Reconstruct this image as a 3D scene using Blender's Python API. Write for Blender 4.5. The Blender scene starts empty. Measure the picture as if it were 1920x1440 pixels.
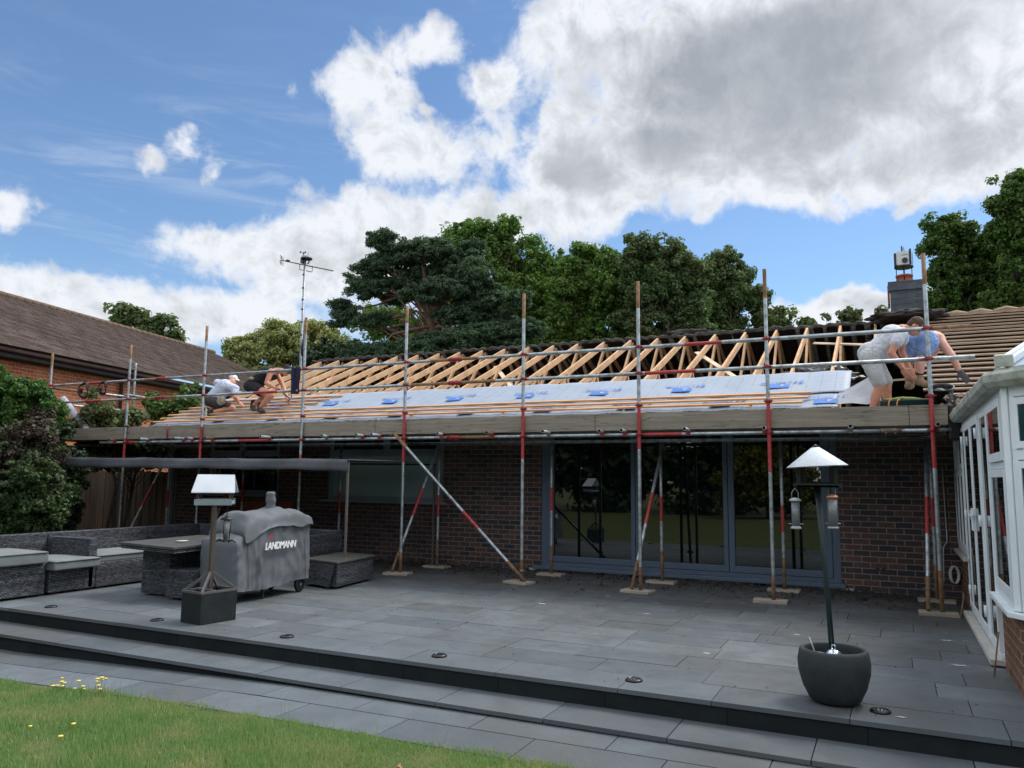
import bpy, bmesh, math, random
import numpy as np
from mathutils import Vector, Matrix, noise as mnoise
S = bpy.context.scene
COL = S.collection
R = math.radians
# ---------------------------------------------------------------- camera
YAW, PIT, ROL, FPX, CH = R(25.91), R(6.836), R(0.5815), 1463.7, 1.5
cf = Vector((-math.sin(YAW)*math.cos(PIT), math.cos(YAW)*math.cos(PIT), math.sin(PIT)))
cr0 = Vector((math.cos(YAW), math.sin(YAW), 0)); cu0 = cr0.cross(cf)
cr = cr0*math.cos(ROL)+cu0*math.sin(ROL); cu = cu0*math.cos(ROL)-cr0*math.sin(ROL)
cam = bpy.data.cameras.new('camera'); camo = bpy.data.objects.new('camera', cam); COL.objects.link(camo)
cam.sensor_width = 36; cam.lens = 36*FPX/1920; cam.clip_start = 0.05; cam.clip_end = 3000
m = Matrix((cr, cu, -cf)).transposed().to_4x4(); m.translation = Vector((0, 0, CH)); camo.matrix_world = m
S.camera = camo
S.view_settings.view_transform = 'Standard'; S.view_settings.look = 'None'
S.view_settings.exposure = 0.72; S.view_settings.gamma = 1.0
S.render.engine = 'CYCLES'
try:
    S.cycles.max_bounces = 6; S.cycles.transparent_max_bounces = 12; S.cycles.use_denoising = True
except Exception: pass
# ---------------------------------------------------------------- sun
SUN_EL, SUN_AZ = R(54), R(38)            # azimuth from +Y towards +X
sl = bpy.data.lights.new('sun', 'SUN'); so = bpy.data.objects.new('sun', sl); COL.objects.link(so)
sl.energy = 2.0; sl.angle = R(22); sl.color = (1.0, 0.96, 0.90)
sd = Vector((math.sin(SUN_AZ)*math.cos(SUN_EL), math.cos(SUN_AZ)*math.cos(SUN_EL), math.sin(SUN_EL)))
so.rotation_euler = sd.to_track_quat('Z', 'Y').to_euler(); so.location = (0, 0, 30)
# ---------------------------------------------------------------- world: sky texture with procedural clouds
W = bpy.data.worlds.new('World'); S.world = W; W.use_nodes = True
nt = W.node_tree; N = nt.nodes; L = nt.links
for n in list(N): N.remove(n)
class G:
    """tiny helper to write shader maths"""
    def __init__(s, nt): s.nt = nt; s.N = nt.nodes; s.L = nt.links
    def put(s, sock, v):
        if isinstance(v, bpy.types.NodeSocket): s.L.new(v, sock)
        elif v is not None:
            if sock.type == 'RGBA' and len(v) == 3: v = (*v, 1)
            sock.default_value = v
    def m(s, op, a, b=None, c=None, clamp=False):
        n = s.N.new('ShaderNodeMath'); n.operation = op; n.use_clamp = clamp
        s.put(n.inputs[0], a)
        if b is not None: s.put(n.inputs[1], b)
        if c is not None: s.put(n.inputs[2], c)
        return n.outputs[0]
    def v(s, op, a, b=None):
        n = s.N.new('ShaderNodeVectorMath'); n.operation = op
        s.put(n.inputs[0], a)
        if b is not None: s.put(n.inputs[1], b)
        return n.outputs['Value'] if op in ('DOT_PRODUCT', 'LENGTH', 'DISTANCE') else n.outputs[0]
    def rng(s, x, a, b, c=0.0, d=1.0, smooth=False):
        n = s.N.new('ShaderNodeMapRange'); n.interpolation_type = 'SMOOTHSTEP' if smooth else 'LINEAR'
        s.put(n.inputs[0], x); n.inputs[1].default_value = a; n.inputs[2].default_value = b
        n.inputs[3].default_value = c; n.inputs[4].default_value = d
        return n.outputs[0]
    def mix(s, f, a, b, mode='MIX'):
        n = s.N.new('ShaderNodeMix'); n.data_type = 'RGBA'; n.blend_type = mode
        s.put(n.inputs[0], f); s.put(n.inputs[6], a); s.put(n.inputs[7], b)
        return n.outputs[2]
    def noise(s, vec, scale, det=4, rough=0.55, dist=0.0, col=False):
        n = s.N.new('ShaderNodeTexNoise'); s.put(n.inputs['Vector'], vec)
        n.inputs['Scale'].default_value = scale; n.inputs['Detail'].default_value = det
        n.inputs['Roughness'].default_value = rough; n.inputs['Distortion'].default_value = dist
        return n.outputs[1 if col else 0]
    def comb(s, x, y, z):
        n = s.N.new('ShaderNodeCombineXYZ')
        for i, q in enumerate((x, y, z)): s.put(n.inputs[i], q)
        return n.outputs[0]
g = G(nt)
sky = N.new('ShaderNodeTexSky'); sky.sky_type = 'NISHITA'; sky.sun_disc = False
sky.sun_elevation = SUN_EL; sky.sun_rotation = SUN_AZ; sky.air_density = 1.0; sky.dust_density = 0.25; sky.ozone_density = 3.0
tc = N.new('ShaderNodeTexCoord'); D = tc.outputs['Generated']
# a fixed heading (the bearing the clouds were seen on) gives two sky angles; clouds are laid out in them
hf = Vector((-math.sin(YAW), math.cos(YAW), 0)); hr = Vector((math.cos(YAW), math.sin(YAW), 0))
fwd = g.v('DOT_PRODUCT', D, tuple(hf)); rgt = g.v('DOT_PRODUCT', D, tuple(hr))
sep = N.new('ShaderNodeSeparateXYZ'); L.new(D, sep.inputs[0]); up = sep.outputs[2]
az = g.m('ARCTAN2', rgt, fwd); el = g.m('ARCSINE', up)
P2 = g.comb(g.m('MULTIPLY', az, 57.2958), g.m('MULTIPLY', el, 57.2958), 0.0)
def px2ang(x, y):
    d = (cf + cr*((x-960)/FPX) + cu*((720-y)/FPX)).normalized()
    return math.degrees(math.atan2(d.dot(hr), d.dot(hf))), math.degrees(math.asin(d.z))
# x, y, rx, ry, strength, greyness of the cloud masses (bearing/elevation converted from where they stood)
CL = [(1500,130,540,270,1.25),(1830,60,420,330,1.2),(1110,90,150,150,1.0),(1250,270,260,130,1.1),
      (1480,340,330,95,0.9),(1760,290,330,130,1.05),(1080,300,210,130,1.15),(1040,400,210,75,1.0),(1150,370,120,70,.95),
      (740,275,175,72,1.05),(690,165,105,66,1.05),(650,205,85,100,1.0),(800,88,105,45,0.85),(745,105,55,60,0.75),
      (915,150,66,58,0.95),(575,345,75,70,0.75),(460,450,170,60,1.05),(620,470,270,100,1.2),(780,420,190,80,1.1),(920,410,160,65,1.0),(680,370,130,50,.75),
      (330,590,340,62,1.15),(100,560,230,55,1.1),(480,615,180,50,1.0),(60,520,160,24,.62),(240,575,120,60,1.0),
      (0,390,50,34,0.85),(400,320,46,46,0.82),(285,297,38,32,0.80),(345,270,46,34,0.80),(555,185,28,42,0.80),(795,195,34,18,.75),
      (1560,565,170,42,1.2),(1480,580,100,42,1.1),(1660,560,130,45,1.1),(1640,425,62,30,0.66),(1480,425,32,24,.62),
      (1690,390,80,28,.5),(1190,415,80,36,0.6),(1760,480,80,30,0.4),(1560,385,90,32,.62),
      (1000,640,900,24,.55)]
dens = None
warp = g.noise(P2, 0.20, 4, 0.6, col=True)
Pw = g.v('ADD', P2, g.v('MULTIPLY', g.v('SUBTRACT', warp, (0.5, 0.5, 0.5)), (5.0, 3.6, 0.0)))
for (x, y, rx, ry, st) in CL:
    a, e = px2ang(x, y); k = 57.3/FPX
    q = g.v('LENGTH', g.v('MULTIPLY', g.v('SUBTRACT', Pw, (a, e, 0)), (1/(rx*k), 1/(ry*k), 0)))
    b = g.m('MULTIPLY', g.rng(q, 0.0, 1.6, 1.0, 0.0), st)
    dens = b if dens is None else g.m('SMOOTH_MAX', dens, b, 0.06)
for (x, y, rx, ry, st) in [(1360,475,200,62,.75),(1590,485,170,52,.7),(1230,430,60,40,.4),(560,250,120,80,.4),(1200,560,300,60,.5),(990,250,30,60,.3),(400,380,170,60,.35),(1780,440,120,50,.4)]:
    a, e = px2ang(x, y); k = 57.3/FPX
    q = g.v('LENGTH', g.v('MULTIPLY', g.v('SUBTRACT', Pw, (a, e, 0)), (1/(rx*k), 1/(ry*k), 0)))
    dens = g.m('SUBTRACT', dens, g.m('MULTIPLY', g.rng(q, 0.3, 1.5, 1.0, 0.0, True), st))
fine = g.noise(P2, 0.26, 10, 0.64, 0.35)
off = g.noise(g.v('ADD', P2, (0.7, 1.0, 0.0)), 0.26, 4, 0.6, 0.35)
dn = g.m('ADD', dens, g.m('MULTIPLY', g.m('SUBTRACT', fine, 0.5), 1.25))
cov = g.rng(dn, 0.30, 0.70, 0.0, 1.0, True)
relief = g.m('SUBTRACT', off, fine)          # towards the sun the cloud thins: lit side
# unseen clouds for the rest of the sky, overbright as added ambient fill
front = g.rng(g.m('ABSOLUTE', g.m('MULTIPLY', az, 57.2958)), 36, 48, 1.0, 0.0)
elfade = g.rng(g.m('MULTIPLY', el, 57.2958), 36, 46, 1.0, 0.0)
front = g.m('MULTIPLY', front, elfade)
fill_clouds = g.rng(g.noise(P2, 0.05, 5, 0.6, 0.4), 0.38, 0.58, 0.0, 1.0, True)
cov = g.m('ADD', g.m('MULTIPLY', cov, front), g.m('MULTIPLY', fill_clouds, g.m('SUBTRACT', 1.0, front)))
# thin cirrus streaks
sn = N.new('ShaderNodeMapping'); L.new(P2, sn.inputs[0]); sn.inputs['Rotation'].default_value = (0, 0, R(24)); sn.inputs['Scale'].default_value = (0.045, 0.30, 1)
cir = g.rng(g.noise(sn.outputs[0], 1.3, 6, 0.62, 1.2), 0.46, 0.80, 0.0, 0.5, True)
a0, e0 = px2ang(350, 400)
cmask = g.rng(g.v('LENGTH', g.v('MULTIPLY', g.v('SUBTRACT', P2, (a0, e0, 0)), (1/20.0, 1/10.0, 0))), 0.3, 1.1, 1.0, 0.10, True)
cir = g.m('MULTIPLY', cir, cmask)
thick = g.rng(dn, 0.60, 1.10, 0.0, 1.0, True)
def spot(x, y, rx, ry, s, a=.3, b=1.15):
    aa, ee = px2ang(x, y); k = 57.3/FPX
    return g.rng(g.v('LENGTH', g.v('MULTIPLY', g.v('SUBTRACT', Pw, (aa, ee, 0)), (1/(rx*k), 1/(ry*k), 0))), a, b, s, 0.0, True)
gmm = spot(1400, 150, 520, 250, 1.0, .15, 1.2)
for q in ((1090, 325, 150, 70, .75), (1720, 300, 330, 90, .55), (650, 480, 220, 50, .30), (1000, 400, 200, 40, .3), (330, 620, 300, 30, .25), (1650, 40, 300, 70, .5)):
    gmm = g.m('MAXIMUM', gmm, spot(*q))
gmm = g.m('MULTIPLY', gmm, g.m('SUBTRACT', 1.0, spot(1850, 130, 110, 80, .85)))
gmm = g.m('MULTIPLY', gmm, g.m('SUBTRACT', 1.0, spot(1300, 5, 420, 45, .8)))
grey = g.m('MULTIPLY', g.rng(g.m('ADD', g.m('MULTIPLY', dn, 0.35), g.m('MULTIPLY', dens, 0.65)), 0.45, 1.0, 0.0, 1.0, True), gmm)
big = g.rng(g.noise(Pw, 0.14, 6, 0.6), 0.30, 0.70, 0.74, 1.0, True)
rel = g.m('MULTIPLY', relief, g.rng(grey, 0.1, 0.7, -1.9, -0.40))
grey = g.m('ADD', g.m('MULTIPLY', g.m('MULTIPLY', grey, big), 0.95), rel, clamp=False)
grey = g.m('ADD', grey, g.m('MULTIPLY', thick, 0.16), clamp=True)
ccol = g.mix(grey, (5.4, 5.6, 5.95), (2.35, 2.55, 2.85))
ccol = g.mix(front, (13.0, 13.3, 13.8), ccol)  # clouds outside the view brightened to fill the ground light
skyc = g.mix(1.0, sky.outputs[0], (0.80, 0.88, 0.93), 'MULTIPLY')
skyc = g.mix(cir, skyc, (4.4, 4.9, 5.7))
out = g.mix(cov, skyc, ccol)
bg = N.new('ShaderNodeBackground'); L.new(out, bg.inputs[0]); bg.inputs[1].default_value = 0.1
wo = N.new('ShaderNodeOutputWorld'); L.new(bg.outputs[0], wo.inputs[0])
W.cycles.sampling_method = 'MANUAL'; W.cycles.sample_map_resolution = 512

# ---------------------------------------------------------------- geometry helpers
def boxuv(me):
    """UVs in metres, projected along each face's main axis"""
    n = len(me.polygons)
    if n == 0: return
    uv = me.uv_layers.new(name='UVMap')
    co = np.empty(len(me.vertices)*3); me.vertices.foreach_get('co', co); co = co.reshape(-1, 3)
    vi = np.empty(len(me.loops), dtype=np.int64); me.loops.foreach_get('vertex_index', vi)
    ls = np.empty(n, dtype=np.int64); lt = np.empty(n, dtype=np.int64)
    me.polygons.foreach_get('loop_start', ls); me.polygons.foreach_get('loop_total', lt)
    nm = np.empty(n*3); me.polygons.foreach_get('normal', nm); nm = np.abs(nm.reshape(-1, 3))
    ax = np.repeat(np.argmax(nm + np.array([0.001, 0.002, 0]), 1), lt)
    p = co[vi]
    u = np.where(ax == 0, p[:, 1], p[:, 0]); v = np.where(ax == 2, p[:, 1], p[:, 2])
    uv.data.foreach_set('uv', np.stack([u, v], 1).ravel())
class MB:
    def __init__(s): s.v = []; s.f = []; s.mi = []; s.sm = []
    def add(s, vs, fs, mi=0, sm=False):
        o = len(s.v); s.v += [tuple(q) for q in vs]
        for f in fs: s.f.append(tuple(i+o for i in f)); s.mi.append(mi); s.sm.append(sm)
        return s
    def box(s, x0, x1, y0, y1, z0, z1, mi=0):
        vs = [(x, y, z) for z in (z0, z1) for y in (y0, y1) for x in (x0, x1)]
        return s.add(vs, [(0,2,3,1),(4,5,7,6),(0,1,5,4),(2,6,7,3),(0,4,6,2),(1,3,7,5)], mi)
    def bar(s, a, b, w, h, up=(0,0,1), mi=0):
        a = Vector(a); b = Vector(b); d = (b-a).normalized(); u = Vector(up)
        r = d.cross(u)
        if r.length < 1e-5: r = d.cross(Vector((1,0,0)))
        r.normalize(); u = r.cross(d)
        vs = [p + r*(w/2*i) + u*(h/2*j) for p in (a, b) for j in (-1, 1) for i in (-1, 1)]
        return s.add(vs, [(0,1,3,2),(4,6,7,5),(0,4,5,1),(2,3,7,6),(0,2,6,4),(1,5,7,3)], mi)
    def tube(s, pts, r, n=10, mi=0, caps=True, mis=None):
        pts = [Vector(p) for p in pts]; rs = r if isinstance(r, (list, tuple)) else [r]*len(pts)
        o = len(s.v); d0 = (pts[1]-pts[0]).normalized()
        u = d0.orthogonal().normalized()
        for i, p in enumerate(pts):
            d = (pts[min(i+1, len(pts)-1)]-pts[max(i-1, 0)]).normalized()
            u = (u - d*u.dot(d)).normalized(); w = d.cross(u)
            for k in range(n):
                a = 2*math.pi*k/n; s.v.append(tuple(p + (u*math.cos(a)+w*math.sin(a))*rs[i]))
        for i in range(len(pts)-1):
            for k in range(n):
                a = o+i*n+k; b = o+i*n+(k+1) % n
                s.f.append((a, b, b+n, a+n)); s.mi.append(mis[i] if mis else mi); s.sm.append(True)
        if caps:
            s.f.append(tuple(o+k for k in reversed(range(n)))); s.mi.append(mis[0] if mis else mi); s.sm.append(False)
            e = o+(len(pts)-1)*n
            s.f.append(tuple(e+k for k in range(n))); s.mi.append(mis[-1] if mis else mi); s.sm.append(False)
        return s
    def hollow(s, a, b, r, ri, n=14, mi=0, mi2=0, depth=.2):
        """open tube end at a"""
        a = Vector(a); b = Vector(b); d = (b-a).normalized(); u = d.orthogonal().normalized(); w = d.cross(u); o = len(s.v)
        for (p, rr) in ((b, r), (a, r), (a, ri), (a+d*depth, ri)):
            for k in range(n):
                t = 2*math.pi*k/n; s.v.append(tuple(p+(u*math.cos(t)+w*math.sin(t))*rr))
        for i in range(3):
            for k in range(n):
                q = o+i*n+k; z = o+i*n+(k+1) % n
                s.f.append((q, z, z+n, q+n)); s.mi.append(mi2 if i == 2 else mi); s.sm.append(i != 1)
        s.f.append(tuple(o+3*n+k for k in range(n))); s.mi.append(mi2); s.sm.append(False)
        return s
    def lathe(s, prof, c, n=24, mi=0, M=None, sm=True):
        o = len(s.v); c = Vector(c)
        for (r, z) in prof:
            for k in range(n):
                a = 2*math.pi*k/n; q = Vector((r*math.cos(a), r*math.sin(a), z))
                if M: q = M @ q
                s.v.append(tuple(c+q))
        for i in range(len(prof)-1):
            for k in range(n):
                a = o+i*n+k; b = o+i*n+(k+1) % n
                s.f.append((a, b, b+n, a+n)); s.mi.append(mi); s.sm.append(sm)
        s.f.append(tuple(o+k for k in reversed(range(n)))); s.mi.append(mi); s.sm.append(False)
        e = o+(len(prof)-1)*n
        s.f.append(tuple(e+k for k in range(n))); s.mi.append(mi); s.sm.append(False)
        return s
    def prism(s, poly, d, mi=0):
        """poly: 3D points of a planar outline, d: extrusion vector"""
        n = len(poly); d = Vector(d); P = [Vector(p) for p in poly]
        return s.add(P+[p+d for p in P], [tuple(reversed(range(n))), tuple(range(n, 2*n))]+[(i, (i+1) % n, (i+1) % n+n, i+n) for i in range(n)], mi)
    def xf(s, M):
        s.v = [tuple(M @ Vector(q)) for q in s.v]; return s
    def build(s, name, mats, parent=None, bevel=0.0, loc=None, rz=0.0, uv=True, fixn=True):
        me = bpy.data.meshes.new(name)
        v = s.v
        if loc is not None:
            c, sn_ = math.cos(-rz), math.sin(-rz); lx, ly, lz = loc
            v = [((x-lx)*c-(y-ly)*sn_, (x-lx)*sn_+(y-ly)*c, z-lz) for x, y, z in v]
        me.from_pydata(v, [], s.f)
        if not isinstance(mats, (list, tuple)): mats = [mats]
        for mm in mats: me.materials.append(mm)
        me.polygons.foreach_set('material_index', s.mi); me.polygons.foreach_set('use_smooth', s.sm)
        me.validate()
        if fixn or bevel:
            bm = bmesh.new(); bm.from_mesh(me)
            if fixn: bmesh.ops.recalc_face_normals(bm, faces=bm.faces)
            if bevel:
                bmesh.ops.bevel(bm, geom=[e for e in bm.edges if len(e.link_faces) == 2 and e.calc_face_angle(0) > 0.9], offset=bevel, segments=2, affect='EDGES', profile=0.6, clamp_overlap=True)
            bm.to_mesh(me); bm.free()
        if uv: boxuv(me)
        me.update()
        o = bpy.data.objects.new(name, me); COL.objects.link(o)
        if loc is not None: o.location = loc; o.rotation_euler = (0, 0, rz)
        if parent is not None: setpar(o, parent)
        return o
def setpar(o, p):
    o.parent = p
    if p.name in PARINV: o.matrix_parent_inverse = PARINV[p.name]
PARINV = {}
def worldm(o):
    mtx = Matrix.LocRotScale(o.location, o.rotation_euler, o.scale)
    return mtx if o.parent is None else worldm(o.parent) @ o.matrix_parent_inverse @ mtx
def thing(name, label, cat, loc=(0,0,0), group=None):
    """an empty at the base of a thing; children keep world coordinates"""
    o = bpy.data.objects.new(name, None); COL.objects.link(o); o.location = loc; o.empty_display_size = .2
    tag(o, label, cat, group); PARINV[o.name] = Matrix.Translation(loc).inverted()
    return o
def tag(o, label=None, cat=None, group=None, kind=None):
    if label: o['label'] = label
    if cat: o['category'] = cat
    if group: o['group'] = group
    if kind: o['kind'] = kind
    return o
def struct(o): o['kind'] = 'structure'; return o
def at(px, py, Y):
    d = cf + cr*((px-960)/FPX) + cu*((720-py)/FPX); t = Y/d.y
    return Vector((0, 0, CH)) + d*t
def atd(px, py, dep):
    return Vector((0, 0, CH)) + (cf + cr*((px-960)/FPX) + cu*((720-py)/FPX))*dep
def pj(p):
    q = Vector(p)-Vector((0, 0, CH)); w = q.dot(cf); return 960+FPX*q.dot(cr)/w, 720-FPX*q.dot(cu)/w

# ---------------------------------------------------------------- materials
def newmat(name):
    mt = bpy.data.materials.new(name); mt.use_nodes = True; nt = mt.node_tree
    b = nt.nodes['Principled BSDF']; return mt, G(nt), b
def pm(name, col, rough=.6, metal=0.0, col2=None, var=.12, vs=3.0, bump=0.0, bs=60.0, spec=.5, isl=0.0, coat=0.0, stretch=(1,1,1), det=5, lo=.35, hi=.65, trans=0.0):
    mt, g, b = newmat(name)
    t = g.N.new('ShaderNodeTexCoord'); mp = g.N.new('ShaderNodeMapping'); g.L.new(t.outputs['Object'], mp.inputs[0]); mp.inputs['Scale'].default_value = stretch
    nf = g.rng(g.noise(mp.outputs[0], vs, det, .6), lo, hi)
    c2 = col2 if col2 else tuple(c*(1-var*2) for c in col)
    c = g.mix(nf, tuple(col), tuple(c2))
    if isl:
        gi = g.N.new('ShaderNodeNewGeometry'); k = g.rng(gi.outputs['Random Per Island'], 0, 1, 1-isl, 1+isl)
        c = g.mix(1.0, c, g.comb(k, k, k), 'MULTIPLY')
    g.L.new(c, b.inputs['Base Color'])
    b.inputs['Metallic'].default_value = metal; b.inputs['Specular IOR Level'].default_value = spec
    g.put(b.inputs['Roughness'], g.rng(nf, 0, 1, rough, min(1, rough*1.2)))
    if coat: b.inputs['Coat Weight'].default_value = coat
    if bump:
        bn = g.N.new('ShaderNodeBump'); bn.inputs['Strength'].default_value = bump; bn.inputs['Distance'].default_value = .01
        g.L.new(g.noise(mp.outputs[0], bs, 4, .6), bn.inputs['Height']); g.L.new(bn.outputs[0], b.inputs['Normal'])
    return mt
def brickmat(name, cols, mortar, bw=.2156, bh=.0790, mor=.012, rough=.85):
    mt, g, b = newmat(name)
    t = g.N.new('ShaderNodeTexCoord'); uv = t.outputs['UV']
    wob = g.v('MULTIPLY', g.v('SUBTRACT', g.noise(uv, 7, 3, .5, col=True), (.5, .5, .5)), (.012, .006, 0))
    uvw = g.v('ADD', uv, wob)
    def bt(c1, c2, mo, bias=0.0):
        n = g.N.new('ShaderNodeTexBrick'); g.L.new(uvw, n.inputs['Vector'])
        n.inputs['Color1'].default_value = (*c1, 1); n.inputs['Color2'].default_value = (*c2, 1); n.inputs['Mortar'].default_value = (*mo, 1)
        n.inputs['Scale'].default_value = 1; n.inputs['Mortar Size'].default_value = mor/2; n.inputs['Mortar Smooth'].default_value = .15
        n.inputs['Bias'].default_value = bias; n.inputs['Brick Width'].default_value = bw; n.inputs['Row Height'].default_value = bh
        return n
    n1 = bt((0,0,0), (1,1,1), (.5,.5,.5))
    rmp = g.N.new('ShaderNodeValToRGB'); g.L.new(n1.outputs['Color'], rmp.inputs[0]); cr_ = rmp.color_ramp; cr_.interpolation = 'LINEAR'
    for i, c in enumerate(cols):
        e = cr_.elements[i] if i < 2 else cr_.elements.new(0)
        e.position = i/(len(cols)-1); e.color = (*c, 1)
    # element order is kept by position
    bc = rmp.outputs[0]
    ns = g.rng(g.noise(uv, 30, 5, .65), .3, .7, .72, 1.25); bc = g.mix(1.0, bc, g.comb(ns, ns, ns), 'MULTIPLY')
    mc = g.mix(g.rng(g.noise(uv, 9, 4, .6), .3, .7), mortar, tuple(q*.7 for q in mortar))
    c = g.mix(n1.outputs['Fac'], bc, mc)
    big = g.rng(g.noise(uv, .9, 4, .6), .3, .7, .82, 1.12); c = g.mix(1.0, c, g.comb(big, big, big), 'MULTIPLY')
    g.L.new(c, b.inputs['Base Color']); b.inputs['Roughness'].default_value = rough; b.inputs['Specular IOR Level'].default_value = .25
    bn = g.N.new('ShaderNodeBump'); bn.inputs['Strength'].default_value = .7; bn.inputs['Distance'].default_value = .006
    h = g.m('SUBTRACT', g.m('MULTIPLY', g.noise(uv, 60, 4, .6), .3), n1.outputs['Fac'])
    g.L.new(h, bn.inputs['Height']); g.L.new(bn.outputs[0], b.inputs['Normal'])
    return mt
M = {}
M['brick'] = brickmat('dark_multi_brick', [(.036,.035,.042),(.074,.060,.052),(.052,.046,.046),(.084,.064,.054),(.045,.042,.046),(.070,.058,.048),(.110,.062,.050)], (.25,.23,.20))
M['brick_red'] = brickmat('orange_red_brick', [(.30,.075,.030),(.36,.105,.045),(.26,.065,.03),(.40,.13,.06)], (.50,.40,.30))
M['brick_brown'] = brickmat('brown_brick', [(.12,.062,.042),(.17,.085,.055),(.10,.055,.045),(.20,.10,.06)], (.34,.27,.18))
def slatemat():
    mt, g, b = newmat('slate_paving')
    t = g.N.new('ShaderNodeTexCoord'); o = t.outputs['Object']; gi = g.N.new('ShaderNodeNewGeometry'); rp = gi.outputs['Random Per Island']
    c = g.mix(rp, (.080,.095,.106), (.152,.176,.192))
    c = g.mix(g.rng(g.noise(o, 1.7, 8, .65), .35, .68, 0, .55), c, (.060,.068,.072))
    st = N_ = g.rng(g.noise(o, .8, 6, .6), .46, .66, 0, .5); c = g.mix(st, c, (.082,.074,.060))
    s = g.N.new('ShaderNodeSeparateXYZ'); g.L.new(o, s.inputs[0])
    dirt_shade = g.m('MULTIPLY', g.rng(s.outputs[1], 8.3, 11.2, 0, .9, True), g.rng(g.noise(o, 2.3, 7, .7), .30, .60, .35, 1))  # brown dirt plus painted-in shade of house and scaffold, darker towards the wall
    c = g.mix(dirt_shade, c, (.040,.034,.028))
    c = g.mix(g.rng(g.noise(o, 11, 6, .75), .66, .76, 0, .6), c, (.20,.205,.20))
    c = g.mix(g.rng(g.noise(o, 45, 3, .7), .35, .65, 0, .25), c, (.05,.054,.056))
    mp = g.N.new('ShaderNodeMapping'); g.L.new(o, mp.inputs[0]); mp.inputs['Rotation'].default_value = (0,0,.5); mp.inputs['Scale'].default_value = (1.2,14,1)
    c = g.mix(g.rng(g.noise(mp.outputs[0], 1.3, 5, .8), .70, .78, 0, .35), c, (.22,.22,.215))
    g.L.new(c, b.inputs['Base Color']); g.put(b.inputs['Roughness'], g.rng(g.noise(o, 5, 5, .6), .3, .7, .42, .68)); b.inputs['Specular IOR Level'].default_value = .42
    bn = g.N.new('ShaderNodeBump'); bn.inputs['Strength'].default_value = .35; bn.inputs['Distance'].default_value = .006
    g.L.new(g.noise(o, 14, 7, .65), bn.inputs['Height']); g.L.new(bn.outputs[0], b.inputs['Normal'])
    return mt
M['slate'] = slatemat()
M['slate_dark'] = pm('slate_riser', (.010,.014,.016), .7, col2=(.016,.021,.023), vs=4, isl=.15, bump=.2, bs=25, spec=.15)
M['joint'] = pm('joint_mortar', (.045,.046,.045), .9, vs=6, var=.3, bump=.4, bs=70)
M['galv'] = pm('galvanised_tube', (.40,.45,.47), .45, .7, col2=(.20,.21,.20), vs=11, stretch=(1,1,1), bump=.05, bs=60, det=8, lo=.42, hi=.66)
M['redpaint'] = pm('red_paint_worn', (.34,.024,.026), .55, 0, col2=(.22,.16,.15), vs=20, lo=.55, hi=.75)
M['rust'] = pm('rusty_tube_end', (.26,.17,.09), .8, .1, col2=(.17,.085,.045), vs=16, bump=.1)
M['clamp'] = pm('coupler_steel', (.22,.19,.15), .5, .6, col2=(.10,.07,.05), vs=30)
M['redclamp'] = pm('red_coupler', (.33,.018,.020), .5, .1, col2=(.12,.02,.02), vs=30)
M['board'] = pm('scaffold_board', (.37,.33,.26), .85, col2=(.24,.21,.16), vs=3, stretch=(.6,4,9), bump=.25, bs=16, isl=.12, det=8)
M['pine'] = pm('new_pine', (.58,.38,.22), .75, col2=(.44,.26,.14), vs=4, stretch=(1,1,1), bump=.12, bs=40, isl=.13)
M['batten'] = pm('orange_batten', (.62,.34,.15), .65, col2=(.46,.22,.09), vs=5, stretch=(.5,2,2), isl=.08)
M['whitewood'] = pm('pale_brace_timber', (.68,.56,.40), .75, col2=(.5,.38,.25), vs=4, stretch=(.6,1,1))
M['oldwood'] = pm('weathered_batten', (.34,.26,.18), .85, col2=(.22,.15,.10), vs=5, stretch=(.5,3,3), isl=.2, bump=.2)
M['felt'] = pm('black_felt', (.012,.010,.010), .8, col2=(.022,.016,.015), vs=4, bump=.3, bs=12)
M['ridge'] = pm('corrugated_grey', (.19,.185,.17), .85, col2=(.05,.05,.045), vs=10, bump=.3)
M['frame_grey'] = pm('blue_grey_frame', (.075,.110,.160), .4, col2=(.068,.10,.145), vs=2)
M['frame_pale'] = pm('pale_frame', (.22,.27,.30), .45, col2=(.18,.22,.25), vs=2)
M['upvc'] = pm('white_upvc', (.74,.80,.83), .35, col2=(.66,.72,.74), vs=3, spec=.5)
M['upvc_dirty'] = pm('lichen_upvc', (.42,.45,.40), .7, col2=(.20,.20,.14), vs=9, lo=.42, hi=.7, bump=.15)
M['stone_sill'] = pm('pale_sill', (.40,.40,.38), .7, col2=(.30,.29,.27), vs=8)
M['darkmetal'] = pm('dark_metal', (.020,.024,.027), .45, .3, vs=10)
M['black'] = pm('black_plastic', (.008,.009,.010), .35, vs=10)
M['terracotta'] = pm('terracotta', (.30,.085,.050), .8, vs=8)
M['skin'] = pm('skin', (.56,.27,.17), .55, col2=(.48,.20,.13), vs=9, spec=.35)
M['skin_pale'] = pm('skin_pale', (.68,.38,.28), .55, col2=(.56,.28,.20), vs=9, spec=.35)
M['asph'] = pm('earth', (.06,.055,.045), .95, vs=3)
def glassm(name, base, rough=.02, ior=1.5, noi=None):
    mt, g, b = newmat(name)
    t = g.N.new('ShaderNodeTexCoord')
    if noi:
        c = g.mix(g.rng(g.noise(t.outputs['Object'], 1.2, 3), .35, .65), base, noi)
        g.L.new(c, b.inputs['Base Color'])
    else: b.inputs['Base Color'].default_value = (*base, 1)
    b.inputs['Roughness'].default_value = rough; b.inputs['IOR'].default_value = ior
    bn = g.N.new('ShaderNodeBump'); bn.inputs['Strength'].default_value = .03; bn.inputs['Distance'].default_value = .01
    g.L.new(g.noise(t.outputs['Object'], .8, 1), bn.inputs['Height']); g.L.new(bn.outputs[0], b.inputs['Normal'])
    return mt
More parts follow.
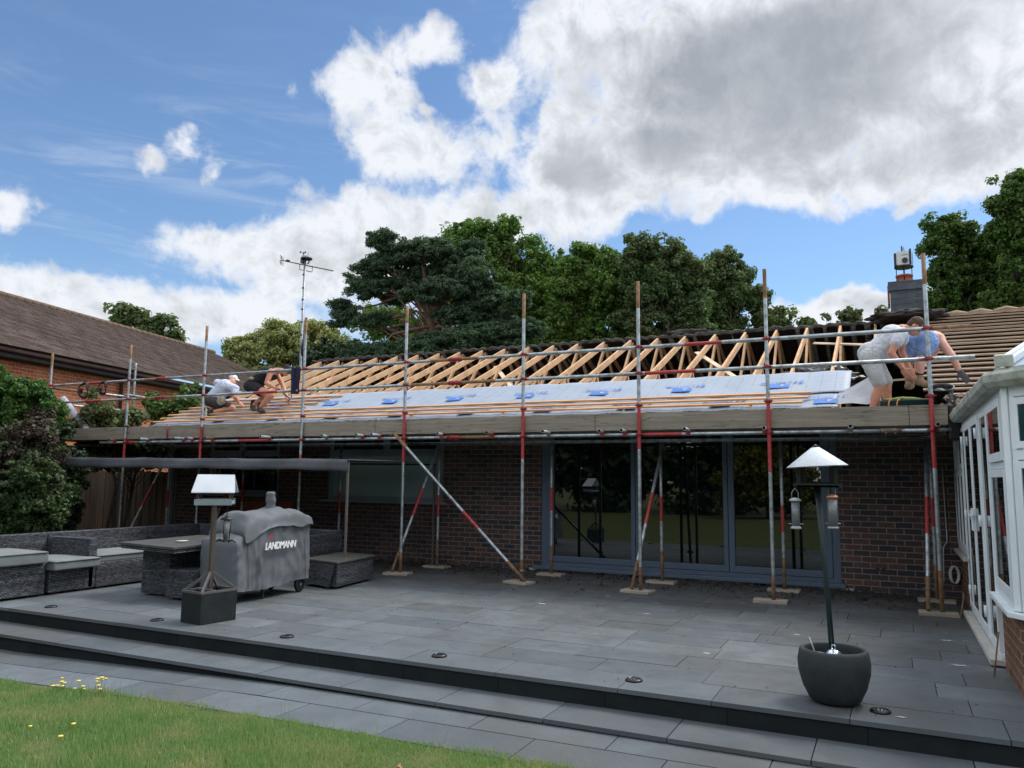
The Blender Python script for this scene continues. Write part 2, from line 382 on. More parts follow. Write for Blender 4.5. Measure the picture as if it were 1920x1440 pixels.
M['glass_dark'] = glassm('dark_room_glass', (.003,.006,.006), .015, 1.85)
M['glass_blind'] = glassm('blind_behind_glass', (.30,.42,.43), .06, 1.5, (.26,.37,.375))
M['glass_teal'] = glassm('teal_glass', (.015,.05,.055), .02, 1.7)
# ================================================================ ground, paving, steps
def zpath(x):
    xs = [-60,-8.3,-6.5,-4.6,-2.4,-1.0,60]; zs = [-.36,-.315,-.262,-.205,-.192,-.187,-.18]
    return float(np.interp(x, xs, zs))
def zlawn(x, y):
    z = zpath(x)
    if y < 4.5: z += -.03*min(1, (4.5-y)/2)
    return z
rnd = random.Random(4)
# ground sheet to the horizon, with a hole-free drop under the patio
mb = MB()
xs = [-400,-120,-60,-40,-30,-24,-20]+[x*1.0 for x in range(-18, 8)]+[9,12,20,40,80,150,400]
ys = [-400,-150,-80,-50,-35,-25,-18,-12,-8,-5,-3,-1,0,1,2,3,3.8,4.46,5.0,12.2,14,20,30,45,70,120,250,500]
for j, y in enumerate(ys):
    for i, x in enumerate(xs):
        z = zlawn(x, y)-.006
        if 4.6 < y < 12.3 and -13 < x < 6: z -= .12
        if y < -3: z += .0*y
        mb.v.append((x, y, z))
nx = len(xs)
for j in range(len(ys)-1):
    for i in range(nx-1):
        a = j*nx+i; mb.f.append((a, a+1, a+nx+1, a+nx)); mb.mi.append(0); mb.sm.append(True)
def lawnmat():
    mt, g, b = newmat('lawn_soil')
    t = g.N.new('ShaderNodeTexCoord'); o = t.outputs['Object']
    c = g.mix(g.rng(g.noise(o, 1.1, 6, .6), .38, .62), (.085,.110,.040), (.115,.120,.050))
    c = g.mix(g.rng(g.noise(o, 2.6, 4, .6), .58, .72, 0, .8), c, (.17,.15,.07))
    c = g.mix(g.rng(g.noise(o, 90, 3, .7), .35, .65, 0, .6), c, (.035,.06,.015))
    g.L.new(c, b.inputs['Base Color']); b.inputs['Roughness'].default_value = .95; b.inputs['Specular IOR Level'].default_value = .15
    return mt
M['lawn'] = lawnmat()
struct(mb.build('lawn_ground', M['lawn'], fixn=False))
# patio slabs
PX0, PX1 = -11.6, 3.0
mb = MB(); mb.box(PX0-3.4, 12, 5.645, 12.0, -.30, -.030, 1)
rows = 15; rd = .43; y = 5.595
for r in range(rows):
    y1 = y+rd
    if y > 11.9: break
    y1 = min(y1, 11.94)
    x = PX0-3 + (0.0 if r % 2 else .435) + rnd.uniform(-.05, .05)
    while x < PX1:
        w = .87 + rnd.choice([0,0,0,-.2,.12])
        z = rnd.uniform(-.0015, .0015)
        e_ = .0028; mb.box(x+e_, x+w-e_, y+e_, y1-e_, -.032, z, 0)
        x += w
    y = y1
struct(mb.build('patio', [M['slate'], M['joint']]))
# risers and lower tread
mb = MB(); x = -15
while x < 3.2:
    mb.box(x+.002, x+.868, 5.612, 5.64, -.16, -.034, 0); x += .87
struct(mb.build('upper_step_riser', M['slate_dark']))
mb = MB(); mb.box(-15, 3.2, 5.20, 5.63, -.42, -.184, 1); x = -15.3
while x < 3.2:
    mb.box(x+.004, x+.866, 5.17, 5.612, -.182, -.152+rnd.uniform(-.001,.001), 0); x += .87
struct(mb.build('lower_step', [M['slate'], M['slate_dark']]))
# path: slabs following the rising ground
mb = MB()
for (ya, yb, off) in ((4.80, 5.198, .2), (4.38, 4.795, .6)):
    x = -15+off
    while x < 4:
        w = .87 + rnd.choice([0, 0, .1, -.15]); e = .004
        q = []
        for (xx, yy) in ((x+e, ya+e), (x+w-e, ya+e), (x+w-e, yb-e), (x+e, yb-e)):
            skew = max(0, (xx+8)*.013) if yy < 5.19 else 0
            q.append((xx, yy+skew, zpath(xx)))
        mb.prism([(a, b, c-.04) for a, b, c in q], (0, 0, .04)); x += w
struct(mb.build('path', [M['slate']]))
mb = MB()
for i in range(24):
    x0 = -15+i*.8; x1 = x0+.8
    mb.add([(x0,4.385,zpath(x0)-.012),(x1,4.385,zpath(x1)-.012),(x1,5.22,zpath(x1)-.012),(x0,5.22,zpath(x0)-.012)], [(0,1,2,3)])
struct(mb.build('path_bedding', M['joint'], fixn=False))
# grass blades (stuff): on the lawn where it shows
def lawn_edge(x): return 4.40+.03*math.sin(x*2.1)+.025*math.sin(x*5.3+1)+.012*math.sin(x*13)+.02*(x+6)
def blades(name, n, region, hmin, hmax, mat, seed, edge=None, w=.004):
    r = np.random.RandomState(seed)
    X = r.uniform(region[0], region[1], n); Y = r.uniform(region[2], region[3], n)
    if edge:
        ed = np.array([edge(x) for x in X]); keep = Y < ed + r.normal(0, .012, n); X, Y = X[keep], Y[keep]; n = len(X)
    Z = np.array([zlawn(x, y) for x, y in zip(X, Y)])
    pn = np.array([mnoise.noise(Vector((x*1.7, y*1.7, 0))) for x, y in zip(X, Y)])
    h = r.uniform(hmin, hmax, n)*(1+.9*pn)*np.where(r.rand(n) < .05, 1.7, 1); a = r.uniform(0, 2*np.pi, n); ln = r.normal(0, .35, n)*h; la = r.uniform(0, 2*np.pi, n)
    dx, dy = np.cos(a)*w/2, np.sin(a)*w/2
    v = np.zeros((n, 5, 3)); b = np.stack([X, Y, Z-.004], 1)
    v[:,0] = b+np.stack([-dx,-dy,0*dx],1); v[:,1] = b+np.stack([dx,dy,0*dx],1)
    mid = b+np.stack([np.cos(la)*ln*.35, np.sin(la)*ln*.35, h*.6],1)
    v[:,2] = mid+np.stack([dx,dy,0*dx],1)*.8; v[:,3] = mid-np.stack([dx,dy,0*dx],1)*.8
    v[:,4] = b+np.stack([np.cos(la)*ln, np.sin(la)*ln, h],1)
    me = bpy.data.meshes.new(name); me.vertices.add(n*5); me.vertices.foreach_set('co', v.ravel())
    base = np.arange(n)*5
    lo = np.stack([base, base+1, base+2, base+3, base+3, base+2, base+4],1).ravel()
    me.loops.add(len(lo)); me.loops.foreach_set('vertex_index', lo)
    me.polygons.add(2*n); st = np.stack([np.arange(n)*7, np.arange(n)*7+4],1).ravel()
    me.polygons.foreach_set('loop_start', st)
    me.materials.append(mat); me.update(calc_edges=True); me.validate()
    o = bpy.data.objects.new(name, me); COL.objects.link(o); return o
def leafmat(name, c1, c2, c3=None, rough=.55, trans=.35, sc=1.0, amt=1.0):
    mt, g, b = newmat(name)
    gi = g.N.new('ShaderNodeNewGeometry'); t = g.N.new('ShaderNodeTexCoord')
    c = g.mix(gi.outputs['Random Per Island'], c1, c2)
    if c3: c = g.mix(g.rng(g.noise(t.outputs['Object'], sc, 3, .6), .45, .65, 0, amt), c, c3)
    g.L.new(c, b.inputs['Base Color']); b.inputs['Roughness'].default_value = rough; b.inputs['Specular IOR Level'].default_value = .3
    if trans:
        tr = g.N.new('ShaderNodeBsdfTranslucent'); g.L.new(g.mix(1.0, c, (1.2,1.35,.6), 'MULTIPLY'), tr.inputs[0])
        ms = g.N.new('ShaderNodeMixShader'); ms.inputs[0].default_value = trans
        g.L.new(b.outputs[0], ms.inputs[1]); g.L.new(tr.outputs[0], ms.inputs[2])
        g.L.new(ms.outputs[0], g.N['Material Output'].inputs[0])
    return mt
M['grass'] = leafmat('grass_blades', (.125,.225,.075), (.225,.34,.14), (.33,.33,.18), .6, .35, 2.6, .7)
tag(blades('lawn_grass', 150000, (-7.8, -1.2, 2.2, 4.62), .018, .048, M['grass'], 1, lawn_edge, .0045), kind='stuff')
tag(blades('long_edge_grass', 420, (-7.6, -1.3, 4.30, 4.66), .07, .17, M['grass'], 2, lambda x: lawn_edge(x)+.03, .003), kind='stuff')
# ================================================================ bungalow
WY = 11.95; EY, EZ, SL = 11.40, 2.50, .4142       # wall plane; a point and slope of the front roof plane
RY = 16.50                                        # ridge
def zr(y): return EZ+SL*(y-EY)
HX0, HX1 = -13.85, 9.0
house = thing('bungalow', 'long single storey brick bungalow with its roof stripped to the rafters', 'house', (-5, WY, 0))
mb = MB(); T = .28
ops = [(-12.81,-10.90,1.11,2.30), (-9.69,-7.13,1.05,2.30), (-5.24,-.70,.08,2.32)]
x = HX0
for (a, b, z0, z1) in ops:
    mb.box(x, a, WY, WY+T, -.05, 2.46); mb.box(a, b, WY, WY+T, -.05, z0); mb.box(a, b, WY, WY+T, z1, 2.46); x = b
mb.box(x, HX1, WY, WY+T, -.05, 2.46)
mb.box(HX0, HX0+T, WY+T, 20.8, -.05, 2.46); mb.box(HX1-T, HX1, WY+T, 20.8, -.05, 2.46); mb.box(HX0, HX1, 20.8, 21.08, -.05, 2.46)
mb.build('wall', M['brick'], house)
# loft floor, dark
MB().box(HX0+T+.01, HX1-T-.01, WY+T+.01, 20.79, 2.36, 2.42).build('loft_floor', pm('loft_insulation', (.035,.028,.022), .95, vs=2), house)
# windows
def window(a, b, z0, z1, tz, mull, fm, gm, botmull=None, sillm='frame_pale', so=.10, blind=False):
    f = MB(); y0, y1 = WY+.035, WY+.105; w = .055
    f.box(a, a+w, y0, y1, z0, z1); f.box(b-w, b, y0, y1, z0, z1); f.box(a+w, b-w, y0, y1, z1-w, z1); f.box(a+w, b-w, y0, y1, z0, z0+w)
    f.box(a+w, b-w, y0, y1, tz-.03, tz+.03)
    f.box(mull-.03, mull+.03, y0, y1, tz+.03, z1-w)
    # opening sash rims, proud of the frame
    for (p, q) in ((a+w, mull-.03), (mull+.03, b-w)):
        for (u0, u1, v0, v1) in ((p,q,tz+.03,tz+.065),(p,q,z1-w-.035,z1-w),(p,p+.035,tz+.065,z1-w-.035),(q-.035,q,tz+.065,z1-w-.035)):
            f.box(u0, u1, y0-.012, y1-.02, v0, v1)
    if botmull: f.box(botmull-.03, botmull+.03, y0, y1, z0+w, tz-.03)
    for (u0, u1, v0, v1) in ((a+w,b-w,z0+w,z0+w+.03),(a+w,b-w,tz-.06,tz-.03),(a+w,a+w+.03,z0+w+.03,tz-.06),(b-w-.03,b-w,z0+w+.03,tz-.06)):
        f.box(u0, u1, y0+.012, y1-.01, v0, v1)
    fr = f.build('window', M[fm], house, bevel=.003)
    MB().box(a+w, b-w, y0+.035, y0+.05, z0+w, tz-.03).build('pane', M[gm], fr)
    MB().box(a+w, mull-.03, y0+.03, y0+.045, tz+.03, z1-w).build('pane', M['glass_dark'] if not blind else M['glass_blind'], fr)
    MB().box(mull+.03, b-w, y0+.03, y0+.045, tz+.03, z1-w).build('pane', M['glass_dark'] if not blind else M['glass_blind'], fr)
    MB().box(a-.10, b+.06, WY-so, WY+.034, z0-.035, z0+.004).build('sill', M[sillm], fr, bevel=.004)
    return fr
window(-12.81,-10.90,1.11,2.30,1.93,-11.92,'frame_pale','glass_dark')
w2 = window(-9.69,-7.13,1.05,2.30,1.93,-8.38,'frame_pale','glass_blind')
MB().box(-7.19-.10, -7.19-.06, WY+.02, WY+.09, 1.10, 1.90).build('jamb_strip', M['frame_pale'], w2)
# sliding doors
dr = MB(); y0, y1 = WY+.01, WY+.12
A, B, z0, z1 = -5.24, -.70, .08, 2.32
dr.box(A, A+.10, y0, y1, z0, z1); dr.box(B-.10, B, y0, y1, z0, z1); dr.box(A+.10, B-.10, y0, y1, z0, z0+.07); dr.box(A+.10, B-.10, y0, y1, z1-.06, z1)
door = dr.build('glazed_door', M['frame_grey'], house, bevel=.004)
for (a, b) in ((A+.104,-3.645),(-3.635,-2.225),(-2.215,B-.104)):
    f = MB(); w = .115; yy0, yy1 = WY-.006, WY+.07
    l = w if a < -5 else .085; r_ = .115 if b > -1 else .065
    f.box(a, a+l, yy0, yy1, z0+.075, z1-.07); f.box(b-r_, b, yy0, yy1, z0+.075, z1-.07)
    f.box(a+l, b-r_, yy0, yy1, z0+.075, z0+.165); f.box(a+l, b-r_, yy0, yy1, z1-.16, z1-.07)
    f.build('door_panel', M['frame_grey'], door, bevel=.005)
    MB().box(a+l, b-r_, WY+.03, WY+.05, z0+.165, z1-.16).build('pane', M['glass_dark'], door)
MB().box(A-.09, B+.06, WY-.13, WY-.008, z0-.045, z0+.012).build('door_sill', M['frame_grey'], house, bevel=.006)
MB().box(A-.2, B+.15, WY-.05, WY-.002, 0, .034).build('mortar_fillet', M['stone_sill'], house)
for px_ in (1646, 1657):
    q = at(px_, 1068, WY-.004); MB().lathe([(.028,0),(.028,.004)], (q.x, WY-.001, q.z), 14, M=Matrix.Rotation(R(90),3,'X')).build('wall_hole', M['black'], house)
# downpipe at the left corner
MB().box(HX0-.02, HX0+.10, WY-.11, WY-.02, 0, 2.35).build('downpipe', M['frame_pale'], house, bevel=.015)
# trusses
pine = M['pine']
tx = [-13.70+.615*i for i in range(23)]
for i, x in enumerate(tx):
    x += rnd.uniform(-.015, .015)
    t = MB(); th = .042; hh = .115
    def mem(y0, z0, y1, z1, h=hh, dx=0): t.bar((x+dx, y0, z0), (x+dx, y1, z1), th, h)
    mem(11.45, zr(11.45)-.10, 16.44, zr(16.44)-.10)
    mem(16.56, zr(16.44)-.10, 21.3, zr(11.70)-.10)
    mem(11.5, 2.42+.06, 21.2, 2.42+.06, .09)
    mem(13.1, 2.5, 14.15, zr(14.15)-.13, .075, .0); mem(14.75, 2.5, 14.15, zr(14.15)-.13, .075, 0); mem(14.85, 2.5, 16.45, zr(16.45)-.2, .075, 0)
    mem(18.2, 2.5, 16.55, zr(16.45)-.2, .075); mem(19.4, 2.5, 18.6, zr(14.4)-.13, .075)
    t.build('roof_truss', pine, house)
# longitudinal bracing boards under the rafters
for (xa, ya, xb, yb) in ((-12.4,15.2,-11.2,13.3),(-7.9,15.4,-6.3,13.2),(-3.45,15.6,-2.15,13.3),(-1.25,15.75,.35,15.15)):
    MB().bar((xa, ya, zr(ya)-.195), (xb, yb, zr(yb)-.195), .09, .022, up=(0,-SL,1)).build('diagonal_brace', M['whitewood'], house)
for (xa, ya, za, xb, yb, zb) in ((-9.6,14.6,2.9,-6.4,14.9,2.75),(-8.2,14.2,2.75,-4.3,14.1,2.62),(-1.9,14.5,3.1,.4,14.5,3.2),(-4.2,17.3,3.5,-.5,17.3,3.55)):
    MB().bar((xa, ya, za), (xb, yb, zb), .07, .03).build('loose_batten', M['whitewood'], house)
MB().box(-8.6, -4.3, 17.1, 17.13, 2.45, 3.3).build('loft_partition', pm('brown_board', (.16,.075,.04), .8, vs=3), house)
# rear slope, still covered: dark felt below, corrugated tiles above
mb = MB(); xs_ = np.arange(HX0-.15, 0.95, .04); y_a, z_a = RY-.03, zr(RY)+.055
o = 0
for (yy, zz) in ((RY-.06, zr(RY)-.005), (21.4, zr(RY)-SL*4.9-.005)):
    for x in xs_:
        mb.v.append((x, yy, zz+.017*(math.sin(x*2*math.pi/.26)+.35*math.sin(x*4*math.pi/.26+.7))+.010*math.sin(x*1.9)+.008*math.sin(x*5.1)-.006))
n = len(xs_)
for i in range(n-1): mb.f.append((i, i+1, n+i+1, n+i)); mb.mi.append(0); mb.sm.append(True)
rr = mb.build('rear_roof_tiles', M['ridge'], house, fixn=False)
sm_ = rr.modifiers.new('thickness', 'SOLIDIFY'); sm_.thickness = .014; sm_.offset = -1
mb = MB(); mb.prism([(HX0-.1, RY+.02, zr(RY)-.075), (.95, RY+.02, zr(RY)-.075), (.95, 21.4, zr(RY)-SL*4.85-.06), (HX0-.1, 21.4, zr(RY)-SL*4.85-.06)], (0, 0, .02))
mb.build('rear_felt', M['felt'], house)
# lumps of loose felt along the ridge
def lump(name, c, s, mat, parent, seed, amp=.35, fr=2.2, sub=4):
    bm = bmesh.new(); bmesh.ops.create_icosphere(bm, subdivisions=sub, radius=1)
    for v in bm.verts:
        p = v.co.copy(); k = 1+amp*mnoise.noise(p*fr+Vector((seed, seed*2, 0)))+amp*.5*mnoise.noise(p*fr*2.7+Vector((seed, 0, seed)))
        v.co = Vector((p.x*s[0]*k, p.y*s[1]*k, p.z*s[2]*k))+Vector(c)
    for f in bm.faces: f.smooth = True
    me = bpy.data.meshes.new(name); bm.to_mesh(me); bm.free(); me.materials.append(mat)
    o = bpy.data.objects.new(name, me); COL.objects.link(o)
    if parent: setpar(o, parent)
    return o
lump('ridge_felt', (-3.9, RY+.25, zr(RY)+.02), (.50,.25,.11), M['felt'], house, 3)
lump('ridge_felt', (.40, RY-.45, zr(RY)-.06), (.65,.35,.12), M['felt'], house, 7)
# membrane: two printed sheets
def memmat():
    mt, g, b = newmat('printed_membrane')
    t = g.N.new('ShaderNodeTexCoord'); o = t.outputs['Object']
    c = g.mix(g.rng(g.noise(o, 1.5, 5, .6), .35, .65), (.27,.315,.38), (.235,.28,.34))
    s = g.N.new('ShaderNodeSeparateXYZ'); g.L.new(o, s.inputs[0])
    def line(v, per, w): return g.m('LESS_THAN', g.m('ABSOLUTE', g.m('SUBTRACT', g.m('FRACT', g.m('DIVIDE', v, per)), .5)), w)
    ln = g.m('MAXIMUM', line(s.outputs[0], .20, .02), line(s.outputs[1], .155, .016))
    c = g.mix(g.m('MULTIPLY', ln, g.rng(g.noise(o, 6, 2), .4, .6, .25, .8)), c, (.10,.12,.15))
    g.L.new(c, b.inputs['Base Color']); b.inputs['Roughness'].default_value = .6
    bn = g.N.new('ShaderNodeBump'); bn.inputs['Strength'].default_value = .15; bn.inputs['Distance'].default_value = .02
    mp = g.N.new('ShaderNodeMapping'); g.L.new(o, mp.inputs[0]); mp.inputs['Scale'].default_value = (1.6,4,1)
    g.L.new(g.noise(mp.outputs[0], 1.5, 4, .6), bn.inputs['Height']); g.L.new(bn.outputs[0], b.inputs['Normal'])
    return mt
M['membrane'] = memmat()
def sheet(name, xa, xb, ya, yb, lift, endpts=None):
    mb = MB(); nx_, ny_ = int((xb-xa)/.10), 12
    for j in range(ny_+1):
        for i in range(nx_+1):
            u = i/nx_; v = j/ny_; x = xa+(xb-xa)*u; y = ya+(yb-ya)*v
            sag = .006*math.cos((x-tx[0])/.615*2*math.pi)-.008 + .006*mnoise.noise(Vector((x*1.5, y*3, lift*50)))
            mb.v.append((x, y+(.02*mnoise.noise(Vector((x, 5, lift*10))) if j in (0, ny_) else 0), zr(y)+lift+sag))
    for j in range(ny_):
        for i in range(nx_):
            a = j*(nx_+1)+i; mb.f.append((a, a+1, a+nx_+2, a+nx_+1)); mb.mi.append(0); mb.sm.append(True)
    o = mb.build(name, M['membrane'], house, fixn=False)
    sm_ = o.modifiers.new('thickness', 'SOLIDIFY'); sm_.thickness = .003; sm_.offset = 1
    return o
lowm = sheet('roof_membrane', -13.95, -.62, 11.36, 12.12, .012)
upm = sheet('roof_membrane', -13.95, -.50, 11.96, 13.04, .030)
# lifted corner of the lower sheet
mb = MB(); 
for j in range(9):
    for i in range(7):
        u, v = i/6, j/8; x = -.64+u*.55; y = 11.45+v*.62
        mb.v.append((x, y-.1*u, zr(y)+.016+.34*u*u*v+.03*math.sin(u*7+v*5)*u))
for j in range(8):
    for i in range(6):
        a = j*7+i; mb.f.append((a, a+1, a+8, a+7)); mb.mi.append(0); mb.sm.append(True)
mb.build('membrane_flap', pm('membrane_underside', (.30,.31,.33), .7, vs=3), house, fixn=False)
# eaves fascia / soffit
MB().box(HX0, .55, 11.40, 11.425, 2.30, 2.485).build('fascia', M['oldwood'], house)
MB().box(HX0, .55, 11.43, WY-.002, 2.31, 2.33).build('soffit', M['oldwood'], house)
# battens
for (y, xa, xb) in ((11.46,-13.95,-1.08),(11.67,-13.98,-1.02),(11.88,-14.0,-.99),(12.12,-13.95,-10.42),(12.34,-13.92,-10.30),(12.56,-13.9,-10.2),(12.78,-13.85,-10.06)):
    x = xa
    b = MB()
    while x < xb-.01:
        e = min(xb, x+rnd.choice([3.9, 4.5, 4.2]))
        b.bar((x, y, zr(y)+.056), (e-.006, y+rnd.uniform(-.008,.008), zr(y)+.056), .045, .028, up=(0,-SL,1)); x = e
    b.build('batten', M['batten'], house)
# gauge offcuts standing against the lowest batten
for x in (-14.3, -10.4, -7.52, -5.73, -3.66, -1.78):
    MB().bar((x, 11.42, zr(11.42)-.04), (x, 11.50, zr(11.42)+(.34 if x < -14 else .10)), .035, .03).build('batten_offcut', M['oldwood'] if x < -14 else M['batten'], house)
# old battened slope to the right of the chimney
xa = .50
mb = MB(); mb.prism([(xa, 11.5, zr(11.5)-.015), (HX1+.3, 11.5, zr(11.5)-.015), (HX1+.3, RY, zr(RY)-.015), (xa, RY, zr(RY)-.015)], (0, 0, .018))
mb.build('old_felt', pm('brown_felt', (.24,.17,.12), .95, col2=(.15,.10,.07), vs=4, bump=.4, bs=20), house)
y = 11.62
while y < RY:
    b = MB(); x = xa+rnd.uniform(-.12, .1)
    zt = rnd.uniform(-.01, .01)
    while x < HX1:
        e = x+rnd.choice([2.4, 3.0, 1.8]); dy = rnd.uniform(-.02, .02)
        b.bar((x, y, zr(y)+.035+zt), (e-.01, y+dy, zr(y)+.035+rnd.uniform(-.006,.01)), .165, .022, up=(0,-SL+.22,1)); x = e
    b.build('old_batten', M['oldwood'], house)
    y += .235
mb = MB(); mb.prism([(xa, RY+.02, zr(RY)-.02), (HX1+.3, RY+.02, zr(RY)-.02), (HX1+.3, 21.4, zr(RY)-SL*4.9), (xa, 21.4, zr(RY)-SL*4.9)], (0, 0, .03)); mb.build('rear_slope', M['ridge'], house)
for i in range(20): 
    x = xa+.1+i*.40; dz_ = rnd.uniform(-.035,.015); MB().tube([(x, RY+rnd.uniform(-.02,.02), zr(RY)+.02+dz_), (x+.2, RY, zr(RY)+.045+dz_), (x+.42, RY+rnd.uniform(-.02,.02), zr(RY)+.01+dz_)], [.03,.05,.028], 7).build('ridge_rubble', M['oldwood'], house)
# gable end
mb = MB(); mb.prism([(HX0+.01, 12.3, 2.46), (HX0+.01, 20.7, 2.46), (HX0+.01, RY, zr(RY)-.22)], (.1, 0, 0)); mb.build('gable', M['oldwood'], house)
# chimney
cx, cy = .404, 16.78
zc = lambda z: 1.5+(z-1.5)*1.052
class CM(MB):
    """chimney pieces: sized for their distance (widths and heights 5 percent up)"""
    def build(s, *a, **kw):
        s.v = [(cx+(x-cx)*1.05, cy+(y-cy)*1.05, 1.5+(z-1.5)*1.052) for x, y, z in s.v]; return MB.build(s, *a, **kw)
sl_ = M['slate_tile'] = pm('slate_hung', (.055,.070,.085), .6, col2=(.035,.045,.055), vs=12, stretch=(1,1,6), isl=.25, bump=.2, bs=30)
k = CM(); k.box(cx-.27, cx+.27, cy-.25, cy+.25, 3.6, 5.05)
for r in range(9):
    z = 4.56+r*.055
    for j in range(4):
        k.box(cx-.285+j*.1425+.001, cx-.285+(j+1)*.1425-.001, cy-.27-.004*(r % 2), cy-.25, z, z+.062)
chim = k.build('chimney', sl_, house)
k = CM()
for r in range(3):
    z = 4.98+r*.055
    for j in range(4): k.box(cx-.315+j*.1575+.001, cx-.315+(j+1)*.1575-.001, cy-.305+.004*r, cy-.272, z, z+.058)
k.box(cx-.315, cx+.315, cy-.27, cy+.28, 5.06, 5.145)
k.build('chimney_cap', sl_, chim)
CM().box(cx-.325, cx-.29, cy-.2, cy+.2, 4.75, 5.1).build('brick_edge', M['terracotta'], chim)
mb = CM(); mb.prism([(cx-.36, cy-.42, 4.40), (cx+.40, cy-.42, 4.40), (cx+.30, cy-.275, 4.56), (cx-.28, cy-.275, 4.56)], (0, .01, .02)); mb.build('lead_flashing', pm('lead', (.25,.29,.31), .5, .3, vs=8), chim)
CM().lathe([(.13,0),(.145,.02),(.125,.05),(.12,.13),(.15,.14),(.15,.165)], (cx-.03, cy, 5.145)).build('chimney_pot', M['terracotta'], chim)
c = CM()
for a in (0, 1.57, 3.14, 4.71): c.tube([(cx-.03+.13*math.cos(a), cy+.13*math.sin(a), 5.2), (cx-.03+.13*math.cos(a), cy+.13*math.sin(a), 5.47)], .008, 6)
c.tube([(cx-.03, cy, 5.2), (cx-.03, cy, 5.47)], .014, 8); c.lathe([(.16,0),(.165,.012),(.16,.03)], (cx-.03, cy, 5.455))
c.build('cowl_frame', M['darkmetal'], chim)
c = CM(); c.box(cx-.155, cx+.065, cy-.12, cy+.12, 5.49, 5.75); c.build('cowl_box', pm('pale_box', (.55,.58,.57), .5, vs=6), chim, bevel=.01)
c = CM(); c.box(cx-.19, cx-.157, cy-.13, cy+.13, 5.48, 5.72); c.box(cx+.067, cx+.10, cy-.13, cy+.13, 5.50, 5.78)
c.lathe([(.05,0),(.05,.01)], (cx-.01, cy-.131, 5.57), M=Matrix.Rotation(R(90),3,'X')); c.box(cx-.06, cx+.04, cy-.124, cy-.1205, 5.67, 5.68)
c.tube([(cx-.05, cy, 5.75), (cx-.05, cy, 5.88)], .014, 8); c.tube([(cx-.015, cy, 5.75), (cx-.015, cy, 5.86)], .006, 6); c.tube([(cx+.12, cy, 5.5), (cx+.12, cy, 5.74)], .005, 6)
c.build('cowl_fittings', M['darkmetal'], chim)
# ================================================================ scaffold
sc = thing('scaffold', 'tubular scaffold with red banded poles, guard rails and a board walkway along the eaves', 'scaffold', (-6, 10.3, 0))
TR = .0242
TM = [M['galv'], M['redpaint'], M['rust']]
def tubeb(name, a, b, bands=(), r=TR, parent=sc):
    """tube with painted or rusty bands: bands = (from, to, material) in metres along it"""
    a = Vector(a); b = Vector(b); Ln = (b-a).length; d = (b-a)/Ln
    cuts = sorted({0.0, Ln, *[max(0, min(Ln, q)) for t0, t1, _ in bands for q in (t0, t1)]})
    pts = [a+d*c for c in cuts]; mis = []
    for c0, c1 in zip(cuts[:-1], cuts[1:]):
        k = 0; mid = (c0+c1)/2
        for t0, t1, mt in bands:
            if t0 <= mid <= t1: k = mt
        mis.append(k)
    k = MB()
    # caps need distinct end material, reuse first/last
    k.tube(pts, r, 14, mis=mis)
    return k.build(name, TM, parent)
OY, IY = 10.30, 11.38
OX = [-15.66,-13.28,-11.27,-8.94,-6.88,-4.82,-3.075,-1.384,.44]
tops = [3.99,4.00,4.22,4.19,4.21,4.22,4.225,4.215,4.21]
red = {-13.28:[(1.75,2.18,1)],-11.27:[(1.72,2.36,1)],-8.94:[(1.55,1.85,1)],-6.88:[(1.72,2.5,1)],-4.82:[(1.77,2.52,1)],-3.075:[(1.90,2.50,1)],-1.384:[(1.60,2.50,1)],.44:[(1.66,2.52,1)]}
for x, z in zip(OX, tops):
    rb = [(z-.38 if x > -5 else z-.28, z, 2)] + ([(0,.34,2)] if x < 0 else [(0,.5,2)]) + red.get(x, [])
    tubeb('standard', (x, OY, .035), (x, OY, z), [(max(0,a-.035), b-.035, c) for a, b, c in rb])
for x in OX[1:]:
    z0 = .035
    tubeb('standard', (x, IY, z0), (x, IY, 2.08), [(0,.42,2), (.86+.1*math.sin(x), 1.22+.1*math.sin(x), 1)])
tubeb('standard', (-15.6, 12.25, 0), (-15.6, 12.25, 4.03), [(3.5,4.0,0)])
tubeb('standard', (-15.6, 14.3, 0), (-15.6, 14.3, 3.4))
# guard rails and ledgers, in jointed lengths
def run(name, x0, x1, y, z, joints, bands, r=TR, dz=0.0):
    xs = [x0]+list(joints)+[x1]
    for a, b in zip(xs[:-1], xs[1:]):
        bb = [(max(t0, a)-a, min(t1, b)-a, c) for t0, t1, c in bands if t1 > a and t0 < b]
        tubeb(name, (a, y, z), (b-.006, y, z), bb, r)
GY = OY+.052
run('guard_rail', -15.95, .90, GY, 3.305, [-12.45, -6.0], [(-15.95,-15.6,2),(-14.55,-13.95,1),(-12.9,-12.45,2),(-6.45,-5.6,2),(-2.45,-1.95,1),(.45,.9,2)])
run('guard_rail', -15.72, .92, GY, 2.94, [-12.45, -6.0], [(-14.6,-14.1,1),(-13.1,-12.0,2),(-10.1,-9.55,1),(-6.8,-5.3,2),(-3.0,-2.3,1)])
run('ledger', -14.05, .64, GY, 2.10, [-13.2, -6.0, 0.0], [(-13.2,-12.9,2),(-6.25,-5.3,2),(-10.4,-9.7,1),(-3.05,-2.50,1)])
run('ledger', -13.6, .60, IY-.05, 2.06, [-7.5], [])
tubeb('guard_rail', (-15.60, 10.2, 3.25), (-15.60, 14.6, 3.22), [(0,.9,2),(3.1,3.5,1)])
tubeb('guard_rail', (-15.60, 10.3, 2.93), (-15.60, 13.6, 2.90), [(0,.5,2)])
tubeb('guard_rail', (-15.56, 12.0, 3.28), (-15.56, 14.2, 3.215), [(1.0,1.6,1)])
tubeb('ledger', (-15.3, 10.7, 2.08), (-13.95, 14.4, 2.04)); tubeb('ledger', (-15.66, 10.2, 2.06), (-15.66, 14.6, 2.04))
